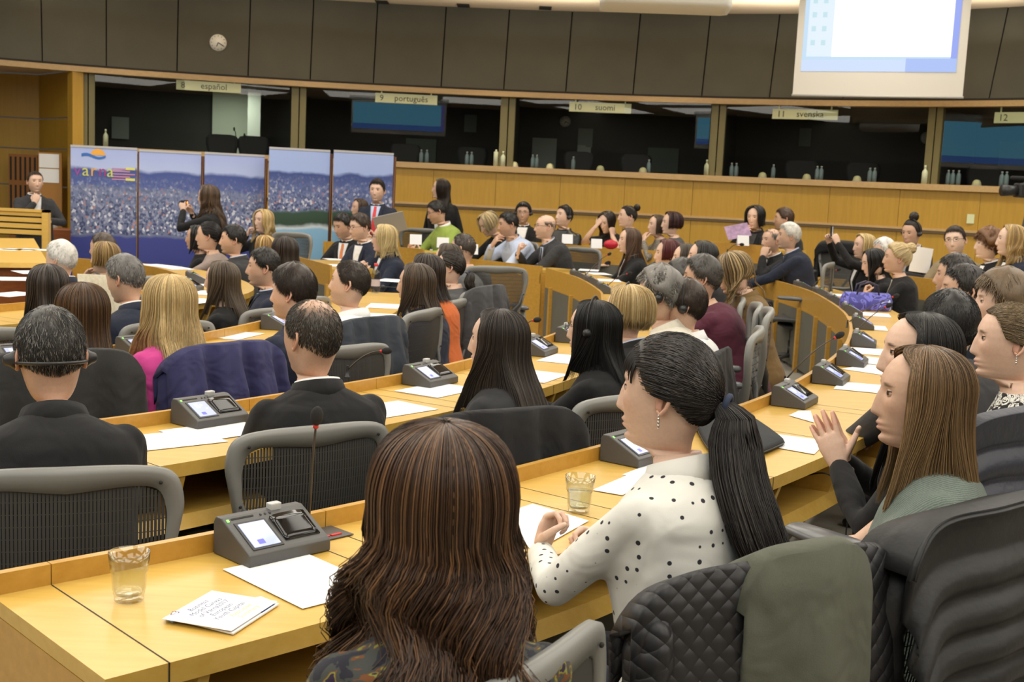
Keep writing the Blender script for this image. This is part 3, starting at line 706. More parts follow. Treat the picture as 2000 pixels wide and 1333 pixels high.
for px, py, rot, lb in [(965, 492, 0, 'white papers in front of the man in the white shirt'), (1000, 505, 0, 'white papers in front of the bald man')]:
    paper('Bf', px, py, lb, rot)
glass(252, 1172, 'nearly empty tumbler near the left end of the desk', .0)
glass(1130, 1000, 'tumbler half full of water beside the dotted sleeve', .055)
# ---- brochure with handwriting-style title
def text_obj(s, name, mat, par, loc, rot, size, ext=.0004, align='LEFT', shear=0):
    c = bpy.data.curves.new(name, 'FONT'); c.body = s; c.size = size; c.extrude = ext; c.align_x = align; c.shear = shear; c.resolution_u = 2
    t = bpy.data.objects.new(name, c); me = bpy.data.meshes.new_from_object(t); bpy.data.objects.remove(t); bpy.data.curves.remove(c)
    o = bpy.data.objects.new(name, me); COL.objects.link(o); o.data.materials.clear(); o.data.materials.append(mat); o.parent = par; o.location = loc; o.rotation_euler = rot; return o
INKB = plain('ink_blue', srgb(70, 84, 130), .6); INKY = plain('ink_yellow', srgb(206, 194, 110), .6); INKP = plain('ink_purple', srgb(90, 40, 110), .6)
Q = [onz(x, y, .745)[:2] for x, y in [(344, 1202), (438, 1148), (519, 1193), (424, 1247)]]
c = sum(Q) / 4; b = empty('brochure', (*c, .7425), label='white brochure with a handwritten-style title lying on the nearest desk', cat='brochure')
ux = nrm(Q[1] - Q[0]); W_ = np.linalg.norm(Q[1] - Q[0]); H_ = np.linalg.norm(Q[3] - Q[0]); uy = A3(-ux[1], ux[0]); ang = math.atan2(ux[1], ux[0])
rb = empty  # noqa
def bq(pts, z0, z1, name, mat):
    P = [ux * a + uy * e for a, e in pts]; m = M(); m.add([(*p, z0) for p in P] + [(*p, z1) for p in P], box((0, 0, 0), (1, 1, 1))[1]); return m.build(name, mat, b, smooth=False)
hw, hh = W_ / 2, H_ / 2
bq([(-hw, -hh - .004), (hw + .0, -hh - .004), (hw + .02, -hh * .35), (-hw + .02, hh * 1.1)], 0, .003, 'back_page', PAPER)
bq([(hw * .3, -hh), (hw * .9, -hh), (hw * 1.05, -hh * .5), (hw * .6, -hh * .5)], .003, .0034, 'picture', plain('brochure_blue', srgb(60, 80, 140), .5))
bq([(-hw, hh * .7), (-hw * .3, hh * .7), (-hw * .3, hh * 1.05), (-hw * .9, hh * 1.05)], .003, .0034, 'inner_page', plain('brochure_light', srgb(150, 180, 220), .5))
bq([(-hw, -hh), (hw, -hh), (hw, hh), (-hw, hh)], .006, .0068, 'cover', PAPER)
for i, (s, mt) in enumerate([('Business', INKB), ('Model Canvas', INKB), ('of Varna2017', INKB), ('European', INKB), ('Youth Capital', INKB), ('Executive', INKY), ('Summary', INKY)]):
    p = ux * (-.0 if mt is INKB else .012) + uy * (hh * .62 - i * hh * .235)
    text_obj(s, 'title_line', mt, b, (*p, .0069), (0, 0, ang), hh * .25, .0001, 'CENTER', .25)
text_obj('<3', 'emblem', INKP, b, (*(ux * (-hw * .75) + uy * hh * .85), .0069), (0, 0, ang), hh * .3, .0001)
# ---- laptop sleeve
c0 = onz(1450, 868, .742); o = empty('laptop_sleeve', c0, label='black laptop sleeve lying on the desk beside the dark ponytail', cat='laptop sleeve')
m = M(); P = [onz(x, y, .742) - c0 for x, y in [(1385, 838), (1443, 822), (1522, 868), (1480, 905), (1425, 888)]]
P = [onz(x, y, .742)[:2] - c0[:2] for x, y in [(1402, 812), (1440, 808), (1523, 862), (1520, 878), (1450, 905), (1418, 908), (1380, 880), (1360, 830)]]
cc = sum(P) / 8
P = catmull(list(P) + [P[0]], 4)[:-1]
m.add(*loft([[(*(cc + (p - cc) * k), z) for p in P] for k, z in ((.9, 0), (.985, .004), (1, .012), (.985, .02), (.93, .026), (.5, .029), (.02, .03))]))
m.build('padded_cover', plain('neoprene', (.013, .015, .017), .85, bump=.12, bscale=500), o)
m = M(); m.add(*tube([(*(cc + (p - cc) * 1.0), .012) for p in P], .0022, 6)); m.build('zip', BLACKP, o)
# ================================================================ PEOPLE
def smooth_prof(zk, vals, n=300):
    z = np.linspace(zk[0], zk[-1], n); o = np.argsort(zk); v = np.interp(z, np.array(zk)[o], np.array(vals)[o])
    k = np.hanning(13); k /= k.sum(); vp = np.concatenate([np.full(6, v[0]), v, np.full(6, v[-1])]); v2 = np.convolve(vp, k, 'valid')
    b = sst(0, .06, np.linspace(0, 1, n)); v2 = v * (1 - b) + v2 * b
    return lambda q: np.interp(q, z[::-1], v2[::-1])
_ZK = [.116, .1145, .109, .099, .084, .066, .045, .02, -.01, -.035, -.06, -.08, -.098, -.110, -.117]
HW = smooth_prof(_ZK, [.002, .018, .034, .049, .061, .070, .0755, .077, .075, .072, .066, .060, .052, .044, .036])
HF = smooth_prof(_ZK, [-.008, .012, .034, .053, .069, .081, .089, .093, .091, .089, .089, .0875, .085, .080, .067])
HB = smooth_prof(_ZK, [-.014, -.034, -.056, -.073, -.087, -.097, -.103, -.105, -.100, -.090, -.077, -.068, -.063, -.062, -.062])
g2 = lambda a, b: np.exp(-(a * a) - (b * b))
LIPC, = (A3(.50, .20, .17),)
def head_rings(nth, nz, fem, skin, brow, stub=0):
    s = np.linspace(-1, 1, nth + 1)[:-1]; th = pi * np.sign(s) * np.abs(s) ** 1.45
    t = np.linspace(0, 1, nz); z = .116 - .233 * (t + .06 * np.sin(2 * pi * t) * -1)
    z = np.concatenate([[.116, .1150, .1125], z[1:][z[1:] < .111]])
    rings = []; cols = []
    for zz in z:
        w, f, b = HW(zz), HF(zz), HB(zz); yc = -.005
        c, sn = np.cos(th), np.sin(th); e = 2 / 2.35
        c_, s_ = np.sign(c) * np.abs(c) ** e, np.sign(sn) * np.abs(sn) ** e
        x = w * s_; y = np.where(c_ > 0, yc + (f - yc) * c_, yc + (yc - b) * c_)
        k = (.42 if fem else .34) * sst(.0, -.105, zz); x = x * (1 - k * np.maximum(c, 0) ** 1.2)
        fr = np.maximum(c, 0) ** .5; ax = np.abs(x); d = np.zeros(nth)
        nz_ = np.interp(zz, [-.052, -.047, -.041, -.034, .0, .022, .035], [0, .010, .022, .0265 if not fem else .0225, .0105, .003, 0])
        ns = np.interp(zz, [-.046, -.034, -.01, .02], [.0125, .0115, .0085, .0075])
        d += nz_ * np.exp(-(x / ns) ** 2)
        d += -.0105 * g2((ax - .031) / .0155, (zz - .013) / .0125) + .004 * g2((ax - .028) / .02, (zz - .032) / .008) * (.5 if fem else 1)
        d += .004 * g2((ax - .043) / .016, (zz + .02) / .018)
        d += 0.0080 * g2(x / .021, (zz + .0635) / .0056) + .0070 * g2(x / .018, (zz + .0765) / .0065) - .004 * g2(x / .022, (zz + .0702) / .0022)
        d += -.007 * g2(x / .03, (zz + .089) / .007) - .003 * g2(x / .03, (zz - .02) / .012) + .005 * g2(x / .02, (zz + .102) / .011)
        y = y + d * fr
        col = np.tile(np.asarray(skin, float), (nth, 1))
        lip = np.clip(1.25 * np.maximum(g2(x / .021, (zz + .0645) / .0062) ** .8, g2(x / .018, (zz + .0765) / .0065) ** .8) - .35, 0, 1) * (c > .6)
        col = col * (1 - .75 * lip[:, None]) + (LIPC if fem else np.asarray(skin) * A3(.78, .6, .58)) * .75 * lip[:, None]
        bw = np.clip(1.8 * g2((ax - .031) / .017, (zz - .0305 + .12 * (ax - .031)) / (.0050 if not fem else .0042)) - .25, 0, 1) * (c > .3)
        col = col * (1 - .85 * bw[:, None]) + np.asarray(brow) * .85 * bw[:, None]
        ck = .18 * g2((ax - .045) / .02, (zz + .022) / .02) * (c > 0); col = col * (1 - ck[:, None]) + np.asarray(skin) * A3(1.05, .72, .68) * ck[:, None]
        if stub:
            sb = stub * sst(-.035, -.06, zz) * sst(-.3, .2, c) * (1 - lip); col = col * (1 - sb[:, None]) + np.asarray(brow) * 1.4 * sb[:, None] * .6 + np.asarray(skin) * .25 * sb[:, None]
        rings.append(np.stack([x, y, np.full(nth, zz)], 1)); cols.append(col)
    return th, rings, cols
_hand = {}
def hand_template(curl, q):
    key = (curl, q)
    if key in _hand: return _hand[key]
    m = M()
    m.add(*tube([(0, -.035, 0), (0, 0, 0), (-.002, .03, 0), (-.002, .065, .001), (0, .095, 0)], [[.026, .02], [.028, .018], [.037, .0165], [.042, .0145], [.038, .011]], 14, up=(0, 0, 1), rnd=1))
    cu = {'flat': (.06, .1, .06), 'relaxed': (.45, .5, .35), 'grip': (.95, 1.15, .6), 'pinch': (.75, .7, .4)}[curl]
    for i, (rx, ry, ln, ag) in enumerate([(-.030, .090, .072, .10), (-.010, .096, .080, .02), (.011, .094, .075, -.05), (.029, .084, .058, -.15)]):
        p = A3(rx, ry - .012, 0); P = [p]; a = 0; j = 1 + .12 * i if curl != 'flat' else 1
        for L, c in zip((.012, ln * .45, ln * .3, ln * .25), (0,) + cu):
            a += c * j; d = A3(-sin(ag) * cos(a), cos(ag) * cos(a), -sin(a)); P.append(P[-1] + d * L)
        r0 = .0088 if i < 3 else .0076
        m.add(*tube(P, [r0 * 1.05, r0, r0 * .96, r0 * .86, r0 * .72], 10, rnd=1))
    tk = {'flat': (0, .1), 'relaxed': (.3, .35), 'grip': (.75, .6), 'pinch': (.6, .35)}[curl]
    p = A3(-.026, .022, -.003); P = [p]; v = A3(-.72, .66, -.22)
    if curl in ('grip', 'pinch'): v = A3(-.45, .62, -.64)
    v = nrm(v)
    for L, c in ((.042, 0), (.032, tk[0]), (.026, tk[1])):
        v = nrm(v + A3(.55, .35, -.25) * c); P.append(P[-1] + v * L)
    m.add(*tube(P, [.0125, .0115, .0098, .0078], 10, rnd=1))
    o = m.build('tmp', SKIN, voxel=.0032 if q else .006, sm=2)
    dg = bpy.context.evaluated_depsgraph_get(); me = bpy.data.meshes.new_from_object(o.evaluated_get(dg))
    V = np.zeros(len(me.vertices) * 3); me.vertices.foreach_get('co', V); V = V.reshape(-1, 3); Fs = [tuple(p.vertices) for p in me.polygons]
    od = o.data; bpy.data.objects.remove(o); bpy.data.meshes.remove(od); bpy.data.meshes.remove(me)
    _hand[key] = (V, Fs); return _hand[key]
def ik(S, W, l1, l2, hint):
    d = W - S; L = np.linalg.norm(d); mx = (l1 + l2) * .985
    if L > mx: W = S + d / L * mx; d = W - S; L = mx
    if L < .12: L = .12
    a = (l1 * l1 - l2 * l2 + L * L) / (2 * L); h = sqrt(max(l1 * l1 - a * a, 0)); u = nrm(d); k = nrm(np.asarray(hint, float) - u * (u @ np.asarray(hint, float)))
    return S + u * a + k * h, W
# wrist (from the neck base; x outward), finger direction, palm normal, elbow hint, hand shape
POSES = {
    'desk': ((.15, .38, -.37), (-.45, .88, -.12), (0, -.1, -1), (1, -.4, -.7), 'relaxed'),
    'desk2': ((.20, .44, -.38), (-.6, .78, -.1), (0, 0, -1), (1, -.3, -.7), 'relaxed'),
    'lap': ((.13, .27, -.50), (-.5, .8, -.25), (0, 0, -1), (1, -.5, -.6), 'relaxed'),
    'clap': ((.045, .33, -.22), (-.12, .45, .88), (-1, .1, 0), (1, -.2, -1), 'flat'),
    'claplow': ((.045, .36, -.36), (-.15, .75, .62), (-1, .1, .2), (1, -.2, -1), 'flat'),
    'clasp': ((.06, .34, -.34), (-.7, .6, .25), (-.6, -.3, -.6), (1, -.2, -.8), 'grip'),
    'chin': ((.045, .175, -.06), (-.35, -.05, .93), (-.2, -.97, 0), (.7, .3, -1), 'grip'),
    'mouth': ((.06, .20, -.01), (-.55, -.25, .8), (-.3, -.9, .0), (.8, .3, -1), 'relaxed'),
    'cheek': ((.13, .14, .02), (-.25, -.25, .93), (-.8, -.5, 0), (.8, .4, -1), 'grip'),
    'brow': ((.06, .20, .12), (-.4, -.3, .86), (-.2, -.95, 0), (.8, .4, -1), 'relaxed'),
    'up': ((.10, .36, .10), (-.25, .35, .9), (-.8, .1, 0), (1, .1, -1), 'grip'),
    'hold': ((.13, .30, -.22), (-.6, .75, .2), (-.5, 0, .85), (1, -.3, -.8), 'grip'),
    'side': ((.25, .02, -.56), (0, .12, -1), (-1, 0, 0), (.4, -1, 0), 'relaxed'),
    'read': ((.17, .34, -.30), (-.5, .7, .4), (-.6, 0, .7), (1, -.3, -.8), 'pinch'),
    'front': ((.10, .30, -.25), (-.7, .6, .3), (-.3, -.7, -.5), (1, -.2, -.8), 'relaxed'),
}
TT = [-.11, 0, .12, .24, .34, .42, .465, .50, .53]
def torso_prof(fem):
    if fem:
        hw = [.165, .165, .132, .142, .158, .160, .143, .096, .056]; hd = [.125, .12, .10, .108, .122, .108, .086, .066, .054]; yo = [.02, .0, .005, .012, .012, -.005, -.012, -.012, -.004]
    else:
        hw = [.170, .172, .162, .172, .190, .190, .170, .112, .064]; hd = [.128, .125, .115, .12, .128, .116, .095, .072, .061]; yo = [.02, 0, .0, 0, -.004, -.012, -.016, -.012, -.004]
    return hw, hd, yo
CLOTH = {}
def cloth(name, col, rough=.85, bump=.25, bscale=500, var=.06, wr=.5, kind=None, col2=None, scale=40):
    """woven cloth: fine weave, soft folds, optional printed pattern"""
    if name in _mats: return _mats[name]
    m, nt, N, L, b = newmat(name); tc = N.new('ShaderNodeTexCoord'); b.inputs['Roughness'].default_value = rough; b.inputs['Specular IOR Level'].default_value = .3
    b.inputs['Sheen Weight'].default_value = .05
    n = N.new('ShaderNodeTexNoise'); n.inputs['Scale'].default_value = bscale; n.inputs['Detail'].default_value = 2; L.new(tc.outputs['Object'], n.inputs['Vector'])
    n2 = N.new('ShaderNodeTexNoise'); n2.inputs['Scale'].default_value = 8; n2.inputs['Detail'].default_value = 2.2; n2.inputs['Distortion'].default_value = .55; L.new(tc.outputs['Object'], n2.inputs['Vector'])
    k = N.new('ShaderNodeBump'); k.inputs['Strength'].default_value = bump; k.inputs['Distance'].default_value = .002; L.new(n.outputs['Fac'], k.inputs['Height'])
    k2 = N.new('ShaderNodeBump'); k2.inputs['Strength'].default_value = wr; k2.inputs['Distance'].default_value = .045; L.new(n2.outputs['Fac'], k2.inputs['Height']); L.new(k2.outputs[0], k.inputs['Normal'])
    L.new(k.outputs[0], b.inputs['Normal']); b.inputs['Base Color'].default_value = (*col, 1)
    if kind == 'dots':
        mp = N.new('ShaderNodeMapping'); mp.inputs['Scale'].default_value = (scale, scale, scale); L.new(tc.outputs['Object'], mp.inputs[0])
        v = N.new('ShaderNodeTexVoronoi'); v.inputs['Randomness'].default_value = .22; v.inputs['Scale'].default_value = 1; L.new(mp.outputs[0], v.inputs['Vector'])
        r = ramp(N, [(.17, col2), (.19, col)]); L.new(v.outputs['Distance'], r.inputs[0]); L.new(r.outputs[0], b.inputs['Base Color'])
    elif kind == 'floral':
        v = N.new('ShaderNodeTexNoise'); v.inputs['Scale'].default_value = scale; v.inputs['Detail'].default_value = 2; v.inputs['Distortion'].default_value = 1.5; L.new(tc.outputs['Object'], v.inputs['Vector'])
        r = ramp(N, col2); r.color_ramp.interpolation = 'CONSTANT'; L.new(v.outputs['Fac'], r.inputs[0]); L.new(r.outputs[0], b.inputs['Base Color'])
    elif kind == 'knit':
        w = N.new('ShaderNodeTexWave'); w.inputs['Scale'].default_value = scale; w.inputs['Distortion'].default_value = 1.5; w.inputs['Detail'].default_value = 1; w.bands_direction = 'DIAGONAL'; L.new(tc.outputs['Object'], w.inputs['Vector'])
        r = ramp(N, [(.2, tuple(c * .62 for c in col)), (.8, tuple(min(1, c * 1.25) for c in col))])
        v = N.new('ShaderNodeTexNoise'); v.inputs['Scale'].default_value = 260; L.new(tc.outputs['Object'], v.inputs['Vector'])
        a = N.new('ShaderNodeMix'); a.data_type = 'FLOAT'; a.inputs[0].default_value = .55; L.new(w.outputs['Fac'], a.inputs[2]); L.new(v.outputs['Fac'], a.inputs[3])
        L.new(a.outputs[0], r.inputs[0]); L.new(r.outputs[0], b.inputs['Base Color'])
    elif var:
        r = N.new('ShaderNodeMapRange'); r.inputs[1].default_value = .3; r.inputs[2].default_value = .7; r.inputs[3].default_value = 1 - var; r.inputs[4].default_value = 1 + var; L.new(n.outputs['Fac'], r.inputs['Value'])
        x = N.new('ShaderNodeVectorMath'); x.operation = 'SCALE'; x.inputs[0].default_value = col; L.new(r.outputs[0], x.inputs['Scale']); L.new(x.outputs[0], b.inputs['Base Color'])
    _mats[name] = m; return m
SKINS = {'fair': (.70, .47, .355), 'pale': (.73, .52, .41), 'tan': (.56, .35, .245), 'warm': (.62, .395, .28), 'olive': (.44, .27, .17)}
C0 = A3(0, -.006, .02); CR = A3(.0775, .100, .096)
def hp(az, el, off=0.0):
    az, el = np.asarray(az, float), np.asarray(el, float)
    return np.stack([C0[0] + (CR[0] + off) * np.sin(az) * np.cos(el), C0[1] + (CR[1] + off) * np.cos(az) * np.cos(el), C0[2] + (CR[2] + off) * np.sin(el) + 0 * az], -1)
HLINE = ([0, 25, 45, 60, 75, 90, 100, 115, 135, 160, 180], [44, 42, 36, 20, -4, -9, -11, -26, -40, -46, -48])
def hline(az, k=0): return np.radians(np.interp(np.abs(np.degrees(az)), *HLINE) + k)
def wob(a, e, sd, f=3): return np.sin(a * f + sd) * np.cos(e * f * 1.3 + sd * 1.7) + .5 * np.sin(a * f * 2.3 + e * f * 1.9 + sd * 2.1)
def hair_cap(m, col, th=.012, top=None, hl=0, sd=0., na=44, ne=14, rough=0.0, scalp=None, hole=None):
    az = np.linspace(-pi, pi, na + 1)[:-1]; G = []; CC = []
    top = th if top is None else top
    for u in np.linspace(0, 1, ne):
        e1 = hline(az, hl); el = (pi / 2 - .02) * (1 - u) + e1 * u
        t = (th + (top - th) * np.clip(np.sin(el), 0, 1) ** 1.5) * (1 - sst(.8, 1, u) * .8) * (1 + rough * wob(az, el, sd))
        G.append(hp(az, el, t)); c = np.tile(np.asarray(col, float), (na, 1)) * (1 + .12 * wob(az, el, sd, 5))[:, None]
        if scalp is not None and hole is not None:
            h = hole(az, el)[:, None]; c = c * (1 - h) + np.asarray(scalp) * h
        CC.append(c)
    m.add(*loft(G), col=np.concatenate(CC))
def strand(m, P, r0, r1, col, n=4, col2=None):
    m.sb.append((P, r0, r1, np.asarray(col, float), n, col2))
def jitcol(col, a=.25, hi=None, ph=.0):
    c = np.asarray(col, float) * (1 + rng.uniform(-a, a))
    if hi is not None and rng.random() < ph: c = np.asarray(hi, float) * (1 + rng.uniform(-a, a))
    return c
def hair_short(m, hc, q, th=.012, top=.02, hl=0, sd=0, hi=None, ph=0, hole=None, scalp=None, rough=.12, fwd=0, ln=.022, curl=0):
    hair_cap(m, hc, th, top, hl, sd, rough=rough, hole=hole, scalp=scalp)
    n = (150, 900, 6000)[q]; rr = (.0028, .0014, .0006)[q]
    for _ in range(n):
        az = rng.uniform(-pi, pi); e1 = hline(az, hl); el = e1 + (pi / 2 - e1) * (1 - sqrt(rng.random())) * 1.0
        hv = hole(np.array([az]), np.array([el]))[0] if hole else 0
        if rng.random() < hv * .9: continue
        t = th + (top - th) * max(0, sin(el)) ** 1.5; t *= (1 - .7 * sst(.25, 0, (el - e1)))
        L = ln * rng.uniform(.7, 1.3) * (.6 + .6 * max(0, sin(el))); P = []
        daz = rng.uniform(-.35, .35) + fwd * (-np.sign(az)) * max(0, cos(az))
        for j, f in enumerate(np.linspace(0, 1, 4)):
            lift = t * .75 + .006 * f * (1 + .5 * rng.random()) - .003 * f * f
            a2 = az + daz * f * L / .08 + curl * .12 * sin(f * 9 + sd + az * 7); e2 = el - f * L / .1 + curl * .12 * cos(f * 9 + az * 5)
            P.append(hp(a2, e2, lift))
        strand(m, np.array(P), rr, rr * .35, jitcol(hc, .3, hi, ph), 3)
def hang_y(zr, back, lean):
    tl = math.tan(lean)
    if back: return np.interp(-zr, [-.25, -.12, -.04, .04, .12, .22, .5], [-.075, -.085, -.10, -.130, -.160, -.175, -.18]) + zr * tl * .9
    return np.interp(-zr, [-.2, -.08, 0, .08, .16, .3], [.06, .05, .075, .12, .155, .16]) + zr * tl * .9
def long_path(az0, off, L, Rh, Hc, Nk, lean, faz=1.25, wave=0., lam=.10, ph=0., inward=0., el0=1.5, spread=1.0, part=0.0, tuck=0, narrow=0., ns=None, drape=1.):
    s0 = np.sign(az0 - part) or 1.0
    el = np.linspace(el0, -.12, 11); tgt = s0 * max(abs(az0), faz)
    a = az0 + (tgt - az0) * sst(1.35, .45, el)
    hp_ = hp(a, el, off * (.45 + .55 * sst(1.5, .5, el))) @ Rh.T + Hc
    B = hp_[-1]; T = nrm(B - hp_[-2]); n = ns or max(4, int(L / .022)); d = np.linspace(0, L, n + 1)[1:]
    zr = B[2] - Nk[2] - d
    azw = math.atan2(B[0] - Nk[0], B[1] - Nk[1] + .03); bk = float(sst(1.25, 2.0, abs(azw))) if not tuck else 1.0; back = bk > .5
    k = sst(0, .17, d); x = B[0] * (1 + (spread - 1) * sst(.0, .25, d)) * (1 - narrow * sst(.1, .45, d)); yt = np.array([hang_y(q, True, lean) * bk + hang_y(q, False, lean) * (1 - bk) for q in zr])
    y0 = B[1] + T[1] * .02 * sst(0, .05, d)
    k = k * drape; yy = y0 * (1 - k) + (Nk[1] + yt + off * (.4 - bk)) * k
    A = wave * sst(.0, .12, d)
    x = x + A * np.sin(d / lam * 2 * pi + ph) - np.sign(B[0] + 1e-6) * inward * sst(L * .45, L, d); yy = yy + A * .8 * np.cos(d / lam * 2 * pi + ph * 1.3) + (inward * sst(L * .5, L, d) if back else 0)
    return np.concatenate([hp_, np.stack([x, yy, B[2] - d], 1)])
def hair_long(m, hc, q, L, Rh, Hc, Nk, lean, hi=None, ph=.15, tip=None, wave=0., lam=.12, faz=1.2, inward=0., thick=.016, spread=1.05, part=0., tuck=0, narrow=0., nl=None, ragged=.12, drape=1.):
    na = (30, 44, 72)[q]; az = np.linspace(-pi + .0, pi, na + 1)[:-1] + .01
    G = [long_path(a, thick * .7, L * (.93 + .05 * sin(a * 5)), Rh, Hc, Nk, lean, faz, wave * .8, lam, 1.5 * sin(a * 2), inward, spread=spread, part=part, tuck=tuck, narrow=narrow, drape=drape, ns=max(4, int(L / .022))) for a in az]
    G = np.array(G); k = G.shape[1]; c0 = np.asarray(hc, float); cc = np.array([c0 if tip is None else c0 * (1 - sst(.35, 1, i / (k - 1))) + np.asarray(tip) * sst(.35, 1, i / (k - 1)) for i in range(k)]) * .72
    R = np.transpose(G, (1, 0, 2)); V = R.reshape(-1, 3); n = na
    Fs = [(i * n + j, i * n + (j + 1) % n, (i + 1) * n + (j + 1) % n, (i + 1) * n + j) for i in range(k - 1) for j in range(n) if not (i > 7 and j == n - 1 and False)]
    fa = np.argmin(np.abs(az)); ok = []
    for i in range(k - 1):
        for j in range(n):
            j2 = (j + 1) % n
            if np.linalg.norm(R[i + 1, j] - R[i + 1, j2]) > .05: continue
            ok.append((i * n + j, i * n + j2, (i + 1) * n + j2, (i + 1) * n + j))
    ok.append(tuple(range(n))); m.add(V, ok, col=np.repeat(cc, n, axis=0))
    nl = nl or (90, 600, 2300)[q]; rad = (.0055, .0022, .0009)[q]; P_ = part
    for _ in range(nl):
        a = rng.uniform(-pi, pi); o = thick * rng.uniform(.55, 1.15)
        P = long_path(a, o, L * rng.uniform(1 - ragged * 1.6, 1 + ragged), Rh, Hc, Nk, lean, faz + rng.uniform(-.05, .1), wave * rng.uniform(.7, 1.25), lam * rng.uniform(.9, 1.1), 1.5 * sin(a * 2) + rng.uniform(-.3, .3), inward, el0=rng.uniform(1.25, 1.52), spread=spread * rng.uniform(.97, 1.05), part=part, tuck=tuck, narrow=narrow, drape=drape)
        c = jitcol(hc, .28, hi, ph); strand(m, P, rad * rng.uniform(.6, 1.5), rad * .15, c, (4, 4, 3)[q], None if tip is None else np.asarray(tip) * rng.uniform(.7, 1.3))
    if q == 2:
        for _ in range(2200):
            a = rng.uniform(-pi, pi); o = thick * rng.uniform(.9, 1.35)
            P = long_path(a, o, L * rng.uniform(.75, 1.12), Rh, Hc, Nk, lean, faz + rng.uniform(-.08, .1), wave * rng.uniform(.6, 1.5), lam * rng.uniform(.85, 1.15), 1.5 * sin(a * 2) + rng.uniform(-.5, .5), inward, el0=rng.uniform(1.1, 1.5), spread=spread * rng.uniform(.96, 1.08), part=part, tuck=tuck, narrow=narrow, drape=drape)
            strand(m, P, .0007, .0003, jitcol(hc, .35, hi, ph), 3, None if tip is None else np.asarray(tip) * rng.uniform(.7, 1.3))
def hair_tied(m, hc, q, G, Rh, Hc, kind='tail', L=.3, hi=None, ph=.15, rad=.02, th=.008, band=None, hl=0, sway=(0, 0), bun=.035, fringe=0, Nk=None, lean=0):
    """hair drawn back to a gather point G (head frame), then a tail or a bun"""
    mm = M(); hair_cap(mm, np.asarray(hc) * .8, th, th * 1.3, hl, 1.3); 
    gd = nrm((np.asarray(G) - C0) / CR); n = (90, 500, 4000)[q]; rr = (.0040, .0018, .0007)[q]
    for _ in range(n):
        az = rng.uniform(-pi, pi); e1 = hline(az, hl + 1); el = e1 + (1.45 - e1) * (rng.random() ** 1.6); r0 = nrm(A3(sin(az) * cos(el), cos(az) * cos(el), sin(el)))
        w = math.acos(np.clip(r0 @ gd, -1, 1))
        if w < .15: continue
        P = []
        for f in np.linspace(0, .97, 9):
            dd = (np.sin((1 - f) * w) * r0 + np.sin(f * w) * gd) / sin(w); P.append(C0 + dd * (CR + th * (.9 + .35 * sin(f * pi)) + .004 * rng.random()))
        strand(mm, np.array(P), rr, rr * .6, jitcol(hc, .3, hi, ph), 3)
    mm.xf(Rh, Hc); m.flush()
    for v, c in zip(mm.v, mm.c): pass
    off = m.n; m.v += mm.v; m.c += mm.c; m.f += [tuple(i + off for i in f) for f in mm.f]; m.m += mm.m; m.n += mm.n
    Gw = Rh @ np.asarray(G, float) + Hc; out = Rh @ (np.asarray(G, float) - C0); out = nrm(out)
    if kind == 'tail':
        N_ = int(n * (.9 if q < 2 else 1.1))
        for _ in range(N_):
            a = rng.uniform(0, 2 * pi); ro = sqrt(rng.random()); l = L * rng.uniform(.8, 1.08); P = []
            for f in np.linspace(0, 1, 14):
                w = rad * np.interp(f, [0, .06, .3, .7, 1], [.45, .6, 1.15, 1.25, .75]) * ro
                c = Gw + out * (.030 * sst(0, .15, f) - .025 * sst(.2, 1, f)) + A3(sway[0] * f ** 1.5, sway[1] * f ** 1.3, -l * (f - .05 * sst(0, .15, f))) + A3(.006 * sin(f * 7 + 1), 0, .012 * sin(min(f * 8, pi)))
                if f > .08: c[1] = min(c[1], Nk[1] + float(hang_y(c[2] - Nk[2], True, lean)) - rad * .55)
                P.append(c + A3(cos(a) * w * 1.25, sin(a) * w * .8, 0))
            strand(m, np.array(P), rr * 1.1, rr * .4, jitcol(hc, .3, hi, ph), 3 if q == 2 else 4)
    elif kind == 'bun':
        c = Gw + out * bun * .75
        V, Fs = ell(c, (bun, bun, bun * .9), 16, 10); m.add(V, Fs, col=hc)
        for _ in range(n // 3):
            a, b_ = rng.uniform(0, 2 * pi, 2); P = [c + bun * 1.04 * A3(cos(a + f * 2) * cos(b_ + f * .6), sin(a + f * 2) * cos(b_ + f * .6), sin(b_ + f * .6)) for f in np.linspace(0, 1, 7)]
            strand(m, np.array(P), rr * 1.3, rr, jitcol(hc, .3, hi, ph), 3)
    return Gw, out
PEOPLE = []
def dsolve(key, px, guess, off=.80):
    P, z0 = DESKS[key]; best = None
    for d in np.arange(max(1.0, guess - 2.5), guess + 2.5, .02):
        p = at(px, 500, d)[:2]; q, n, t, _ = hd(key, p); o = (p - q) @ n
        e = abs(o - off) + .02 * abs(d - guess)
        if best is None or e < best[0]: best = (e, d)
    return best[1]
def dhead(key, p):
    q, n, t, _ = hd(key, p); return math.degrees(math.atan2(n[0], -n[1]))
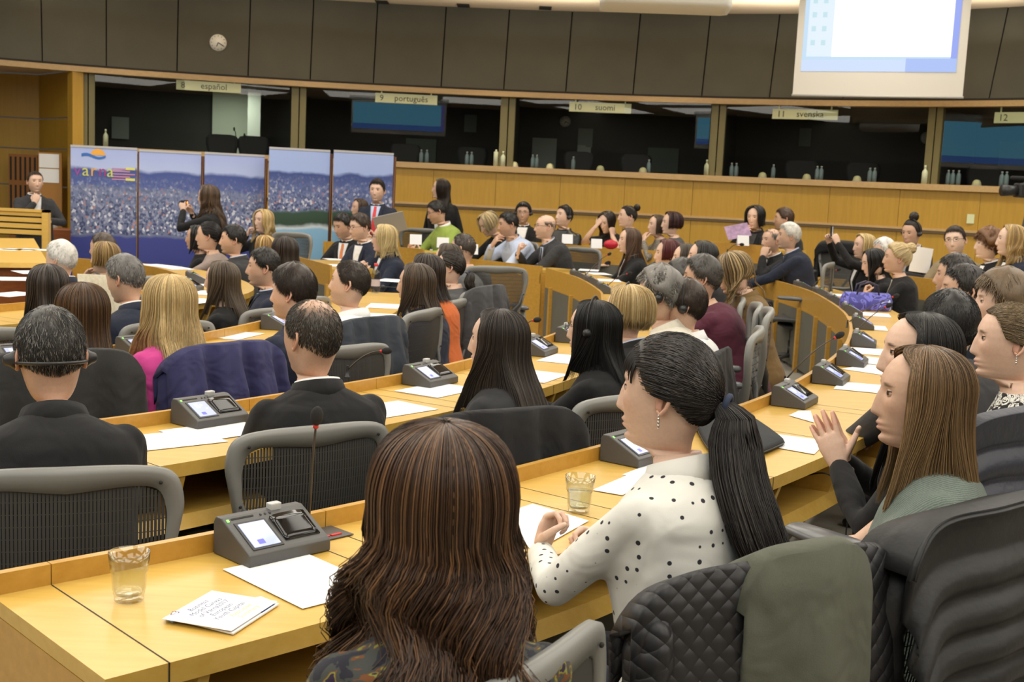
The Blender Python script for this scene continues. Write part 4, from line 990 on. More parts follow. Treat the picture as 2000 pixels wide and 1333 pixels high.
def person(label, px, py, d, h, hair, top, hy=0, hpch=0, hroll=0, fem=True, s=None, lean=8, q=0, pose='lap', pose_r=None, pose_l=None, tier=0.0, row=None, off=.80, skin='fair', hc=(.03, .018, .011), stand=False, chair_h=None, ch=False,
           legs=(.012, .012, .014), extras=(), ease=None, sleeve=1.0, name='person', group=None, wr=None, wl=None, seat_off=(0, 0), chair_lab=None, lookz=0):
    """one seated or standing figure; (px, py, d) is where the crown is seen, h the way the torso faces (0 away from the camera, 90 to the left)"""
    if row: d = dsolve(row, px, d, off); tier = DESKS[row][1]; chair_h = dhead(row, at(px, py, d)) if chair_h is None else chair_h
    s = s or (.94 if fem else 1.0); sk = np.asarray(SKINS[skin]) * (1 + .0 * len(PEOPLE)); ln = radians(lean)
    Rt = rotx(-ln); H0 = (.50, .90)[stand] * 1.0
    topw = at(px, py, d)
    Rh = rotz(radians(hy)) @ rotx(radians(-hpch)) @ roty(radians(hroll))
    def build_pts(P):
        Nk = P + Rt @ A3(0, 0, .50) * s + A3(0, .012, 0) * s
        piv = Nk + (Rt @ A3(0, 0, .025) + A3(0, .012, .015)) * s
        Hc = piv + Rh @ A3(0, .022, .142) * s
        return Nk, piv, Hc
    Nk, piv, Hc = build_pts(A3(0, 0, 0)); crown = Hc + Rh @ A3(0, 0, .12) * s
    hz = topw[2] - tier - crown[2]                     # height of the hip joints above the floor
    sh = hz - .09
    P0 = A3(0, 0, hz); Nk, piv, Hc = build_pts(P0)
    Rz = rotz(radians(h)); org = topw - Rz @ (crown + P0); 
    root = empty(name, (org[0], org[1], tier), radians(h), label, 'person', group)
    PEOPLE.append((label[:40], round(d, 2), round(topw[2] - tier, 2), round(sh, 2)))
    # ---- body: head, neck, trunk, arms, hands, legs in one mesh
    B = M(); nth, nzr = ((26, 30), (40, 46), (60, 70))[q]
    brow = np.minimum(np.asarray(hc) * .9, .12)
    th, rings, cols = head_rings(nth, nzr, fem, sk, brow, 0 if fem else .35)
    RR = [(r * s) @ Rh.T + Hc for r in rings]; CC = list(cols)
    nw = .052 if fem else .060; skc = np.tile(sk, (nth, 1)); c, sn = np.cos(th), np.sin(th)
    for zz, w, f, b in ((-.121, nw * .80, .048, -.060), (-.126, nw * .93, .030, -.061), (-.14, nw, .016, -.062)):
        y = np.where(c > 0, -.02 + (f + .02) * c, -.02 + (-.02 - b) * c * -1 * -1)
        y = np.where(c > 0, -.02 + (f + .02) * c, -.02 - (-.02 - b) * np.abs(c))
        RR.append((np.stack([w * sn, y, np.full(nth, zz)], 1) * s) @ Rh.T + Hc); CC.append(skc)
    tho = th - radians(hy)                            # body rings keep the same columns, so the neck does not twist
    hw, hd_, yo = torso_prof(fem)
    def tring(t, w, dd, y0, k=1.0, pw=2.3):
        c2, s2 = np.cos(tho), np.sin(tho); e = 2 / pw
        x = w * np.sign(s2) * np.abs(s2) ** e; y = y0 + dd * np.sign(c2) * np.abs(c2) ** e
        return P0 + (np.stack([x, y, np.full(nth, t)], 1) * s) @ Rt.T
    RR.append(tring(.56, nw * 1.02, nw * .98, .004, pw=2)); CC.append(skc)
    RR.append(tring(.535, nw * 1.12, nw * 1.04, 0, pw=2)); CC.append(skc)
    for t, w, dd, y0 in list(zip(TT, hw, hd_, yo))[::-1][1:]:
        k = .93 if t > .40 else .85
        RR.append(tring(t, w * k, dd * k, y0)); CC.append(skc)
    V, Fs = loft(RR); B.add(V, Fs, col=np.concatenate(CC))
    # ears and eyes
    for sd in (-1, 1):
        E_ = M(); E_.add(*tube([(0, -.004, .030), (0, -.018, .024), (0, -.024, .006), (0, -.016, -.014), (0, -.004, -.028), (0, .004, -.022)], [[.0045, .005]] * 3 + [[.0045, .0045], [.006, .005], [.004, .004]], 8, rnd=1), col=sk * A3(1, .86, .82))
        E_.add(*tube([(0, -.004, .028), (0, .006, .018), (0, .002, .0), (0, .004, -.014), (0, -.002, -.024)], [[.003, .008], [.003, .010], [.002, .011], [.003, .009], [.003, .005]], 8), col=sk * A3(.85, .68, .64))
        E_.xf(roty(sd * -.12) @ rotz(sd * .35)); E_.xf(None, A3(sd * .079, -.012, -.004), 1); E_.xf(Rh * s, Hc)
        for v, f_ in [(E_.arr(), E_.f)]: B.add(v, f_, col=np.concatenate(E_.c))
        if q or True:
            ec = A3(sd * .0305, HF(.012) - .0198, .012); V, Fs = ell(ec, (.0125, .0125, .0118), 20, 21 if q == 2 else 13)
            dirs = (V - ec) / .0122; gz = nrm(A3(0, 1, 0)); dt = dirs @ gz
            col = np.tile(A3(.46, .44, .42), (len(V), 1)); col[dt > (.72 if q == 2 else .55)] = (.04, .025, .018); 
            lid = (dirs[:, 2] > .34) | (dirs[:, 2] < -.42) | (np.abs(dirs[:, 0]) > .72); col[lid] = sk * .9; V = V + dirs * (.0010 * lid)[:, None]
            ls = (dirs[:, 2] > .20) & (dirs[:, 2] <= .46) & (dirs[:, 1] > .1); col[ls] = brow * .4
            B.add((V * s) @ Rh.T + Hc, Fs, col=col)
    shw = (.150 if fem else .172)
    gar = M(); gm = top['m']; e = ease if ease is not None else top.get('e', .016)
    PW = []
    for sd, pz, wo in ((1, pose_r or pose, wr), (-1, pose_l or pose, wl)):
        w, fd, pn, hint, hs = POSES[pz]; mir = A3(sd, 1, 1)
        S = P0 + Rt @ (A3(sd * shw, -.018, .445) * s)
        W = Nk + A3(*(wo or w)) * mir * s; fd, pn, hint = A3(*fd) * mir, A3(*pn) * mir, A3(*hint) * mir
        if wo is not None and len(wo) > 3: pass
        El, W = ik(S, W, .285 * s, .25 * s, hint); PW.append(W)
        ar = .9 if fem else 1.05
        mid = (S + El) / 2; B.add(*tube([S, mid, El, El * .5 + W * .5, W], [[r * ar * s] * 2 for r in (.044, .043, .037, .035)] + [[.025 * ar * s, .021 * ar * s]], 14 if q else 8, rnd=1), col=sk)
        fd = nrm(fd); zax = nrm(-(pn - fd * (pn @ fd))); xax = np.cross(fd, zax)
        hV, hF = hand_template(hs, 1 if q else 0); k = s * (.92 if fem else 1.03)
        hV = hV * A3(sd, 1, 1); hF = hF if sd == 1 else [f[::-1] for f in hF]
        R_ = np.stack([xax, fd, zax], 1); hc_ = np.where((hV[:, 1] > .12)[:, None], sk * A3(1.0, .86, .84), sk)
        B.add((hV * k) @ R_.T + W, hF, col=hc_); PW.append(W + fd * .10 * s)
        fr_ = top.get('slv', 1.0)
        if fr_ > 0:
            a2 = 1.0 + (e - .016) * 6; rs = [.056, .057, .050, .044, .039] if not fem else [.048, .049, .044, .039, .034]
            we = El + (W - El) * .93; pts = [S + A3(0, 0, .0), S * .5 + El * .5, El, El * .5 + we * .5, we]
            if fr_ < 1: pts = [S, S * .7 + El * .3, S * (1 - fr_) + El * fr_]; rs = [rs[0] * 1.05, rs[0] * 1.08, rs[1] * 1.1]
            gar.add(*tube(pts, [r * s * a2 for r in rs], 12, rnd=1))
    # legs
    T_ = M()
    for sd in (-1, 1):
        if stand:
            pts = [P0 + A3(sd * .085, 0, -.02), A3(sd * .095, .02, hz * .52), A3(sd * .10, -.01, .10)]; rad = [.085, .06, .048]
        else:
            pts = [P0 + A3(sd * .085, .0, -.02), A3(sd * .11, .25, sh + .075), A3(sd * .12, .43, sh + .05), A3(sd * .12, .44, max(sh * .5, .1)), A3(sd * .115, .42, .09)]; rad = [.08, .078, .062, .055, .045]
        B.add(*tube(pts, [r * .8 * s for r in rad], 8), col=sk); T_.add(*tube(pts, [r * s for r in rad], 12, rnd=1))
        f0 = pts[-1]; 
        ft = M(); ft.add(*tube([f0 + A3(0, -.06, -.05), f0 + A3(0, 0, -.045), f0 + A3(0, .10, -.062), f0 + A3(0, .17, -.068)], [[.034, .036], [.04, .042], [.044, .028], [.035, .02]], 10, rnd=1)); ft.build('shoe', SHOE, root)
    B.build('body', SKIN, root, col=True)
    T_.build('trousers', cloth('trousers_%.3f_%.3f' % legs[:2], legs), root)
    # ---- garment: trunk and sleeves grown together
    G = []
    thg = np.arange(28) / 28 * 2 * pi
    for t, w, dd, y0 in zip(TT, hw, hd_, yo):
        ee = e * (1.5 if t < .2 else 1.0) * (.5 if t > .5 else 1); c2, s2 = np.cos(thg), np.sin(thg); ex = 2 / 2.5
        x = (w + ee) * np.sign(s2) * np.abs(s2) ** ex; y = y0 + (dd + ee) * np.sign(c2) * np.abs(c2) ** ex
        G.append(P0 + (np.stack([x, y, np.full(28, t)], 1) * s) @ Rt.T)
    gar.add(*loft(G))
    if top.get('neck', 0):
        pass
    o = gar.build(top.get('n', 'jacket'), gm, root, voxel=(.013, .010, .0075)[q], sm=(4, 8, 16)[q])
    # collar(s)
    def band(nm, mat, t0, t1, r0, r1, back=.014, gap=0.0, th_=.004):
        a = np.linspace(-pi + gap, pi - gap, 25)       # 0 = back of the neck
        rows = []
        for t, r in ((t0, r0), ((t0 + t1) / 2, (r0 + r1) / 2 - .001), (t1, r1)):
            rows.append([P0 + Rt @ (A3(r * sin(q_) * 1.04, -.002 - r * cos(q_), t + back * cos(q_)) * s) for q_ in a])
        mm = M(); mm.add(*sheet(np.array(rows), th_)); return mm.build(nm, mat, root)
    nr = nw + .004
    if top.get('shirt') is not None: band('shirt_collar', top['shirt'], .52, .551, nr + .012, nr + .006, gap=.25)
    if top.get('collar', 1): band('collar', top.get('cm', gm), .488, .545, nr + .036, nr + .013, gap=.5 if top.get('shirt') is not None else .3, th_=.006)
    def patch(nm, mat, t0, t1, w0, w1, off, n=7, k=9):
        rows = []
        for t in np.linspace(t0, t1, k):
            f = (t - t0) / (t1 - t0); w = w0 + (w1 - w0) * f
            W_, D_, Y_ = np.interp(t, TT, hw) + e, np.interp(t, TT, hd_) + e, np.interp(t, TT, yo); row = []
            for x in np.linspace(-w, w, n):
                row.append(P0 + Rt @ (A3(x, Y_ + D_ * max(0, 1 - abs(x / W_) ** 2.5) ** .4 + off, t) * s))
            rows.append(row)
        mm = M(); mm.add(*sheet(np.array(rows)[:, ::-1], .004)); return mm.build(nm, mat, root)
    if top.get('front') is not None:
        patch('shirt_front', top['front'], top.get('v', .20), .515, .012, top.get('vw', .055), .004)
        if top.get('tie') is not None: patch('necktie', top['tie'], top.get('v', .20), .51, .028, .014, .009)
        for sd in (-1, 1) if top.get('lapel', 1) else ():
            rows = []
            for t in np.linspace(top.get('v', .2), .52, 8):
                f = (t - top.get('v', .2)) / (.52 - top.get('v', .2)); xi = (.012 + (top.get('vw', .055) - .012) * f); xo = xi + .05 * (f ** .6) * (1 - .35 * (f > .85)) + .004
                row = []
                for x in np.linspace(xi, xo, 4):
                    W_, D_, Y_ = np.interp(t, TT, hw) + e, np.interp(t, TT, hd_) + e, np.interp(t, TT, yo)
                    row.append(P0 + Rt @ (A3(sd * x, Y_ + D_ * max(0, 1 - abs(x / W_) ** 2.5) ** .4 + .009, t) * s))
                rows.append(row[::-sd])
            mm = M(); mm.add(*sheet(np.array(rows), .004)); mm.build('lapel', gm, root)
    # ---- hair
    Hm = M(); st = hair['k']; hcx = hair.get('c', hc); kw = {k: v for k, v in hair.items() if k not in ('k', 'c', 'G', 'kind', 'L', 'fringe')}
    Rs = Rh * s
    if st == 'short':
        hs_ = M(); hair_short(hs_, hcx, q, **kw); hs_.xf(Rs, Hc); Hm = hs_
    elif st == 'long':
        hair_long(Hm, hcx, q, hair['L'] * s, Rs, Hc, Nk, ln, **kw)
    elif st == 'tied':
        Gw, out = hair_tied(Hm, hcx, q, hair['G'], Rs, Hc, hair.get('kind', 'tail'), hair.get('L', .3), Nk=Nk, lean=ln, **kw)
        if hair.get('fringe'):
            for _ in range(60 if q < 2 else 300):
                a = rng.uniform(-1.0, 1.0); L_ = rng.uniform(.5, 1.0) * hair['fringe']; e1 = hline(a) + .25
                P = np.array([hp(a + .05 * f, e1 - f * L_ / .1, .008 + .004 * sin(f * pi)) for f in np.linspace(0, 1, 6)]) @ Rs.T + Hc
                strand(Hm, P, .0016, .0006, jitcol(hcx, .3), 3)
    if Hm.n or Hm.sb: Hm.build('hair', HAIR, root, col=True)
    if hair.get('kind', 'tail') == 'tail' and st == 'tied' and q:
        mm = M(); fr = frames([Gw, Gw + out * .02])[0]; a = np.linspace(0, 2 * pi, 17)[:-1]; c_ = Gw + out * .016
        P = [c_ + (fr[0] * cos(x) + fr[1] * sin(x)) * .017 for x in a]; P = P + [P[0]]
        mm.add(*tube(P, .0065, 8)); mm.build('hair_tie', cloth('hair_tie', srgb(52, 62, 84), bscale=900), root)
    # ---- worn things
    def hpart(nm, mm, mat): mm.xf(Rs, Hc); return mm.build(nm, mat, root)
    for ex in extras:
        if ex in ('headset', 'headset_nape'):
            mm = M()
            if ex == 'headset': P = [(.098 * sin(a), -.004, .015 + .122 * cos(a)) for a in np.linspace(-1.75, 1.75, 19)]
            else: P = [(.088 * sin(a), -.012 - .122 * cos(a), -.014 - .012 * cos(a)) for a in np.linspace(-1.6, 1.6, 19)]
            mm.add(*tube(P, [[.0075, .003]] * 19 if ex == 'headset' else [[.0035, .0045]] * 19, 8)); hb = hpart('headset_band', mm, BLACKP)
            for sd in (-1, 1):
                mm = M(); mm.add(*tube([(sd * .078, -.006, -.006), (sd * .088, -.006, -.006), (sd * .101, -.006, -.006)], [[.024, .024], [.027, .027], [.018, .018]], 14, up=(0, 0, 1), rnd=1)); hpart('ear_cushion', mm, BLACKP)
        if ex == 'glasses':
            mm = M(); yf = HF(.012) + .012
            for sd in (-1, 1):
                P = [(sd * .032 + .024 * cos(a), yf - .004 * abs(cos(a)), .010 + .016 * sin(a)) for a in np.linspace(0, 2 * pi, 17)]; mm.add(*tube(P, .0014, 6))
                mm.add(*tube([(sd * .056, yf - .004, .014), (sd * .074, yf - .05, .014), (sd * .08, -.01, .012)], .0014, 6))
            mm.add(*tube([(-.008, yf, .014), (0, yf + .002, .016), (.008, yf, .014)], .0013, 6)); hpart('spectacles', mm, BLACKP)
        if ex == 'earring':
            for sd in (-1, 1):
                mm = M()
                for i in range(4): mm.add(*ell((sd * .085, -.012, -.034 - i * .0075), (.0028, .0028, .0035 + .0006 * i), 8, 6))
                hpart('earring', mm, CHROME)
        if ex == 'scarf':
            band('scarf', cloth('scarf_white', srgb(225, 220, 205)), .44, .55, nr + .05, nr + .02)
        if ex == 'badge':
            mm = M(); c_ = P0 + Rt @ (A3(.075, np.interp(.3, TT, hd_) + e + .016, .27) * s); mm.add(*box(c_ - A3(.032, .002, .022), c_ + A3(.032, .002, .022))); mm.build('name_badge', PAPER, root, smooth=False)
    if ch is not False and not stand:
        hh = h if chair_h is None else chair_h
        a = radians(hh); fx = A3(-sin(a), cos(a)); rx = A3(cos(a), sin(a)); c_ = A3(org[0], org[1]) + fx * (.03 + seat_off[1]) + rx * seat_off[0]
        cobj = chair(c_[0], c_[1], a, min(max(sh + .055, .30), .62), ch if isinstance(ch, str) else 'grey mesh swivel chair under the ' + chair_lab, tier)
    else: cobj = None
    return dict(root=root, P0=P0, Nk=Nk, Hc=Hc, Rz=Rz, org=A3(org[0], org[1], tier), W=[A3(org[0], org[1], tier) + Rz @ w for w in PW[0::2]], F=[A3(org[0], org[1], tier) + Rz @ w for w in PW[1::2]], chair=cobj, sh=sh, h=h)
SHOE = plain('shoe_leather', (.012, .011, .010), .35)
BLK = cloth('suit_black', (.011, .011, .012)); CHAR = cloth('suit_charcoal', (.035, .035, .038)); NAVY = cloth('suit_navy', (.016, .021, .040)); GRYS = cloth('suit_grey', (.06, .06, .065))
WHT = cloth('shirt_white', (.80, .80, .80), bump=.1, wr=.6); LBL = cloth('shirt_blue', (.50, .58, .76), bump=.1); CREAM = cloth('jacket_cream', (.70, .66, .56), wr=.7)
DOT = cloth('blouse_dotted', (.72, .71, .66), kind='dots', col2=(.03, .03, .04), scale=36, bump=.08, wr=.35)
SAGE = cloth('knit_sage', (.15, .185, .16), kind='knit', scale=70, bump=.5)
FLOR = cloth('dress_floral', (.02, .02, .03), kind='floral', col2=[(0, (.02, .02, .03)), (.44, (.05, .055, .05)), (.54, (.16, .06, .02)), (.575, (.22, .24, .04)), (.61, (.03, .015, .04))], scale=22)
BWF = cloth('blouse_black_white', (.5, .5, .5), kind='floral', col2=[(0, (.02, .02, .02)), (.48, (.72, .71, .66)), (.56, (.03, .03, .03)), (.60, (.72, .71, .66))], scale=30)
PINK = cloth('jacket_pink', (.72, .075, .33), bump=.15, wr=.7); ORNG = cloth('sweater_orange', (.55, .13, .03)); GREEN = cloth('sweater_green', (.27, .36, .07)); MAUVE = cloth('sweater_mauve', (.33, .26, .23))
PURP = cloth('sweater_purple', (.085, .018, .035)); TANJ = cloth('jacket_tan', (.17, .105, .04), bump=.4); BEIG = cloth('jacket_beige', (.22, .17, .10)); GSW = cloth('sweater_grey', (.12, .125, .13)); GTOP = cloth('top_grey', (.07, .072, .075)); DTEAL = cloth('jacket_dark_blue', (.02, .03, .045))
TRED = cloth('tie_red', (.65, .06, .07), wr=.1); TORG = cloth('tie_orange', (.65, .22, .08), wr=.1); TDK = cloth('tie_dark', (.02, .02, .03), wr=.1); LACE = cloth('lace_white', (.6, .58, .52), kind='floral', col2=[(0, (.7, .68, .62)), (.5, (.12, .11, .1)), (.56, (.66, .64, .58))], scale=60)
BRN = (.040, .023, .013); DBR = (.022, .014, .010); BK = (.008, .007, .007); BLD = (.52, .36, .15); BLD2 = (.62, .47, .24); GRY = (.17, .16, .145); WHI = (.62, .60, .55); LBR = (.12, .072, .035); MBR = (.065, .038, .021)
def suit(m=BLK, front=True, tie=None, shirt=0, **k):
    shirt = (WHT if front else None) if shirt == 0 else shirt
    return dict(m=m, shirt=shirt, front=shirt if front else None, tie=tie, e=.024, **k)
def top(m, n='top', **k): return dict(m=m, n=n, collar=k.pop('collar', 0), e=k.pop('e', .014), **k)
def short(**k): return dict(k='short', **k)
def lng(L=.3, **k): return dict(k='long', L=L, **k)
MALE = dict(th=.010, top=.018)
GC = 'grey mesh swivel chair '
P = {}
# ---------------- nearest desk
P['T1'] = person('woman in front with long wavy brown hair seen from behind, in a dark floral dress', 868, 838, 1.62, 14, lng(.52, wave=.020, lam=.17, hi=(.17, .085, .038), ph=.22, thick=.028, spread=1.28, ragged=.2, part=.1), top(FLOR, 'dress', e=.012), q=2, hc=(.052, .026, .014), lean=12, pose='desk', chair_h=30)
P['T2'] = person('woman with a long dark ponytail in a white blouse with tiny dark prints', 1308, 662, 2.36, 40, dict(k='tied', G=(0, -.118, -.004), L=.37, rad=.046, th=.014, fringe=.07, hi=(.05, .04, .035), ph=.2, sway=(.0, -.02)), top(DOT, 'blouse', e=.02, collar=1), q=2, hc=(.014, .011, .010), hy=26, lean=10, pose_l='chin', pose_r='clasp', wl=(.06, .36, -.25), wr=(.16, .34, -.26), extras=('earring',), legs=(.02, .025, .04))
P['T3'] = person('woman with long light-brown hair in a sage knitted top, hands together', 1805, 680, 2.6, 66, lng(.24, hi=(.20, .12, .06), ph=.35, tip=(.30, .19, .09), thick=.020, faz=1.15, spread=.98, drape=.45, ragged=.22), top(SAGE, 'knitted_top', slv=.42, e=.018), q=2, hc=(.085, .050, .026), hy=20, pose='clasp', wr=(.06, .37, -.30), wl=(.06, .37, -.30), skin='warm', lean=4)
P['T5'] = person('woman with sleek black hair in profile, clapping, in a black jacket', 1800, 612, 3.05, 66, lng(.34, hi=(.04, .035, .03), ph=.1, thick=.016, faz=1.3, drape=.8), suit(BLK, front=False), q=2, hc=(.010, .009, .009), hy=22, pose='clap', wr=(.035, .22, -.15), wl=(.035, .22, -.15), lean=10, skin='fair')
P['T6'] = person('man with short black hair in a dark suit, forearms resting on the desk', 1858, 572, 4.1, 16, short(th=.014, top=.02, ln=.022), suit(CHAR, front=False), q=2, fem=False, hc=(.010, .009, .009), hy=4, pose='desk2', lean=22, skin='fair')
P['T7'] = person('woman with tied-back streaked blonde hair and a pearl earring in a black and white blouse', 1975, 595, 3.5, 70, dict(k='tied', G=(0, -.125, -.01), L=.22, rad=.03, hi=(.2, .14, .07), ph=.3), top(BWF, 'blouse'), q=2, hc=(.11, .075, .04), hy=10, pose='lap', extras=('earring',), lean=6)
P['T8'] = person('woman with short light-brown hair in profile at the right edge, above the streaked blonde', 1962, 535, 4.3, 66, short(th=.022, top=.034, ln=.035, hi=(.22, .16, .09), ph=.4, hl=-4), top(BWF, 'blouse'), q=1, hc=(.14, .095, .055), hy=14, pose='desk', lean=8)
P['T9'] = person('man with short dark hair in profile in a dark jacket, right side', 1885, 520, 5.5, 62, short(**MALE), suit(DTEAL, front=False), q=1, fem=False, hc=(.016, .013, .011), hy=18, pose='desk', skin='tan', lean=14)
P['T10'] = person('man half hidden behind the dark-haired man, in a grey sweater', 1868, 499, 6.6, 56, short(**MALE), top(GSW, 'sweater', e=.02), q=1, fem=False, hc=(.022, .018, .015), hy=14, pose='desk', skin='tan', lean=20)
P['T11'] = person('woman with pinned-up platinum hair in a black top, hand raised by her chin', 1752, 478, 7.6, 66, dict(k='tied', G=(0, -.09, .075), kind='bun', bun=.045, rad=.04, th=.022, hi=BLD2, ph=.5), top(BLK, 'top', front=LACE, v=.3, lapel=0), q=1, row='A', hc=(.58, .45, .24), hy=18, pose_l='chin', pose_r='desk', wl=(.03, .27, -.16), skin='warm', s=1.0, lean=14)
P['T12'] = person('woman with long jet-black hair bowed over the desk, white lace at her neck', 1700, 488, 8.2, 66, lng(.28, faz=.95, thick=.02), top(BLK, 'jacket', front=LACE, v=.2, vw=.07), q=1, row='A', hc=BK, hy=26, hpch=16, pose='clasp', s=1.0, lean=22)
P['T19'] = person('white-haired man in a navy suit leaning forward with clasped hands', 1542, 437, 11.9, 80, short(th=.013, top=.022), suit(NAVY, tie=TDK, shirt=LBL), q=1, fem=False, hc=WHI, hy=6, pose='clasp', wr=(.05, .46, -.34), wl=(.05, .46, -.34), s=1.06, lean=18, skin='warm')
P['T20'] = person('balding man in black beside the white-haired man, cheek on his fist', 1508, 447, 12.35, 92, short(th=.006, top=.003, hl=8, hole=lambda a, e: sst(.35, .75, e), scalp=SKINS['warm']), suit(BLK, tie=TDK), q=1, fem=False, hc=(.10, .09, .08), hy=20, pose_r='desk', pose_l='cheek', skin='warm', s=1.05, lean=14)
# ---------------- second desk
P['T56'] = person('man with cropped grey-black hair in a black suit, headset band behind his neck', 95, 609, 3.1, 24, short(th=.010, top=.020, ln=.024, hi=(.24, .23, .21), ph=.22), suit(BLK, front=False), q=2, fem=False, hc=(.030, .027, .024), hy=6, hpch=12, lean=20, pose='desk', skin='tan', extras=('headset_nape',))
P['T4'] = person('man with a bald crown in a black suit, seen from behind', 610, 588, 3.75, 30, short(th=.006, top=.008, hi=(.15, .14, .12), ph=.2, ln=.016, hole=lambda a, e: np.clip(1.1 * np.exp(-((e - 1.25) / .42) ** 2), 0, .92) * (.55 + .45 * (np.cos(a) < .2)), scalp=SKINS['tan']), suit(BLK, front=False, shirt=WHT), q=2, fem=False, hc=(.042, .033, .025), hy=20, lean=8, pose_l='lap', pose_r='lap', wl=(.16, .22, -.50), skin='tan')
P['T66'] = person('woman with long dark brown hair half pinned up, in a dark pinstripe jacket', 972, 606, 4.15, 50, lng(.30, hi=(.07, .055, .045), ph=.2, tip=(.075, .058, .046), thick=.020, faz=1.2, part=.0), suit(CHAR, front=False), q=2, hc=(.020, .014, .011), hy=26, pose='lap', lean=6)
P['T67'] = person('woman with glossy black hair and a headset, clapping, in a black jacket', 1160, 588, 4.6, 58, lng(.20, thick=.018, faz=1.1, hi=(.03, .03, .03), ph=.1), suit(BLK, front=False), q=2, hc=(.007, .0065, .0065), hy=12, pose='clap', wr=(.035, .36, -.19), wl=(.035, .36, -.19), lean=8, extras=('headset', 'glasses'))
P['T68'] = person('woman with a blonde bob and headset, light blue collar, black jacket', 1225, 560, 5.15, 50, lng(.075, hi=BLD2, ph=.5, thick=.030, inward=.028, faz=1.15), suit(BLK, front=False, shirt=LBL), q=2, hc=(.42, .28, .11), hy=22, pose='desk', lean=10, extras=('headset',), ch=GC + 'of the woman with the blonde bob')
P['T69'] = person('person with short dark brown hair and a headset in a white shirt', 1338, 552, 5.6, 62, short(th=.018, top=.03, ln=.035, hl=-2), top(WHT, 'shirt', collar=1, e=.02), q=2, fem=True, hc=(.040, .026, .018), hy=14, pose='desk', lean=10, skin='warm', extras=('headset',))
P['T70'] = person('man with curly grey hair, glasses and a headset in a cream jacket', 1288, 528, 5.6, 66, short(th=.024, top=.034, ln=.034, curl=1, rough=.25, hi=(.42, .40, .36), ph=.4), suit(CREAM, front=False), q=1, fem=False, hc=GRY, hy=14, pose_l='chin', pose_r='desk', lean=18, skin='warm', extras=('headset', 'glasses'))
P['T71'] = person('man with dark grey hair in a purple sweater, leaning forward', 1372, 503, 6.6, 70, short(th=.016, top=.026), top(PURP, 'sweater', e=.022), q=1, fem=False, hc=(.055, .05, .045), hy=8, pose='desk', lean=26, skin='tan')
P['T73'] = person('woman with tousled blonde-brown hair in a tan jacket, looking down', 1420, 497, 6.9, 82, lng(.20, wave=.014, lam=.1, hi=(.34, .24, .11), ph=.5, thick=.028, faz=.95, ragged=.25), suit(TANJ, front=False), q=1, hc=(.13, .085, .04), hy=8, hpch=20, pose='desk', lean=14)
P['T72'] = person('person with dark grey hair between the curly-haired man and the tan jacket', 1332, 510, 7.3, 78, short(th=.018, top=.028), top(GTOP, 'sweater', e=.02), q=1, fem=False, hc=(.05, .047, .043), pose='desk', lean=24, skin='tan')
P['T76'] = person('woman with long black hair behind the grey-haired men', 1372, 472, 8.2, 84, lng(.25, thick=.02), suit(CHAR, front=False), q=1, hc=(.016, .014, .013), hy=4, pose='desk', lean=14)
P['T75'] = person('woman with brown hair beyond the dark-grey-haired man', 1340, 477, 8.8, 84, lng(.20, thick=.018, faz=1.1), top(GTOP, 'top'), q=1, hc=(.055, .04, .028), hy=6, pose='desk', lean=16)
P['T74'] = person('woman with short dark red hair in profile', 1305, 469, 9.8, 84, lng(.05, thick=.024, inward=.02, faz=1.1), suit(BLK, front=False), q=1, hc=(.085, .015, .015), hy=8, pose='desk', lean=18, s=1.0)
P['T65'] = person('young woman with long brown hair in black, hands clasped before her', 1230, 446, 11.3, 92, lng(.30, thick=.018, faz=1.05, hi=(.14, .08, .05), ph=.3), suit(BLK), q=1, row='B', off=.74, hc=(.075, .042, .026), hy=12, pose='clasp', wr=(.05, .36, -.26), wl=(.05, .36, -.26), lean=8, s=1.04, skin='fair')
P['T29'] = person('bald man with glasses in a dark suit, hand near his mouth', 1066, 420, 13.0, 108, short(th=.003, top=.002, hl=6, hole=lambda a, e: sst(.15, .5, e), scalp=SKINS['fair'], ln=.008), suit(CHAR, tie=TDK, shirt=LBL), q=1, fem=False, hc=(.12, .09, .07), hy=-6, pose_r='chin', pose_l='desk', wr=(.05, .30, -.10), lean=24, s=1.1, extras=('glasses',), ch=GC + 'behind the bald man in glasses', chair_h=140)
P['T30'] = person('dark-haired man in a pale blue shirt, hand over his mouth', 990, 416, 13.3, 122, short(**MALE), top(LBL, 'shirt', collar=1, e=.02), q=1, fem=False, hc=BK, hy=-16, hpch=8, pose_r='mouth', pose_l='desk2', wr=(.05, .22, -.05), lean=24, s=1.1, skin='tan')
P['T31'] = person('woman with tousled grey-blonde hair looking down, in black', 945, 419, 13.8, 130, lng(.05, hi=BLD2, ph=.4, thick=.03, faz=.85, wave=.006, lam=.06, ragged=.3), top(BLK, 'jacket'), q=1, hc=(.30, .24, .14), hy=-10, hpch=30, pose='desk', lean=18, s=1.08, skin='warm', ch=GC + 'behind the woman looking down in black')
# ---------------- third desk
P['T49'] = person('woman with long pale blonde hair in a bright pink jacket, seen from behind', 330, 540, 4.75, 40, lng(.36, hi=BLD2, ph=.4, thick=.026, wave=.006, lam=.2, spread=1.2, faz=1.2, part=-.2), suit(PINK, front=False, n='jacket') | dict(shirt=None), q=2, hc=(.60, .42, .18), hy=12, pose='desk', wl=(.13, .30, -.40), lean=4)
P['T50'] = person('woman with long straight auburn-brown hair seen from behind, left', 160, 555, 4.5, 36, lng(.30, hi=(.15, .075, .028), ph=.3, thick=.022, part=.1), top(BLK, 'jacket', e=.02), q=2, hc=(.060, .030, .014), hy=8, pose='desk', lean=8)
P['T58'] = person('young man with dark brown hair in profile, navy suit', 572, 524, 5.5, 52, short(th=.014, top=.034, ln=.03, hl=2), suit(NAVY, front=False, shirt=WHT), q=2, fem=False, hc=(.030, .020, .014), hy=24, pose='desk', lean=8, ch=GC + 'behind the young man in navy')
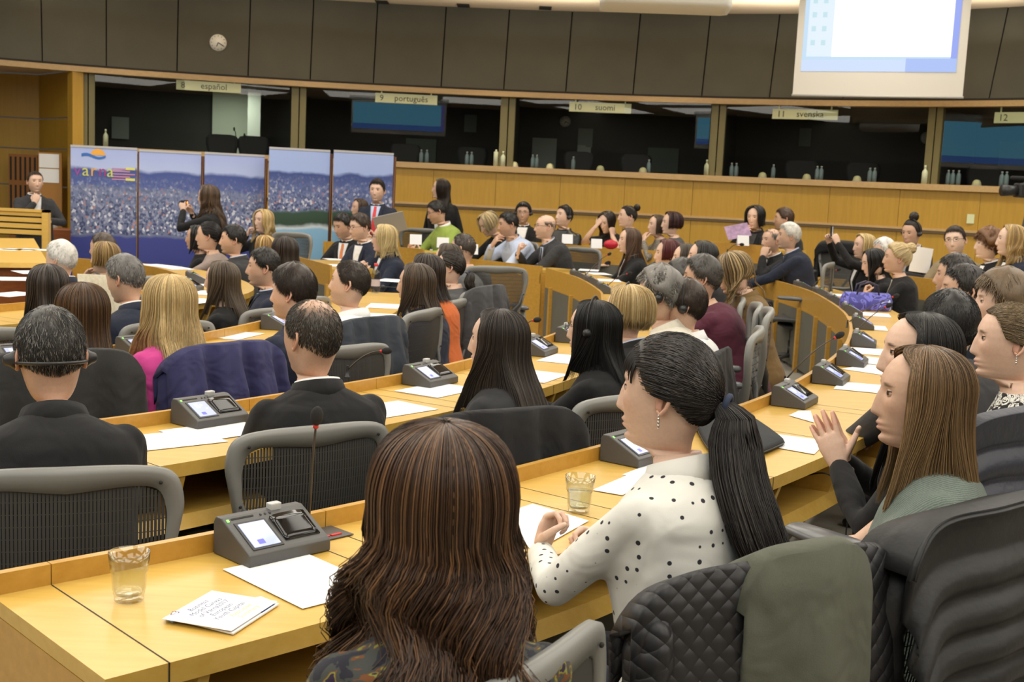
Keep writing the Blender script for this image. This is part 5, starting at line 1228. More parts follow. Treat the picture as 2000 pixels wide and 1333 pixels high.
P['T59'] = person('young man with cropped brown hair in a white shirt, face raised', 688, 511, 6.2, 56, short(th=.006, top=.011, ln=.012), top(WHT, 'shirt', collar=1, e=.022), q=2, fem=False, hc=(.034, .024, .017), hy=24, hpch=-6, pose_l='chin', pose_r='desk', wl=(.12, .33, -.20), lean=6)
P['T60'] = person('woman with straight brown shoulder-length hair in a navy blazer', 812, 516, 6.4, 64, lng(.19, thick=.02, faz=1.12, hi=(.10, .065, .04), ph=.3), suit(NAVY, front=False), q=1, row='C', hc=(.055, .036, .022), hy=16, pose='desk', lean=8, skin='warm')
P['T61'] = person('woman with dark hair in an orange-red sweater', 832, 497, 7.2, 66, lng(.16, thick=.02, faz=1.1), top(ORNG, 'sweater', e=.03), q=1, row='C', hc=(.030, .020, .014), hy=6, pose='desk', lean=10)
P['T62'] = person('woman with dark hair tied in a low ponytail, orange scarf on her shoulders', 880, 490, 8.0, 74, dict(k='tied', G=(0, -.125, -.03), L=.14, rad=.034), top(GTOP, 'top', e=.02), q=1, row='C', hc=(.022, .016, .012), hy=8, pose='desk', lean=8)
P['T63'] = person('man with buzz-cut hair seen from behind, beyond the ponytail', 905, 457, 9.4, 40, short(th=.005, top=.008, ln=.01), top(GSW, 'sweater', e=.02), q=1, fem=False, hc=(.045, .035, .028), hy=24, pose='desk', lean=8, skin='warm')
P['T64'] = person('woman with brown hair just left of the buzz-cut man', 875, 477, 8.7, 60, lng(.10, thick=.02, inward=.01), top(GTOP, 'top'), q=1, hc=(.06, .04, .025), hy=10, pose='desk', lean=10)
P['T38'] = person('woman with bright blonde hair and glasses in a navy blazer, hands at her chin', 750, 440, 11.2, 112, lng(.17, hi=BLD2, ph=.4, thick=.026, wave=.005, faz=1.1), suit(NAVY), q=1, hc=(.56, .43, .20), hy=-20, pose='chin', wr=(.05, .24, -.13), wl=(.05, .24, -.15), extras=('glasses',), lean=8, s=1.05, ch=GC + 'of the bright blonde woman in navy', chair_h=95)
P['T37'] = person('man with brown hair and glasses clapping, dark suit with open white collar', 700, 420, 12.0, 140, short(th=.012, top=.026), suit(NAVY, vw=.06), q=1, fem=False, hc=(.045, .028, .018), hy=-14, hpch=8, pose='claplow', extras=('glasses', 'badge'), lean=10, s=1.05)
P['T36'] = person('man in a dark suit with an orange tie, looking down', 665, 419, 12.5, 148, short(**MALE), suit(BLK, tie=TORG, vw=.065), q=1, fem=False, hc=(.014, .011, .01), hy=-10, hpch=16, pose='desk', lean=12, s=1.05, skin='tan')
# ---------------- innermost desk and podium side
P['T47'] = person('young woman with long brown hair in a black top, in profile', 432, 511, 6.9, 70, lng(.24, thick=.018, faz=1.15, hi=(.11, .08, .05), ph=.3), top(BLK, 'top'), q=1, hc=(.065, .044, .028), hy=12, pose='desk', lean=6, ch=GC + 'of the young woman in black near the navy suit', chair_h=52, seat_off=(.1, 0))
P['T42'] = person('young man in a navy suit and tie looking left, arm over the chair', 515, 487, 7.6, 95, short(th=.009, top=.02), suit(NAVY, tie=TDK, shirt=LBL), q=1, fem=False, hc=(.014, .012, .010), hy=4, pose='lap', lean=2, skin='warm', ch=GC + 'of the young man looking left in navy', chair_h=60)
P['T41'] = person('woman with long dark brown hair seen from behind, beyond the navy suit', 555, 463, 8.8, 50, lng(.30, thick=.022), top(BLK, 'jacket'), q=1, hc=(.030, .020, .014), hy=6, pose='desk', lean=4)
P['T40'] = person('woman with short ginger-blonde hair seen from behind', 517, 462, 10.6, 60, lng(.06, thick=.022, hi=BLD, ph=.4), top(BLK, 'jacket'), q=0, hc=(.36, .21, .07), hy=6, pose='desk', s=.95)
P['T48'] = person('grey-haired man in a navy suit reading a folded newspaper', 236, 502, 6.2, 46, short(th=.012, top=.022, hi=(.32, .31, .29), ph=.3), suit(NAVY, front=False, shirt=WHT), q=1, fem=False, hc=(.13, .125, .12), hy=24, hpch=12, pose_l='read', pose_r='lap', lean=10, skin='warm', ch=GC + 'behind the grey-haired reader')
P['T51'] = person('woman with long dark hair and a clip seen from behind, far left', 92, 518, 5.7, 40, lng(.27, thick=.02, hi=(.06, .045, .035), ph=.3, narrow=.3), top(BLK, 'jacket'), q=1, hc=(.026, .019, .015), hy=16, pose='desk', lean=6, ch=GC + 'at the far left beside the dark-haired woman with a clip', chair_h=10, seat_off=(-.2, .05))
P['T52'] = person('white-haired man in a navy suit at the far left', 118, 473, 7.9, 52, short(th=.013, top=.024), suit(NAVY, front=False, shirt=WHT), q=1, fem=False, hc=(.66, .65, .62), hy=22, pose='desk', lean=16, skin='fair')
P['T53'] = person('woman with chin-length golden-brown hair, hand at her mouth, dark jacket', 203, 474, 8.6, 66, lng(.07, thick=.026, hi=(.36, .24, .09), ph=.5), suit(DTEAL, front=False), q=1, hc=(.20, .12, .045), hy=16, pose_l='mouth', pose_r='desk', lean=8, ch=GC + 'by the golden-brown-haired woman')
P['T54'] = person('man with brown hair just behind the golden-brown-haired woman', 200, 457, 9.4, 70, short(**MALE), suit(GRYS, front=False), q=0, fem=False, hc=(.06, .04, .028), hy=10, pose='desk', skin='warm')
P['T43'] = person('dark-haired man in a grey suit and tie, right of the woman in mauve', 455, 441, 10.3, 88, short(**MALE), suit(CHAR, tie=TDK, shirt=LBL), q=1, fem=False, hc=BK, hy=14, pose='desk', lean=4, skin='warm', s=1.04)
P['T44'] = person('woman with dark tied hair in a mauve sweater, hands raised together', 407, 434, 10.6, 84, dict(k='tied', G=(0, -.125, 0), kind='bun', bun=.035, rad=.03), top(MAUVE, 'sweater'), q=1, hc=BK, hy=6, pose='clasp', wr=(.06, .42, -.22), wl=(.06, .42, -.22), lean=10, skin='warm', s=1.04)
P['T45'] = person('dark-haired woman just behind the woman in mauve', 384, 441, 10.9, 88, lng(.15), top(BLK, 'jacket'), q=0, hc=BK, hy=6, pose='claplow', skin='tan')
P['T39'] = person('woman with wavy golden hair in black before the city banner, hand at her cheek', 514, 410, 13.4, 150, lng(.22, hi=BLD2, ph=.4, thick=.024, wave=.008, faz=.9), suit(BLK, vw=.05), q=1, hc=(.50, .32, .10), hy=-6, pose_r='cheek', pose_l='desk', lean=4, s=1.05, skin='fair')
P['T46'] = person('standing woman in black with long brown hair taking a photograph', 406, 362, 12.7, 80, lng(.34, hi=(.14, .08, .04), ph=.3, thick=.022, wave=.008), suit(BLK), q=1, hc=(.060, .036, .022), pose='up', wr=(.07, .24, .0), wl=(.06, .27, .03), stand=True, lean=0, s=1.04)
P['T55'] = person('standing man in a dark suit, hand at his chin, left edge', 69, 335, 13.6, 215, short(th=.006, top=.008, hl=6), suit(CHAR, vw=.06), q=1, fem=False, hc=(.05, .032, .022), hy=0, pose_r='chin', pose_l='front', stand=True, lean=0)
# ---------------- far rows
P['T34'] = person('standing man in a dark suit with a red tie holding a grey folder', 737, 352, 13.9, 172, short(th=.010, top=.024), suit(NAVY, tie=TRED, shirt=LBL, vw=.06), q=1, fem=False, hc=(.020, .014, .010), hy=0, pose_r='side', pose_l='hold', wl=(.06, .28, -.34), stand=True, lean=0, s=1.05, skin='fair')
P['T35'] = person('woman half hidden behind the man with the red tie', 702, 389, 14.5, 120, lng(.12), top(BLK, 'jacket'), q=0, hc=(.06, .035, .02), pose='lap', skin='warm')
P['T33'] = person('standing woman with long dark hair in a black blazer and white scarf', 861, 350, 15.3, 160, lng(.32, thick=.02, faz=1.15), suit(BLK, vw=.075, v=.05), q=1, hc=(.022, .015, .011), hy=-70, pose='side', stand=True, lean=0, s=1.04, extras=('scarf',), chair_h=0)
P['T32'] = person('man with glasses in a bright green sweater, writing', 847, 394, 13.7, 122, short(**MALE), top(GREEN, 'sweater', shirt=WHT, e=.022), q=1, fem=False, tier=.08, hc=(.012, .010, .009), hy=-24, hpch=18, pose='read', wr=(.06, .33, -.28), extras=('glasses', 'badge'), lean=12, s=1.06, skin='tan', ch=GC + 'between the red tie and the green sweater', chair_h=170, seat_off=(.5, -.2))
P['T28'] = person('young man with headphones and glasses facing the room', 1023, 397, 15.0, 172, short(th=.012, top=.022), suit(BLK, vw=.07, lapel=1), q=1, fem=False, tier=.15, hc=BK, pose='desk', extras=('headset', 'glasses'), s=1.04, skin='tan', lean=4)
P['T27'] = person('young man with dark hair in a black leather jacket, head tilted back', 1105, 403, 14.7, 146, short(**MALE), dict(m=plain('leather_black', (.010, .010, .010), .4, bump=.3, bscale=60), n='jacket', e=.03, collar=1, front=cloth('shirt_dark', (.06, .06, .06)), vw=.09, v=.05), q=1, fem=False, tier=.15, hc=BK, hy=-20, hpch=-10, pose='lap', extras=('badge', 'headset'), s=1.08, skin='fair', lean=-4)
P['T26'] = person('woman with dark hair hiding her face in her hand', 1182, 415, 14.5, 140, lng(.22, thick=.022, faz=.9), top(BLK, 'jacket', slv=.6), q=1, tier=.15, hc=(.02, .014, .011), hpch=20, pose_r='brow', pose_l='cheek', s=1.05, lean=14, skin='fair')
P['T25'] = person('woman with dark hair in a top bun, in black', 1226, 403, 14.3, 116, dict(k='tied', G=(0, -.09, .09), kind='bun', bun=.04, rad=.03), top(BLK, 'jacket'), q=1, tier=.15, hc=(.022, .015, .012), hy=-16, pose='desk', s=1.05, lean=8, skin='fair')
P['T24'] = person('woman with brown hair resting her mouth on her hands, patterned grey top', 1284, 420, 14.0, 100, lng(.10), top(cloth('top_pattern', (.2, .18, .15), kind='floral', col2=[(0, (.22, .2, .16)), (.5, (.1, .09, .08)), (.56, (.3, .28, .24))], scale=30), 'top'), q=1, tier=.15, hc=(.06, .036, .022), hy=6, pose='mouth', s=1.02, lean=12, skin='fair')
P['T23'] = person('woman with a dark red-brown bob in a grey top', 1312, 415, 13.7, 90, lng(.06, thick=.03, inward=.02, faz=1.15), top(GTOP, 'top'), q=1, tier=.15, hc=(.040, .014, .013), hy=8, pose='desk', s=1.06, lean=6, skin='fair')
P['T21'] = person('woman with black hair covering her mouth, black jacket, raised back row', 1475, 403, 13.8, 140, lng(.10, thick=.03, faz=.8), suit(BLK, shirt=GTOP), q=1, tier=.30, hc=BK, hy=6, hpch=6, pose_r='mouth', pose_l='desk', s=1.08, lean=8, skin='fair')
P['T22'] = person('man with reddish-brown hair turned away beside the raised black-haired woman', 1532, 407, 13.8, 60, short(**MALE), suit(BLK, front=False), q=1, fem=False, tier=.30, hc=(.055, .028, .016), hy=20, pose='lap', s=1.06, skin='warm', ch=GC + 'under a black coat on the raised row', chair_h=150, seat_off=(-.5, 0))
P['T13'] = person('blonde woman holding up a telephone in both hands', 1688, 458, 11.9, 96, lng(.06, hi=BLD2, ph=.4, thick=.026), suit(BLK, front=True), q=1, tier=.12, hc=(.50, .36, .14), hy=4, pose='up', wr=(.08, .36, .20), wl=(.07, .33, .20), s=1.0, lean=6)
P['T14'] = person('white-haired person between the telephone and the platinum hair', 1727, 468, 11.6, 92, short(th=.02, top=.03, ln=.04), suit(CHAR, front=False), q=0, tier=.12, hc=(.66, .65, .63), pose='desk', s=1.0)
P['T15'] = person('woman with a high dark bun and headset before the wood wall, right', 1780, 432, 11.7, 122, dict(k='tied', G=(0, -.035, .125), kind='bun', bun=.045, rad=.04), suit(CHAR, front=True), q=1, tier=.15, hc=(.026, .019, .015), hy=6, hpch=8, pose_r='chin', pose_l='hold', extras=('headset',), s=1.0, skin='tan', lean=8)
P['T16'] = person('man with glasses in a beige jacket leaning on his arm', 1864, 443, 11.2, 132, short(th=.008, top=.016), suit(BEIG, tie=None, shirt=LBL, vw=.07), q=1, fem=False, tier=.15, hc=(.045, .028, .018), hy=14, hroll=8, pose='desk', extras=('glasses',), s=1.12, skin='pale', lean=10)
P['T17'] = person('woman with curly auburn hair in profile, dark blazer', 1932, 450, 10.7, 88, short(th=.03, top=.036, ln=.04, curl=1, rough=.3, hl=-14), suit(BLK), q=1, tier=.15, hc=(.16, .075, .030), hy=-4, pose='desk', s=1.08, skin='pale')
P['T18'] = person('young woman with long wavy blonde hair in a dark jacket, right edge', 1976, 440, 10.4, 84, lng(.28, wave=.010, hi=BLD, ph=.4, thick=.024), suit(NAVY), q=1, tier=.15, hc=(.32, .21, .09), hy=-6, pose='lap', s=1.1, skin='pale')
# ================================================================ THINGS ON CHAIRS, WALLS AND DESKS
VELV = cloth('coat_navy_velvet', (.035, .035, .105), bump=.4, bscale=900, wr=.8); CCOAT = cloth('coat_charcoal', (.028, .028, .028)); SLATE = cloth('jacket_slate', (.035, .042, .055)); KHAK = cloth('blazer_grey_green', (.095, .10, .075))
LEATH = plain('leather_quilt', (.014, .014, .017), .48)
def _quilt(m, sc):
    nt = m.node_tree; N = nt.nodes; L = nt.links; b = N['Principled BSDF']; tc = N.new('ShaderNodeTexCoord'); prev = None
    for a in (.785, -.785):
        mp = N.new('ShaderNodeMapping'); mp.inputs['Rotation'].default_value = (0, a, 0); L.new(tc.outputs['Object'], mp.inputs[0]); w = N.new('ShaderNodeTexWave'); w.inputs['Scale'].default_value = sc; w.inputs['Distortion'].default_value = .3; L.new(mp.outputs[0], w.inputs['Vector'])
        p_ = N.new('ShaderNodeMath'); p_.operation = 'POWER'; p_.inputs[1].default_value = .25; L.new(w.outputs['Fac'], p_.inputs[0])
        k = N.new('ShaderNodeBump'); k.inputs['Strength'].default_value = .35; k.inputs['Distance'].default_value = .010; L.new(p_.outputs[0], k.inputs['Height'])
        if prev: L.new(prev, k.inputs['Normal'])
        prev = k.outputs[0]
    L.new(prev, b.inputs['Normal'])
_quilt(LEATH, 12); PUFF = plain('puffer_nylon', (.012, .0125, .014), .58, bump=.25, bscale=35); NPUFF = plain('puffer_navy', (.016, .020, .036), .5, bump=.25, bscale=40)
G_ = 'grey mesh swivel chair '
CHS = {}
for k, px, py, d, h, lb in [('t1', 1045, 1288, 1.52, 58, 'at the bottom edge, right of the wavy brown hair'), ('t2', 1530, 1098, 2.0, 32, 'under the dark jacket and grey-green blazer'), ('t3', 1905, 1015, 2.3, 40, 'under the black puffer jacket'), ('t5', 1990, 805, 2.75, 40, 'under the navy quilted jacket'),
        ('t56', 130, 912, 2.72, 20, 'at the left behind the man with grey-black hair'), ('t4', 622, 830, 3.42, 38, 'behind the man with a bald crown'), ('t49', 440, 676, 4.72, 52, 'under the navy velvet coat'), ('t50', 118, 692, 3.95, 34, 'under the charcoal coat'), ('t66', 985, 808, 3.45, 32, 'under the black jacket'),
        ('t67', 1245, 768, 3.95, 40, 'between the clapping headset woman and the dotted blouse'), ('t59', 722, 626, 5.6, 56, 'under the slate jacket'), ('t60', 838, 603, 6.1, 72, 'with a bare back in profile behind the navy blazer'), ('t61', 893, 585, 6.9, 72, 'with a bare back in profile beyond the navy blazer'), ('t62', 952, 563, 7.3, 62, 'under the long grey coat'),
        ('t73', 1452, 580, 6.8, 84, 'farthest of four pale backs in profile by the bend'), ('t71', 1486, 592, 6.2, 82, 'second farthest of four pale backs in profile by the bend'), ('t70', 1508, 602, 5.7, 80, 'third farthest of four pale backs in profile by the bend'), ('t69b', 1488, 640, 5.15, 76, 'nearest of four pale backs in profile by the bend'), ('t69', 1402, 692, 4.6, 70, 'under the black jacket beside the bend')]:
    CHS[k] = chair_at(px, py, d, h, G_ + lb)
def on(k, *a, **kw):
    c = CHS[k] if k in CHS else P[k]['chair']; sh = [x for x in c.children if x.name.startswith('seat')][0].location.z + .035
    return coat(c, sh, *a, grp='coats hung over chair backs', **kw)
on('t49', 'velvet_coat', 'navy velvet coat hung over the chair beside the woman in pink', VELV, drop=.46, wid=1.06, folds=9, amp=.036, seed=1, out=.02)
on('t50', 'wool_coat', 'charcoal coat hung over the chair in front of the man with grey-black hair', CCOAT, drop=.52, wid=1.02, folds=6, amp=.03, seed=2, out=.015)
on('t66', 'wool_jacket', 'black jacket hung over the chair behind the long-haired woman', BLK, drop=.50, wid=1.08, folds=7, amp=.028, seed=3, out=.015)
on('t59', 'wool_jacket', 'slate jacket hung over the chair behind the man in the white shirt', SLATE, drop=.52, wid=1.06, folds=7, seed=4, amp=.03)
on('t62', 'wool_coat', 'long grey coat hung over the chair behind the low ponytail', GRYS, drop=.58, wid=1.0, folds=7, seed=5, amp=.022)
on('t69', 'wool_jacket', 'black jacket hung over the chair beside the bend, left of the tall microphone', BLK, drop=.5, wid=1.0, folds=6, seed=6)
on('t2', 'leather_jacket', 'dark quilted leather jacket under the grey-green blazer on the nearest chair', LEATH, drop=.56, wid=1.14, folds=5, seed=7, amp=.014)
on('t2', 'blazer', 'grey-green blazer hung over the nearest chair on top of a dark leather jacket', KHAK, drop=.60, wid=.56, folds=2.2, seed=8, amp=.010, top=.036, sleeves=False, front=.2, out=.034, dx=.02)
on('t3', 'puffer_jacket', 'black quilted puffer jacket hung over the chair at the lower right', PUFF, drop=.56, wid=1.10, folds=3, seed=9, puff=.026, amp=.028, top=.04, out=.02)
on('t5', 'quilted_jacket', 'navy quilted jacket over the chair at the right edge', NPUFF, drop=.45, wid=1.12, folds=3, seed=10, puff=.02)
on('T22', 'wool_coat', 'black coat over an empty chair on the raised back row', BLK, drop=.4, wid=1.1, seed=11)
for px, py, d, h, lb in [(970, 519, 9.3, 14, 'empty grey mesh chair with its back to us before the solid wooden desk'), (575, 453, 12.2, 150, 'empty grey mesh chair between the golden-haired woman and the orange tie'), (1626, 512, 11.0, 66, 'empty grey mesh chair right of the white-haired man')]: chair_at(px, py, d, h, lb)
# ---- roll-up banners with a panorama of a seaside city
def bannermat(i, xo, w, h, kind):
    m, nt, N, L, b = newmat('banner_print'); tc = N.new('ShaderNodeTexCoord'); b.inputs['Roughness'].default_value = .5
    mp = N.new('ShaderNodeMapping'); mp.inputs['Location'].default_value = (xo, 0, 0); L.new(tc.outputs['Object'], mp.inputs[0])
    sx = N.new('ShaderNodeSeparateXYZ'); L.new(mp.outputs[0], sx.inputs[0])
    n1 = N.new('ShaderNodeTexNoise'); n1.inputs['Scale'].default_value = 2.2; n1.inputs['Detail'].default_value = 5; L.new(mp.outputs[0], n1.inputs['Vector'])
    def mth(op, a, b_, c=None):
        k = N.new('ShaderNodeMath'); k.operation = op
        for q, v in enumerate((a, b_) if c is None else (a, b_, c)):
            if isinstance(v, (int, float)): k.inputs[q].default_value = v
            else: L.new(v, k.inputs[q])
        return k.outputs[0]
    v = mth('ADD', mth('DIVIDE', sx.outputs['Z'], h), mth('MULTIPLY', mth('SUBTRACT', n1.outputs['Fac'], .5), .10))
    hz = .86
    if kind == 0: st = [(0, srgb(44, 52, 120)), (.41, srgb(58, 66, 140)), (.43, srgb(110, 118, 150)), (.74, srgb(120, 130, 165)), (.76, srgb(84, 100, 160)), (.85, srgb(66, 84, 150)), (.875, srgb(180, 194, 236)), (1, srgb(165, 180, 232))]
    else: st = [(0, srgb(120, 170, 205)), (.49, srgb(136, 182, 214)), (.505, srgb(205, 214, 220)), (.53, srgb(40, 66, 50)), (.60, srgb(48, 76, 60)), (.63, srgb(118, 128, 165)), (.76, srgb(90, 106, 160)), (.855, srgb(58, 76, 140)), (.875, srgb(165, 185, 236))]
    r = ramp(N, st); L.new(v, r.inputs[0])
    vo = N.new('ShaderNodeTexVoronoi'); vo.inputs['Scale'].default_value = 34; mp2 = N.new('ShaderNodeMapping'); mp2.inputs['Location'].default_value = (xo, 0, 0); mp2.inputs['Scale'].default_value = (1.3, 1, 1); L.new(tc.outputs['Object'], mp2.inputs[0]); L.new(mp2.outputs[0], vo.inputs['Vector'])
    sc = N.new('ShaderNodeSeparateColor'); L.new(vo.outputs['Color'], sc.inputs[0])
    cr = ramp(N, [(0, srgb(60, 70, 110)), (.35, srgb(96, 106, 140)), (.52, srgb(150, 156, 184)), (.78, srgb(214, 214, 226)), (.95, srgb(180, 130, 126))]); cr.color_ramp.interpolation = 'CONSTANT'; L.new(sc.outputs[0], cr.inputs[0])
    lo, hi_ = (.43, .74) if kind == 0 else (.61, .76)
    mk = ramp(N, [(lo, (0, 0, 0)), (lo + .012, (1, 1, 1)), (hi_ - .10, (.8, .8, .8)), (hi_ + .06, (.12, .12, .12)), (hi_ + .10, (0, 0, 0))]); L.new(v, mk.inputs[0])
    mk2 = mth('MULTIPLY', mk.outputs[0], mth('GREATER_THAN', sc.outputs[1], .40))
    mx = N.new('ShaderNodeMix'); mx.data_type = 'RGBA'; L.new(mk2, mx.inputs[0]); L.new(r.outputs[0], mx.inputs[6]); L.new(cr.outputs[0], mx.inputs[7]); L.new(mx.outputs[2], b.inputs['Base Color'])
    return m
x_acc = 0
BPOLE = plain('banner_pole', srgb(96, 60, 40), .4, metal=.3); ALU = plain('banner_rail', srgb(196, 196, 200), .35, metal=.5)
bnames = ['leftmost roll-up banner with an orange sun, blue wave and the word varna', 'second roll-up banner of a seaside city, behind the photographing woman', 'third roll-up banner of a seaside city, behind the golden-haired woman', 'fourth roll-up banner, taller, with dark trees and a beach', 'fifth roll-up banner, behind the man with the red tie']
for i, (x0, x1, y0, d0, d1) in enumerate([(138, 268, 285, 14.2, 14.3), (272, 393, 294, 14.3, 14.5), (400, 517, 299, 14.45, 14.7), (526, 645, 289, 14.5, 14.75), (652, 769, 295, 14.7, 14.95)]):
    A_, B_ = at(x0, y0, d0), at(x1, y0 + 3, d1); w = np.linalg.norm((B_ - A_)[:2]); h = A_[2]; c = (A_ + B_) / 2; rz = math.atan2(*(B_ - A_)[[1, 0]])
    o = empty('rollup_banner', (c[0], c[1], 0), rz, bnames[i], 'banner', 'roll-up banners of a seaside city')
    m = M(); m.add(*box((-w / 2, -.002, .07), (w / 2, .002, h))); m.build('printed_panel', bannermat(i, x_acc, w, h, 0 if i < 3 else 1), o, smooth=False); x_acc += w
    m = M(); m.add(*box((-w / 2, -.008, h - .012), (w / 2, .008, h + .014))); m.build('top_rail', ALU, o, smooth=False)
    m = M(); m.add(*box((-w / 2, -.06, 0), (w / 2, .06, .07))); m.build('base_cassette', ALU, o, smooth=False, bevel=.01)
    m = M(); m.add(*tube([(w / 2 + .022, .02, .05), (w / 2 + .022, .02, h - .03)], .020, 8)); m.build('support_pole', BPOLE, o)
    if i == 0:
        a = np.linspace(0, pi, 15); sx_, sz_ = -.5 * w + w * .41, h - .055 - .04
        m = M(); P_ = [(sx_ + .085 * cos(q), -.003, sz_ + .075 * sin(q)) for q in a]; m.add(P_ + [(x, -.006, z) for x, _, z in P_], [tuple(range(15)), tuple(range(29, 14, -1))]); m.build('sun_emblem', plain('logo_orange', srgb(238, 172, 70), .5), o, smooth=False)
        m = M(); G = [[(sx_ - .19 + .28 * f, -.007, sz_ - .005 + k * .03 * (1 - .3 * f) + .02 * sin(f * 6 + .4) - .01) for f in np.linspace(0, 1, 16)] for k in (-.6, .6)]; m.add(*sheet(np.array(G), .002)); m.build('wave_emblem', plain('logo_blue', srgb(52, 110, 190), .5), o, smooth=False)
        lc = [srgb(150, 80, 160), srgb(206, 206, 110), srgb(226, 170, 90), srgb(160, 60, 130), srgb(206, 212, 110)]
        for q, ch_ in enumerate('varna'): text_obj(ch_, 'logo_letter', plain('logo_letter_%d' % q, lc[q], .5), o, (-w / 2 + .035 + .095 * q, -.006, h - .345), (pi / 2, 0, 0), .20, .001)
        m = M()
        for k in range(5): m.add(*box((w * .12, -.005, h - .25 - k * .032), (w * .12 + .27 - .06 * (k % 2), -.003, h - .237 - k * .032)))
        m.build('caption_lines', plain('logo_pink', srgb(206, 140, 170), .5), o, smooth=False)
        m = M()
        for k in (0, 4): m.add(*box((w * .33, -.0065, h - .255 - k * .032), (w * .47, -.0045, h - .225 - k * .032)))
        m.build('caption_patches', plain('logo_yellow', srgb(222, 218, 120), .5), o, smooth=False)
# ---- projection screens
def screen(A_, B_, z0, z1, label, pic, marg=(.075, .095, .28), behind=0):
    """A_, B_: lower corners in plan as seen from the room"""
    w = np.linalg.norm(B_ - A_); rz = math.atan2(B_[1] - A_[1], B_[0] - A_[0]); c = (A_ + B_) / 2
    o = empty('projection_screen', (*c, z0), rz, label, 'screen'); h = z1 - z0
    m = M(); m.add(*box((-w / 2, 0, 0), (w / 2, .012, h))); m.build('screen_cloth', plain('screen_cloth', srgb(206, 200, 188), .8), o, smooth=False)
    m = M(); m.add(*tube([(-w / 2 - .01, .005, 0), (w / 2 + .01, .005, 0)], .014, 10)); m.build('weight_bar', plain('screen_bar', srgb(180, 176, 168), .5), o)
    m = M(); m.add(*tube([(-w / 2 - .06, .03, h), (w / 2 + .06, .03, h)], .07, 12)); m.build('roller_case', WHITE, o)
    x0, x1, zb = -w / 2 + marg[0], w / 2 - marg[1], marg[2]; pic(o, x0, x1, zb, h - .12)
    return o
def em(name, c, s): return plain(name, (0, 0, 0), .6, emit=s, emitcol=c)
def rect(o, name, x0, x1, z0, z1, mat, y, th=.002):
    m = M(); m.add(*box((x0, y - th, z0), (x1, y, z1))); return m.build(name, mat, o, smooth=False)
def pic_main(o, x0, x1, z0, z1):
    p = rect(o, 'projected_picture', x0, x1, z0, z1, em('proj_base', srgb(196, 222, 244), 1.0), -.001)
    rect(p, 'window_area', x0 + .34, x1 - .07, z0 + .17, z1, em('proj_white', (1, 1, 1), 1.25), -.004)
    rect(p, 'icon_column', x0 + .05, x0 + .34, z0 + .17, z1, em('proj_pale', srgb(226, 240, 250), 1.0), -.004)
    rect(p, 'blue_edge', x1 - .07, x1, z0 + .03, z1, em('proj_blue', srgb(150, 166, 240), 1.0), -.005)
    rect(p, 'task_bar', x0, x1, z0, z0 + .13, em('proj_bar', srgb(206, 222, 250), 1.0), -.005)
    rect(p, 'task_bar_right', x1 - .55, x1, z0 + .0, z0 + .15, em('proj_bar_r', srgb(170, 192, 244), 1.0), -.008)
    for k in range(9):
        for q in range(2): rect(p, 'icon', x0 + .09 + q * .12, x0 + .14 + q * .12, z0 + .3 + k * .16, z0 + .36 + k * .16, em('proj_icon' if k != 4 or q == 0 else 'proj_icon_dark', srgb(196, 226, 236) if k != 4 or q == 0 else srgb(110, 120, 180), 1.0), -.007)
A_, B_ = at(1547, 196, 14.3)[:2], at(1879, 199, 13.6)[:2]
screen(A_, B_, 2.83, 4.12, 'large white projection screen showing a computer desktop, upper right', pic_main)
def mirror(V, px0, px1):
    A_, B_ = wallpt(px0, .05), wallpt(px1, .05); n = nrm(A3(-(B_ - A_)[1], (B_ - A_)[0])); v = V[:2] - A_; q = V[:2] - 2 * (v @ n) * n; return A3(q[0], q[1], V[2])
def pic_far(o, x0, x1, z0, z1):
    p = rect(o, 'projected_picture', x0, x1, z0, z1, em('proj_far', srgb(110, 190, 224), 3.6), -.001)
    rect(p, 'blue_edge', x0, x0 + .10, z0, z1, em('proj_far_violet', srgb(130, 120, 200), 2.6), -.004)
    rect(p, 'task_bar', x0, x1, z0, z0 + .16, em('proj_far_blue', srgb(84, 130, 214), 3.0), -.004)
for (x0, x1, yb, yt, D, w0, w1, lb) in [(685, 870, 262, 175, 36, 593, 970, 'projection screen on the opposite wall, mirrored in the glass of the second booth'), (1832, 2040, 330, 226, 30, 1826, 2225, 'projection screen on the opposite wall, mirrored in the glass of the last booth')]:
    a, b_, t_ = mirror(at(x0, yb, D), w0, w1), mirror(at(x1, yb, D), w0, w1), mirror(at(x0, yt, D), w0, w1)
    z0 = (a[2] + b_[2]) / 2; screen(b_[:2], a[:2], z0, min(t_[2], 4.1), lb, pic_far, marg=(.05, .05, .12))
# ---- booth signs
SIGN = plain('sign_cream', srgb(206, 210, 170), .5); INK = plain('sign_ink', srgb(70, 72, 60), .6)
for px0, px1, y0, num, s in [(342, 467, 160, '8', 'español'), (727, 847, 184, '9', 'português'), (1103, 1223, 201, '10', 'suomi'), (1497, 1624, 214, '11', 'svenska'), (1928, 2052, 220, '12', '')]:
    A_, B_ = wallpt(px0, -.03), wallpt(px1, -.03); c = (A_ + B_) / 2; w = np.linalg.norm(B_ - A_); d = c[1]; z = at((px0 + px1) / 2, y0 + 9, d)[2]
    o = empty('booth_sign', (*c, z), math.atan2(*(B_ - A_)[::-1]), 'cream sign reading %s %s hung at the top of the booth window' % (num, s), 'sign', 'language signs on the booths')
    m = M(); m.add(*box((-w / 2, 0, -.068), (w / 2, .008, .068))); m.build('plate', SIGN, o, smooth=False)
    m = M()
    for x in (-w * .4, w * .4): m.add(*box((x - .01, 0, .06), (x + .01, .006, Z_BAND - .03 - z)))
    m.build('hanger', SIGN, o, smooth=False)
    text_obj(num, 'number', INK, o, (-w * .43, -.002, -.04), (pi / 2, 0, 0), .12, .001)
    if s: text_obj(s, 'language', INK, o, (w * .08, -.002, -.035), (pi / 2, 0, 0), .12, .001, 'CENTER')
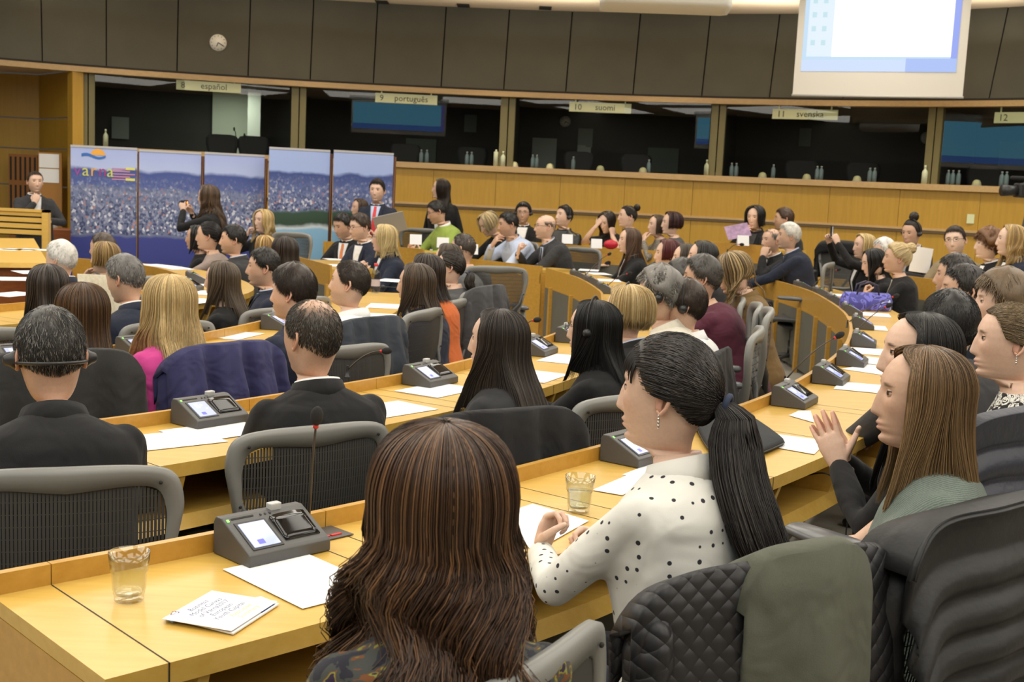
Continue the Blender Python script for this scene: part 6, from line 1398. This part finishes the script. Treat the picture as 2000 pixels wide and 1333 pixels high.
# ---- clock
z = at(421, 73, 16.6)[2]; f_ = FLARE * (z - Z_BAND) / (Z_CEIL - Z_BAND); c = wallpt(421, f_ - .03); n = nrm(wallpt(421, 1) - wallpt(421, 0))
def clock(c, z, n, r, label):
    o = empty('wall_clock', (*c, z), math.atan2(-n[0], n[1]), label, 'clock')
    def disc(nm, r, y0, y1, mat): m = M(); m.add(*lathe([(.001, 0), (r, 0), (r, y1 - y0), (.001, y1 - y0)], 28)); m.xf(rotx(pi / 2), A3(0, y1, 0)); return m.build(nm, mat, o)
    disc('case', r, -.03, .03, WHITE); f = disc('dial', r * .9, -.034, -.029, plain('clock_dial', srgb(236, 236, 230), .4))
    for nm, a, l in (('hour_hand', 3.5, .5), ('minute_hand', 2.1, .75)):
        m = M(); m.add(*box((-.006, -.004, 0), (.006, 0, r * l))); m.xf(roty(a), A3(0, -.036, 0)); m.build(nm, BLACKP, o, smooth=False)
    m = M()
    for k in range(12): b_ = M(); b_.add(*box((-.004, -.002, r * .74), (.004, 0, r * .86))); b_.xf(roty(k * pi / 6), A3(0, -.034, 0)); m.add(b_.arr(), b_.f)
    m.build('hour_marks', BLACKP, f, smooth=False)
clock(c, z, n, .118, 'round white clock on the dark upper panels, upper left')
for px, py in ((1073, 236), (1734, 266)):  # clocks set behind the glass to imitate reflected ones
    c = wallpt(px, 2.26); clock(c, at(px, py, c[1])[2], n, .085, 'small pale clock imitating a reflection in the glass of the %s booth' % ('suomi' if px < 1300 else 'svenska'))
# ---- ceiling projector and vents
c = at(1300, 6, 9.6); o = empty('ceiling_projector', c, radians(-4), 'white projector housing hanging from the ceiling at the top edge', 'projector')
m = M(); m.add(*loft([[(x + (.04 if abs(x) > .5 else 0) * np.sign(-x), y * k, z) for y, z in ((-.3, -.03), (-.26, -.055), (.2, -.055), (.3, -.02), (.3, .12), (.2, .16), (-.2, .16), (-.3, .10))] for x, k in ((-.56, .75), (-.54, .9), (-.45, 1), (.45, .95), (.54, .7))])); m.build('housing', WHITE, o, smooth=True)
m = M(); m.add(*tube([(0, 0, .1), (0, 0, Z_CEIL - c[2] - .001)], .03, 10)); m.build('drop_pole', WHITE, o)
for i, (px, py) in enumerate(((746, 3), (905, 10), (1065, 15))):
    p = onz(px, py, Z_CEIL); m = M(); m.add(*box((-.09, -.14, -.012), (.09, .14, 0))); tag(m.build('ceiling_vent', SEAM, smooth=False, loc=(p[0], p[1], Z_CEIL - .001)), 'small dark recess in the pale ceiling edge, %s of three' % ('left', 'middle', 'right')[i], 'vent')
# ---- bottles and lamps along the sill
PETB = glassmat('pet_bottle', (.62, .74, .82), 1.5, 1.5, .1); PETL = plain('bottle_label', srgb(120, 150, 180), .5); WBOT = plain('white_bottle', srgb(200, 206, 178), .4); DOMEM = plain('dome_lamp', srgb(206, 204, 160), .4)
def sill_pt(px, off): return wallpt(px, off)
for i, (px, lb) in enumerate([(818, 0), (829, 0), (907, 0), (916, 0), (1035, 0), (1043, 0), (1114, 0), (1261, 0), (1422, 0), (1431, 0), (1503, 0), (1588, 0), (1596, 0), (1690, 0), (1699, 0), (1841, 0), (1850, 0), (1861, 0), (1944, 0), (1953, 0)]):
    p = sill_pt(px, .17); o = empty('water_bottle', (*p, Z_SILL), 0, 'small plastic water bottle standing behind the booth glass', 'bottle', 'water bottles behind the booth glass')
    m = M(); m.add(*lathe([(.02, 0), (.03, .004), (.031, .06), (.031, .12), (.026, .145), (.012, .165), (.012, .18)], 12)); m.build('bottle', PLAINB if 'PLAINB' in globals() else plain('bottle_plastic', srgb(120, 140, 150), .25), o)
    m = M(); m.add(*lathe([(.0135, .178), (.0135, .195), (.001, .195)], 10)); m.build('cap', LGREY, o)
for i, px in enumerate((1000, 1070, 1168, 1251, 1386, 1484, 1570, 1668, 1900)):
    p = sill_pt(px, .10); o = empty('dome_lamp', (*p, Z_SILL), 0, 'small cream dome light on the sill of the booths', 'lamp', 'cream dome lights on the booth sill')
    m = M(); m.add(*lathe([(.055, 0), (.057, .02), (.05, .05), (.033, .072), (.002, .08)], 16)); m.build('dome', DOMEM, o)
    m = M(); m.add(*lathe([(.062, -.001), (.062, .012), (.055, .014)], 16)); m.build('base', LGREY, o)
for px, hgt, r, lb in [(965, .20, .034, 'white cylinder bottle beside the booth post'), (979, .17, .036, 'white pump bottle in front of the booth post'), (1376, .17, .034, 'white bottle before the post between the suomi and svenska booths'), (1802, .19, .038, 'white bottle before the post right of the svenska booth'), (206, .19, .034, 'white bottle at the left end of the first booth')]:
    p = sill_pt(px, .0); o = empty('white_bottle', (*p, Z_SILL), 0, lb, 'bottle'); m = M()
    m.add(*lathe([(r, 0), (r, hgt * .75), (r * .8, hgt * .9), (r * .35, hgt), (r * .35, hgt * 1.12)] if 'cyl' not in lb else [(r, 0), (r, hgt), (r * .8, hgt * 1.05)], 14)); m.build('bottle', WBOT, o)
    m = M(); k = hgt * (1.12 if 'cyl' not in lb else 1.05); m.add(*lathe([(r * .4, k - .01), (r * .4, k + .03), (.001, k + .03)], 10)); m.build('cap', WBOT, o)
# ---- inside the booths
BC = plain('booth_chair', srgb(34, 36, 40), .6)
for px, lb in [(428, 'dark chair back left of two in the lit booth'), (488, 'dark chair back right of two in the lit booth'), (780, 'dark chair in the portugues booth'), (910, 'second dark chair in the portugues booth'), (1115, 'dark chair in the suomi booth'), (1225, 'second dark chair in the suomi booth'), (1540, 'dark chair in the svenska booth'), (1655, 'second dark chair in the svenska booth'), (1875, 'dark chair in the last booth')]:
    p = wallpt(px, 1.0); o = empty('booth_chair', (*p, Z_SILL - .1), radians(180 + (1000 - px) * .02), lb, 'chair'); m = M()
    m.add(*loft([[(x * k, .05 + .10 * x * x, z) for x in np.linspace(-.24, .24, 9)] + [(x * k, -.0 + .10 * x * x, z) for x in np.linspace(.24, -.24, 9)] for z, k in ((-.0, .7), (.1, .85), (.25, 1), (.33, 1), (.38, .85), (.395, .5))])); m.build('backrest', BC, o)
    m = M(); m.add(*box((-.22, .06, -.001), (.22, .46, .05))); m.build('seat', BC, o, smooth=False, bevel=.02)
for px, py in ((452, 252), (472, 264)):
    p = wallpt(px, .6); z = at(px, py, p[1])[2]; o = empty('booth_microphone', (*p, Z_SILL - .1), 0, '%s gooseneck microphone silhouetted in the lit booth' % ('taller' if py < 260 else 'shorter'), 'microphone'); zz = z - Z_SILL + .1
    m = M(); m.add(*tube([(.03, 0, 0), (.045, 0, zz * .5), (.02, 0, zz * .9), (0, 0, zz)], .006, 6)); m.build('gooseneck', BLACKP, o); m = M(); m.add(*ell((0, 0, zz), (.016, .016, .03), 10, 6)); m.build('head', BLACKP, o); m = M(); m.add(*lathe([(.05, 0), (.05, .02), (.01, .03)], 12, (.03, 0, 0))); m.build('base', BLACKP, o)
for i, (px, py, w, h_, g_, lb) in enumerate([(235, 250, .26, .34, 90, 'paper on the back wall of the lit booth'), (893, 240, .20, .28, 70, 'paper on the back wall of the portugues booth'), (1113, 268, .24, .30, 90, 'framed paper on the back wall of the suomi booth'), (1112, 296, .22, .22, 130, 'lower paper on the back wall of the suomi booth'), (1333, 258, .18, .28, 64, 'paper at the right end of the suomi booth'), (1521, 266, .18, .28, 60, 'paper on the back wall of the svenska booth'), (1036, 306, .40, .62, 120, 'pale panel at the left of the suomi booth'), (1752, 325, .24, .56, 110, 'pale panel at the right of the svenska booth'), (800, 300, .5, .5, 50, 'grey panel in the portugues booth'), (1262, 312, .5, .4, 46, 'grey panel in the suomi booth'), (1880, 300, .4, .4, 44, 'grey panel in the last booth')]):
    p = wallpt(px, 2.27); n_ = nrm(wallpt(px, 1) - wallpt(px, 0)); z = at(px, py, p[1])[2]; m = M(); m.add(*box((-w / 2, -.012, -h_ / 2), (w / 2, 0, h_ / 2)))
    tag(m.build('booth_notice', plain('booth_paper_%d' % g_, srgb(g_ + 40, g_ + 48, g_ + 40), .7), smooth=False, loc=(*p, z), rz=math.atan2(-n_[0], n_[1])), lb, 'notice')
# ---- left alcove: slatted rack, notice board, low cabinet
p0, p1 = at(14, 300, 17.3), at(75, 300, 17.5); c = (p0 + p1) / 2; w = np.linalg.norm((p1 - p0)[:2]); o = empty('slatted_rack', (c[0], c[1], 0), 0, 'tall wooden rack with dark vertical slots at the left edge', 'rack')
m = M(); m.add(*box((-w / 2, 0, 0), (w / 2, .12, p0[2]))); m.build('carcass', plain('rack_wood', srgb(150, 98, 48), .5), o, smooth=False)
for k in range(6):
    for zq in (.95, 1.36): m = M(); x = -w / 2 + w * (k + .5) / 6; m.add(*box((x - .012, -.01, zq), (x + .012, 0, zq + .34))); m.build('slot', SEAM, o, smooth=False)
p0, p1 = at(76, 300, 16.75), at(119, 300, 16.7); c = (p0 + p1) / 2; w = np.linalg.norm((p1 - p0)[:2]); o = empty('notice_board', (c[0], c[1], 0), 0, 'brown wooden notice board with two white notices, by the city banners', 'board')
m = M(); m.add(*box((-w / 2, 0, 0), (w / 2, .03, p0[2] + .02))); m.build('board', plain('board_wood', srgb(166, 118, 58), .5), o, smooth=False)
for i, (y0, y1) in enumerate(((301, 328), (330, 357))):
    za, zb = at(97, y0, 16.7)[2], at(97, y1, 16.7)[2]; m = M(); m.add(*box((-.15, -.008, zb), (.13, -.001, za))); tag(m.build('pinned_notice', PAPER, smooth=False, loc=(c[0], c[1], 0)), ('upper' if i == 0 else 'lower') + ' white notice pinned on the brown board at left', 'notice')
p0, p1 = at(96, 447, 14.6), at(140, 447, 14.6); m = M(); m.add(*box((p0[0], p0[1], 0), (p1[0], p0[1] + .4, p0[2]))); tag(m.build('low_cabinet', DARKWOOD, smooth=False, bevel=.01), 'low reddish-brown cabinet left of the first banner', 'cabinet')
m = M(); q = at(102, 441, 14.7); m.add(*lathe([(.03, 0), (.03, .09), (.022, .12)], 12)); o = m.build('white_cup', WHITE, loc=(q[0], q[1] + .1, p0[2])); tag(o, 'white cup standing on the low reddish cabinet', 'cup')
# ---- podium
YW = wood('podium_wood', srgb(222, 178, 86), srgb(232, 190, 100), rough=.4)
za = .80; f0, f1, b0, b1 = onz(-120, 512, za), onz(94, 514, za), onz(-120, 464, za), onz(66, 466, za)
o = empty('podium_desk', (*((f0 + b1) / 2)[:2], 0), 0, 'wide pale wooden podium desk with slatted front at the left edge', 'desk'); c = np.array([*((f0 + b1) / 2)[:2], 0])
m = M(); Q = [f0, f1, b1, b0]; m.add([q - c - A3(0, 0, .04) for q in Q] + [q - c for q in Q], box((0, 0, 0), (1, 1, 1))[1]); m.build('worktop', YW, o, smooth=False)
m = M(); Q = [q * A3(1, 1, 0) for q in Q]; cc = sum(Q) / 4; Q = [cc + (q - cc) * .96 for q in Q]; m.add([q - c for q in Q] + [q - c + A3(0, 0, .76) for q in Q], box((0, 0, 0), (1, 1, 1))[1]); m.build('body', DARKWOOD, o, smooth=False)
bx0, bx1 = at(-120, 404, 13.1), at(88, 404, 13.1)
m = M(); zt = bx0[2]; 
for k in range(4): m.add(*box((bx0[0] - c[0], bx0[1] - c[1], za + (zt - za) * k / 4 + .012), (bx1[0] - c[0], bx0[1] - c[1] + .05, za + (zt - za) * (k + 1) / 4 - .006)))
m.add(*box((bx1[0] - c[0] - .03, bx0[1] - c[1] - .02, 0), (bx1[0] - c[0] + .04, bx0[1] - c[1] + .06, zt + .02))); m.add(*box((bx0[0] - c[0], bx0[1] - c[1] - .02, zt - .01), (bx1[0] - c[0] + .04, bx0[1] - c[1] + .06, zt + .02)))
m.build('slatted_screen', YW, o, smooth=False)
m = M(); m.add(*box((bx0[0] - c[0], bx0[1] - c[1] + .02, za), (bx1[0] - c[0], bx0[1] - c[1] + .04, zt))); m.build('screen_backing', SEAM, o, smooth=False)
for px, py, lb in ((8, 488, 'white paper on the podium, left'), (38, 488, 'white paper on the podium, middle'), (68, 488, 'white paper on the podium, right')):
    q = onz(px, py, za); sheet_w([q + A3(x, y, 0) for x, y in ((-.14, -.1), (.14, -.1), (.14, .1), (-.14, .1))], lb, za + .001)
# ---- things held or lying about
def card(px, py, d, lb):
    p = at(px, py, d); o = empty('name_card', p, radians(8), lb, 'name card', 'folded name cards on the far desks'); m = M(); m.add(*sheet(np.array([[(-.065, -.025, -.055), (.065, -.025, -.055)], [(-.065, 0, .055), (.065, 0, .055)], [(-.065, .03, -.055), (.065, .03, -.055)]]), .002)); m.build('folded_card', PAPER, o, smooth=False)
for px, py, d, lb in [(812, 468, 13.0, 'white name card in front of the man in green'), (865, 474, 12.75, 'white name card right of the man in green'), (1108, 467, 14.1, 'white name card before the man in the leather jacket'), (1165, 476, 13.9, 'white name card left of the red object'), (1451, 470, 12.85, 'white name card before the black-haired woman on the raised row'), (922, 487, 12.9, 'white name card by the woman looking down')]: card(px, py, d, lb)
c = at(1193, 478, 13.7); m = M(); m.add(*ell((0, 0, 0), (.085, .04, .055), 16, 10)); o = empty('purse', c, 0, 'small red purse on the far desk behind the brown-haired woman', 'purse'); m.build('pouch', plain('red_leather', (.5, .01, .03), .4), o); m = M(); m.add(*tube([(-.07, 0, .03), (0, 0, .058), (.07, 0, .03)], .006, 6)); m.build('zip', plain('red_zip', (.35, .01, .02), .4), o)
# blue handbag on the bend
c = onz(1690, 606, .742); p_, n_, t_, _ = hd('A', c); o = empty('handbag', (*c[:2], .742), radians(4), 'shiny blue-violet handbag standing on the bend among the microphones', 'handbag')
BAG = cloth('bag_print', (.1, .1, .4), kind='floral', col2=[(0, srgb(70, 70, 150)), (.45, srgb(110, 110, 205)), (.56, srgb(60, 56, 130)), (.63, srgb(190, 200, 240))], scale=9, rough=.35)
m = M(); m.add(*loft([[(x * k, y * k2, z) for x, y in zip(.24 * np.sign(np.cos(a_)) * np.abs(np.cos(a_)) ** .5, .07 * np.sign(np.sin(a_)) * np.abs(np.sin(a_)) ** .6)] for a_ in [np.linspace(0, 2 * pi, 25)[:-1]] for z, k, k2 in ((0, .80, .9), (.01, .86, 1), (.08, .86, .9), (.125, .8, .5), (.14, .74, .2))])); m.build('bag_body', BAG, o)
for s_ in (-1, 1): m = M(); m.add(*tube([(-.09, s_ * .03, .12), (-.07, s_ * .04, .2), (0, s_ * .045, .225), (.07, s_ * .04, .2), (.09, s_ * .03, .12)], .007, 8)); m.build('strap', plain('bag_strap', (.03, .025, .06), .4), o)
# bottle with a red cap, headphones on the third desk
c = onz(733, 572, .742); o = empty('water_bottle', c, 0, 'clear water bottle with a red cap on the third desk', 'bottle'); m = M(); m.add(*lathe([(.028, 0), (.033, .006), (.033, .13), (.028, .16), (.013, .185), (.013, .2)], 16)); m.build('bottle', glassmat('pet_clear', (.8, .84, .88), 1.2), o); m = M(); m.add(*lathe([(.015, .198), (.015, .22), (.001, .22)], 12)); m.build('cap', plain('red_cap', (.6, .05, .05), .4), o); m = M(); m.add(*lathe([(.0335, .05), (.0335, .10)], 16, cap=False)); m.build('label_wrap', plain('bottle_wrap', srgb(190, 180, 190), .5), o)
c = onz(762, 566, .742); o = empty('headphones', c, .4, 'pair of black headphones lying on the third desk', 'headphones'); m = M(); m.add(*tube([(.08 * cos(a), .08 * sin(a), .012) for a in np.linspace(-.5, 3.6, 14)], .004, 6)); m.build('headband', BLACKP, o)
for x, y in ((.072, -.045), (-.072, -.04)): m = M(); m.add(*ell((x, y, .02), (.02, .012, .02), 12, 8)); m.build('ear_cup', BLACKP, o)
# folder, camera, telephone, paper, newspaper, brochure, video camera
def rectpanel(name, c, u, v, th, mat, label, cat, parts=()):
    o = empty(name, c, 0, label, cat); u, v = np.asarray(u, float), np.asarray(v, float); n = nrm(np.cross(u, v)) * th; m = M(); Q = [-u - v, u - v, u + v, -u + v]; m.add([q - n for q in Q] + [q + n for q in Q], box((0, 0, 0), (1, 1, 1))[1]); m.build('cover' if cat != 'paper' else 'leaf', mat, o, smooth=False, bevel=min(.002, th * .6)); return o
w_ = P['T34']['W'][1]; rectpanel('folder', at(762, 437, w_[1] - .06), (.17, .02, .045), (-.03, -.04, .105), .008, plain('folder_grey', srgb(150, 146, 140), .5), 'grey folder held by the standing man with the red tie', 'folder')
c = (P['T46']['F'][0] + P['T46']['F'][1]) / 2; o = empty('camera', c, radians(80), 'small black camera with a lit orange lamp held up by the standing woman', 'camera')
m = M(); m.add(*box((-.055, -.02, -.033), (.055, .02, .033))); m.build('camera_body', BLACKP, o, smooth=False, bevel=.006); m = M(); m.add(*tube([(.0, .02, 0), (0, .055, 0)], .025, 16)); m.build('lens', BLACKP, o); m = M(); m.add(*ell((.02, -.022, .01), (.010, .006, .010), 10, 6)); m.build('focus_lamp', plain('lamp_orange', (1, .3, .05), .4, emit=4, emitcol=(1, .25, .03)), o)
o = rectpanel('telephone', (P['T13']['F'][0] + P['T13']['F'][1]) / 2 + A3(0, 0, .02), (.004, .04, 0), (0, .0, .065), .006, BLACKP, 'dark telephone held up in both hands by the blonde woman', 'telephone'); m = M(); m.add(*box((.0065, -.034, -.056), (.0075, .034, .056))); m.build('lit_display', em('phone_glow', (.9, .95, 1), .9), o, smooth=False)
rectpanel('sheet_of_paper', at(1799, 508, P['T15']['W'][1][1] - .05), (.105, .02, -.01), (.02, .02, .12), .001, PAPER, 'white sheet held up by the woman with the high bun', 'paper')
w_ = P['T48']['W'][1]; rectpanel('newspaper', at(196, 578, w_[1] - .0), (.07, .12, -.01), (-.02, .03, .11), .003, plain('newsprint', srgb(226, 220, 196), .8, var=.12, vscale=60), 'folded newspaper in the hand of the grey-haired man', 'newspaper')
rectpanel('leaflet', at(1441, 452, 13.0), (.13, .02, .03), (-.02, .05, .07), .002, plain('leaflet_violet', srgb(150, 120, 150), .6, var=.3, vscale=20), 'violet printed leaflet before the raised black-haired woman', 'leaflet')
c = at(2012, 374, 12.4); o = empty('video_camera', (c[0], c[1], 0), radians(100), 'black video camera on a tripod at the right edge', 'video camera'); z = c[2]
m = M(); m.add(*box((-.07, -.16, z - .07), (.07, .16, z + .08))); m.build('camera_body', BLACKP, o, smooth=False, bevel=.02); m = M(); m.add(*tube([(0, .15, z), (0, .32, z - .005)], [[.05, .05], [.06, .06]], 16)); m.build('lens', BLACKP, o); m = M(); m.add(*tube([(.03, -.1, z + .13), (.03, .2, z + .13)], .022, 12, rnd=1)); m.build('top_microphone', FOAM, o); m = M(); m.add(*tube([(0, -.1, z + .07), (0, 0, z + .12), (0, .1, z + .07)], .012, 8)); m.build('carry_handle', BLACKP, o)
for a in (0, 2.1, 4.2): m = M(); m.add(*tube([(0, 0, z - .1), (.35 * cos(a), .35 * sin(a), .0)], .016, 8)); m.build('leg', BLACKP, o)
m = M(); p = wallpt(1900, -.012); zz = at(1900, 428, p[1])[2]; m.add(*box((-.045, -.004, -.06), (.045, .004, .06))); tag(m.build('wall_switch', SIGN, smooth=False, loc=(*p, zz), rz=-.45), 'small cream switch plate on the wood wall at the right', 'switch')
# ---- telephone and cables on the open shelf
c = onz(1550, 938, .577); p_, n_, t_, _ = hd('A', c); c = p_ + n_ * .36
o = empty('mobile_phone', (*c, .577), math.atan2(t_[1], t_[0]) + .3, 'white-edged mobile phone lying on the open shelf under the nearest desk', 'telephone'); m = M(); m.add(*box((-.062, -.03, 0), (.062, .03, .007))); m.build('case', LGREY, o, smooth=False, bevel=.003); m = M(); m.add(*box((-.056, -.026, .007), (.056, .026, .0078))); m.build('display', GLOSSBLK, o, smooth=False)
def cable(pts, lb):
    q = catmull([A3(*x) for x in pts], 6); m = M(); m.add(*tube(q - q[0], .0028, 6)); tag(m.build('cable', BLACKP, loc=tuple(q[0])), lb, 'cable')
q = [hd('A', onz(x, 950, .58)) for x in (1500, 1545, 1590)]
cable([(*(q[0][0] + q[0][1] * .40), .64), (*(q[0][0] + q[0][1] * .47), .66), (*(q[1][0] + q[1][1] * .50), .62), (*(q[2][0] + q[2][1] * .515), .55), (*(q[2][0] + q[2][1] * .52), .36)], 'thin black cable looping from the socket panel beside the mobile phone')
q = [hd('A', onz(x, 1290, .58)) for x in (470, 530, 560)]
cable([(*(q[0][0] + q[0][1] * .30), .69), (*(q[1][0] + q[1][1] * .42), .66), (*(q[1][0] + q[1][1] * .49), .60), (*(q[2][0] + q[2][1] * .51), .50), (*(q[2][0] + q[2][1] * .50), .30)], 'thin black cable hanging under the nearest desk below the blank sheet')
# ================================================================ LIGHT AND CAMERA
def area(name, loc, sx, sy, power, col, rot=(0, 0, 0)):
    l = bpy.data.lights.new(name, 'AREA'); l.shape = 'RECTANGLE'; l.size = sx; l.size_y = sy; l.energy = power; l.color = col
    o = bpy.data.objects.new(name, l); COL.objects.link(o); o.location = loc; o.rotation_euler = rot; return o
WARM = (1.0, .965, .87)
for i, x in enumerate((-7, -3.5, 0, 3.5, 7)):
    for j, y in enumerate((-1.5, 2, 5.5, 9, 12.5)):
        area('ceiling_lamp', (x, y, Z_CEIL - .02), 2.4, 2.4, 74, WARM)
for px in (200, 600, 1000, 1400, 1800):          # added upward fill lights without fixtures, brightening the ceiling
    p = wallpt(px, -.9); area('ceiling_fill', (*p, Z_CEIL - .5), 2.4, .3, 22, (1, .93, .8), (pi, 0, 0))
for px in (250, 600, 950, 1300, 1650, 1950):          # downlights along the wall
    p = wallpt(px, -1.2); l = bpy.data.lights.new('downlight', 'SPOT'); l.energy = 160; l.color = (1, .9, .68); l.spot_size = radians(95); l.spot_blend = .8; l.shadow_soft_size = .08
    o = bpy.data.objects.new('downlight', l); COL.objects.link(o); o.location = (*p, Z_CEIL - .03); o.rotation_euler = (0, 0, 0)
p = wallpt(440, 1.2); area('booth_lamp', (*p, Z_BAND - .03), .5, .5, 14, (.9, 1, .86))
for px in (300, 780, 1180, 1600, 2000):
    p = wallpt(px, 1.2); area('booth_lamp', (*p, Z_BAND - .03), .4, .4, 1.0, (.9, 1, .9))
w = bpy.data.worlds.new('World'); SC.world = w; w.use_nodes = True
w.node_tree.nodes['Background'].inputs[0].default_value = (1, .9, .75, 1); w.node_tree.nodes['Background'].inputs[1].default_value = .05
cd = bpy.data.cameras.new('camera'); cam = bpy.data.objects.new('camera', cd); COL.objects.link(cam); SC.camera = cam
cd.sensor_width = 36; cd.lens = F_PX / 2000 * 36; cd.clip_start = .05; cd.clip_end = 200
from mathutils import Matrix
fwd = A3(0, cos(_p), -sin(_p)); up0 = A3(0, sin(_p), cos(_p)); rt0 = A3(1, 0, 0)
# image plane axes: photo x right, photo y up, turned by the roll
right = rt0 * cos(_r) + up0 * sin(_r); up = -rt0 * sin(_r) + up0 * cos(_r)
cam.matrix_world = Matrix(((right[0], up[0], -fwd[0], 0), (right[1], up[1], -fwd[1], 0), (right[2], up[2], -fwd[2], CAM_Z), (0, 0, 0, 1)))
cd.dof.use_dof = True; cd.dof.focus_distance = 3.0; cd.dof.aperture_fstop = 10
vs = SC.view_settings; SC.display_settings.display_device = 'sRGB'
vs.view_transform = 'Standard'; vs.look = 'None'; vs.gamma = 1; vs.exposure = 0.0

SC.cycles.max_bounces = 8; SC.cycles.diffuse_bounces = 3; SC.cycles.glossy_bounces = 3; SC.cycles.transmission_bounces = 6; SC.cycles.transparent_max_bounces = 16
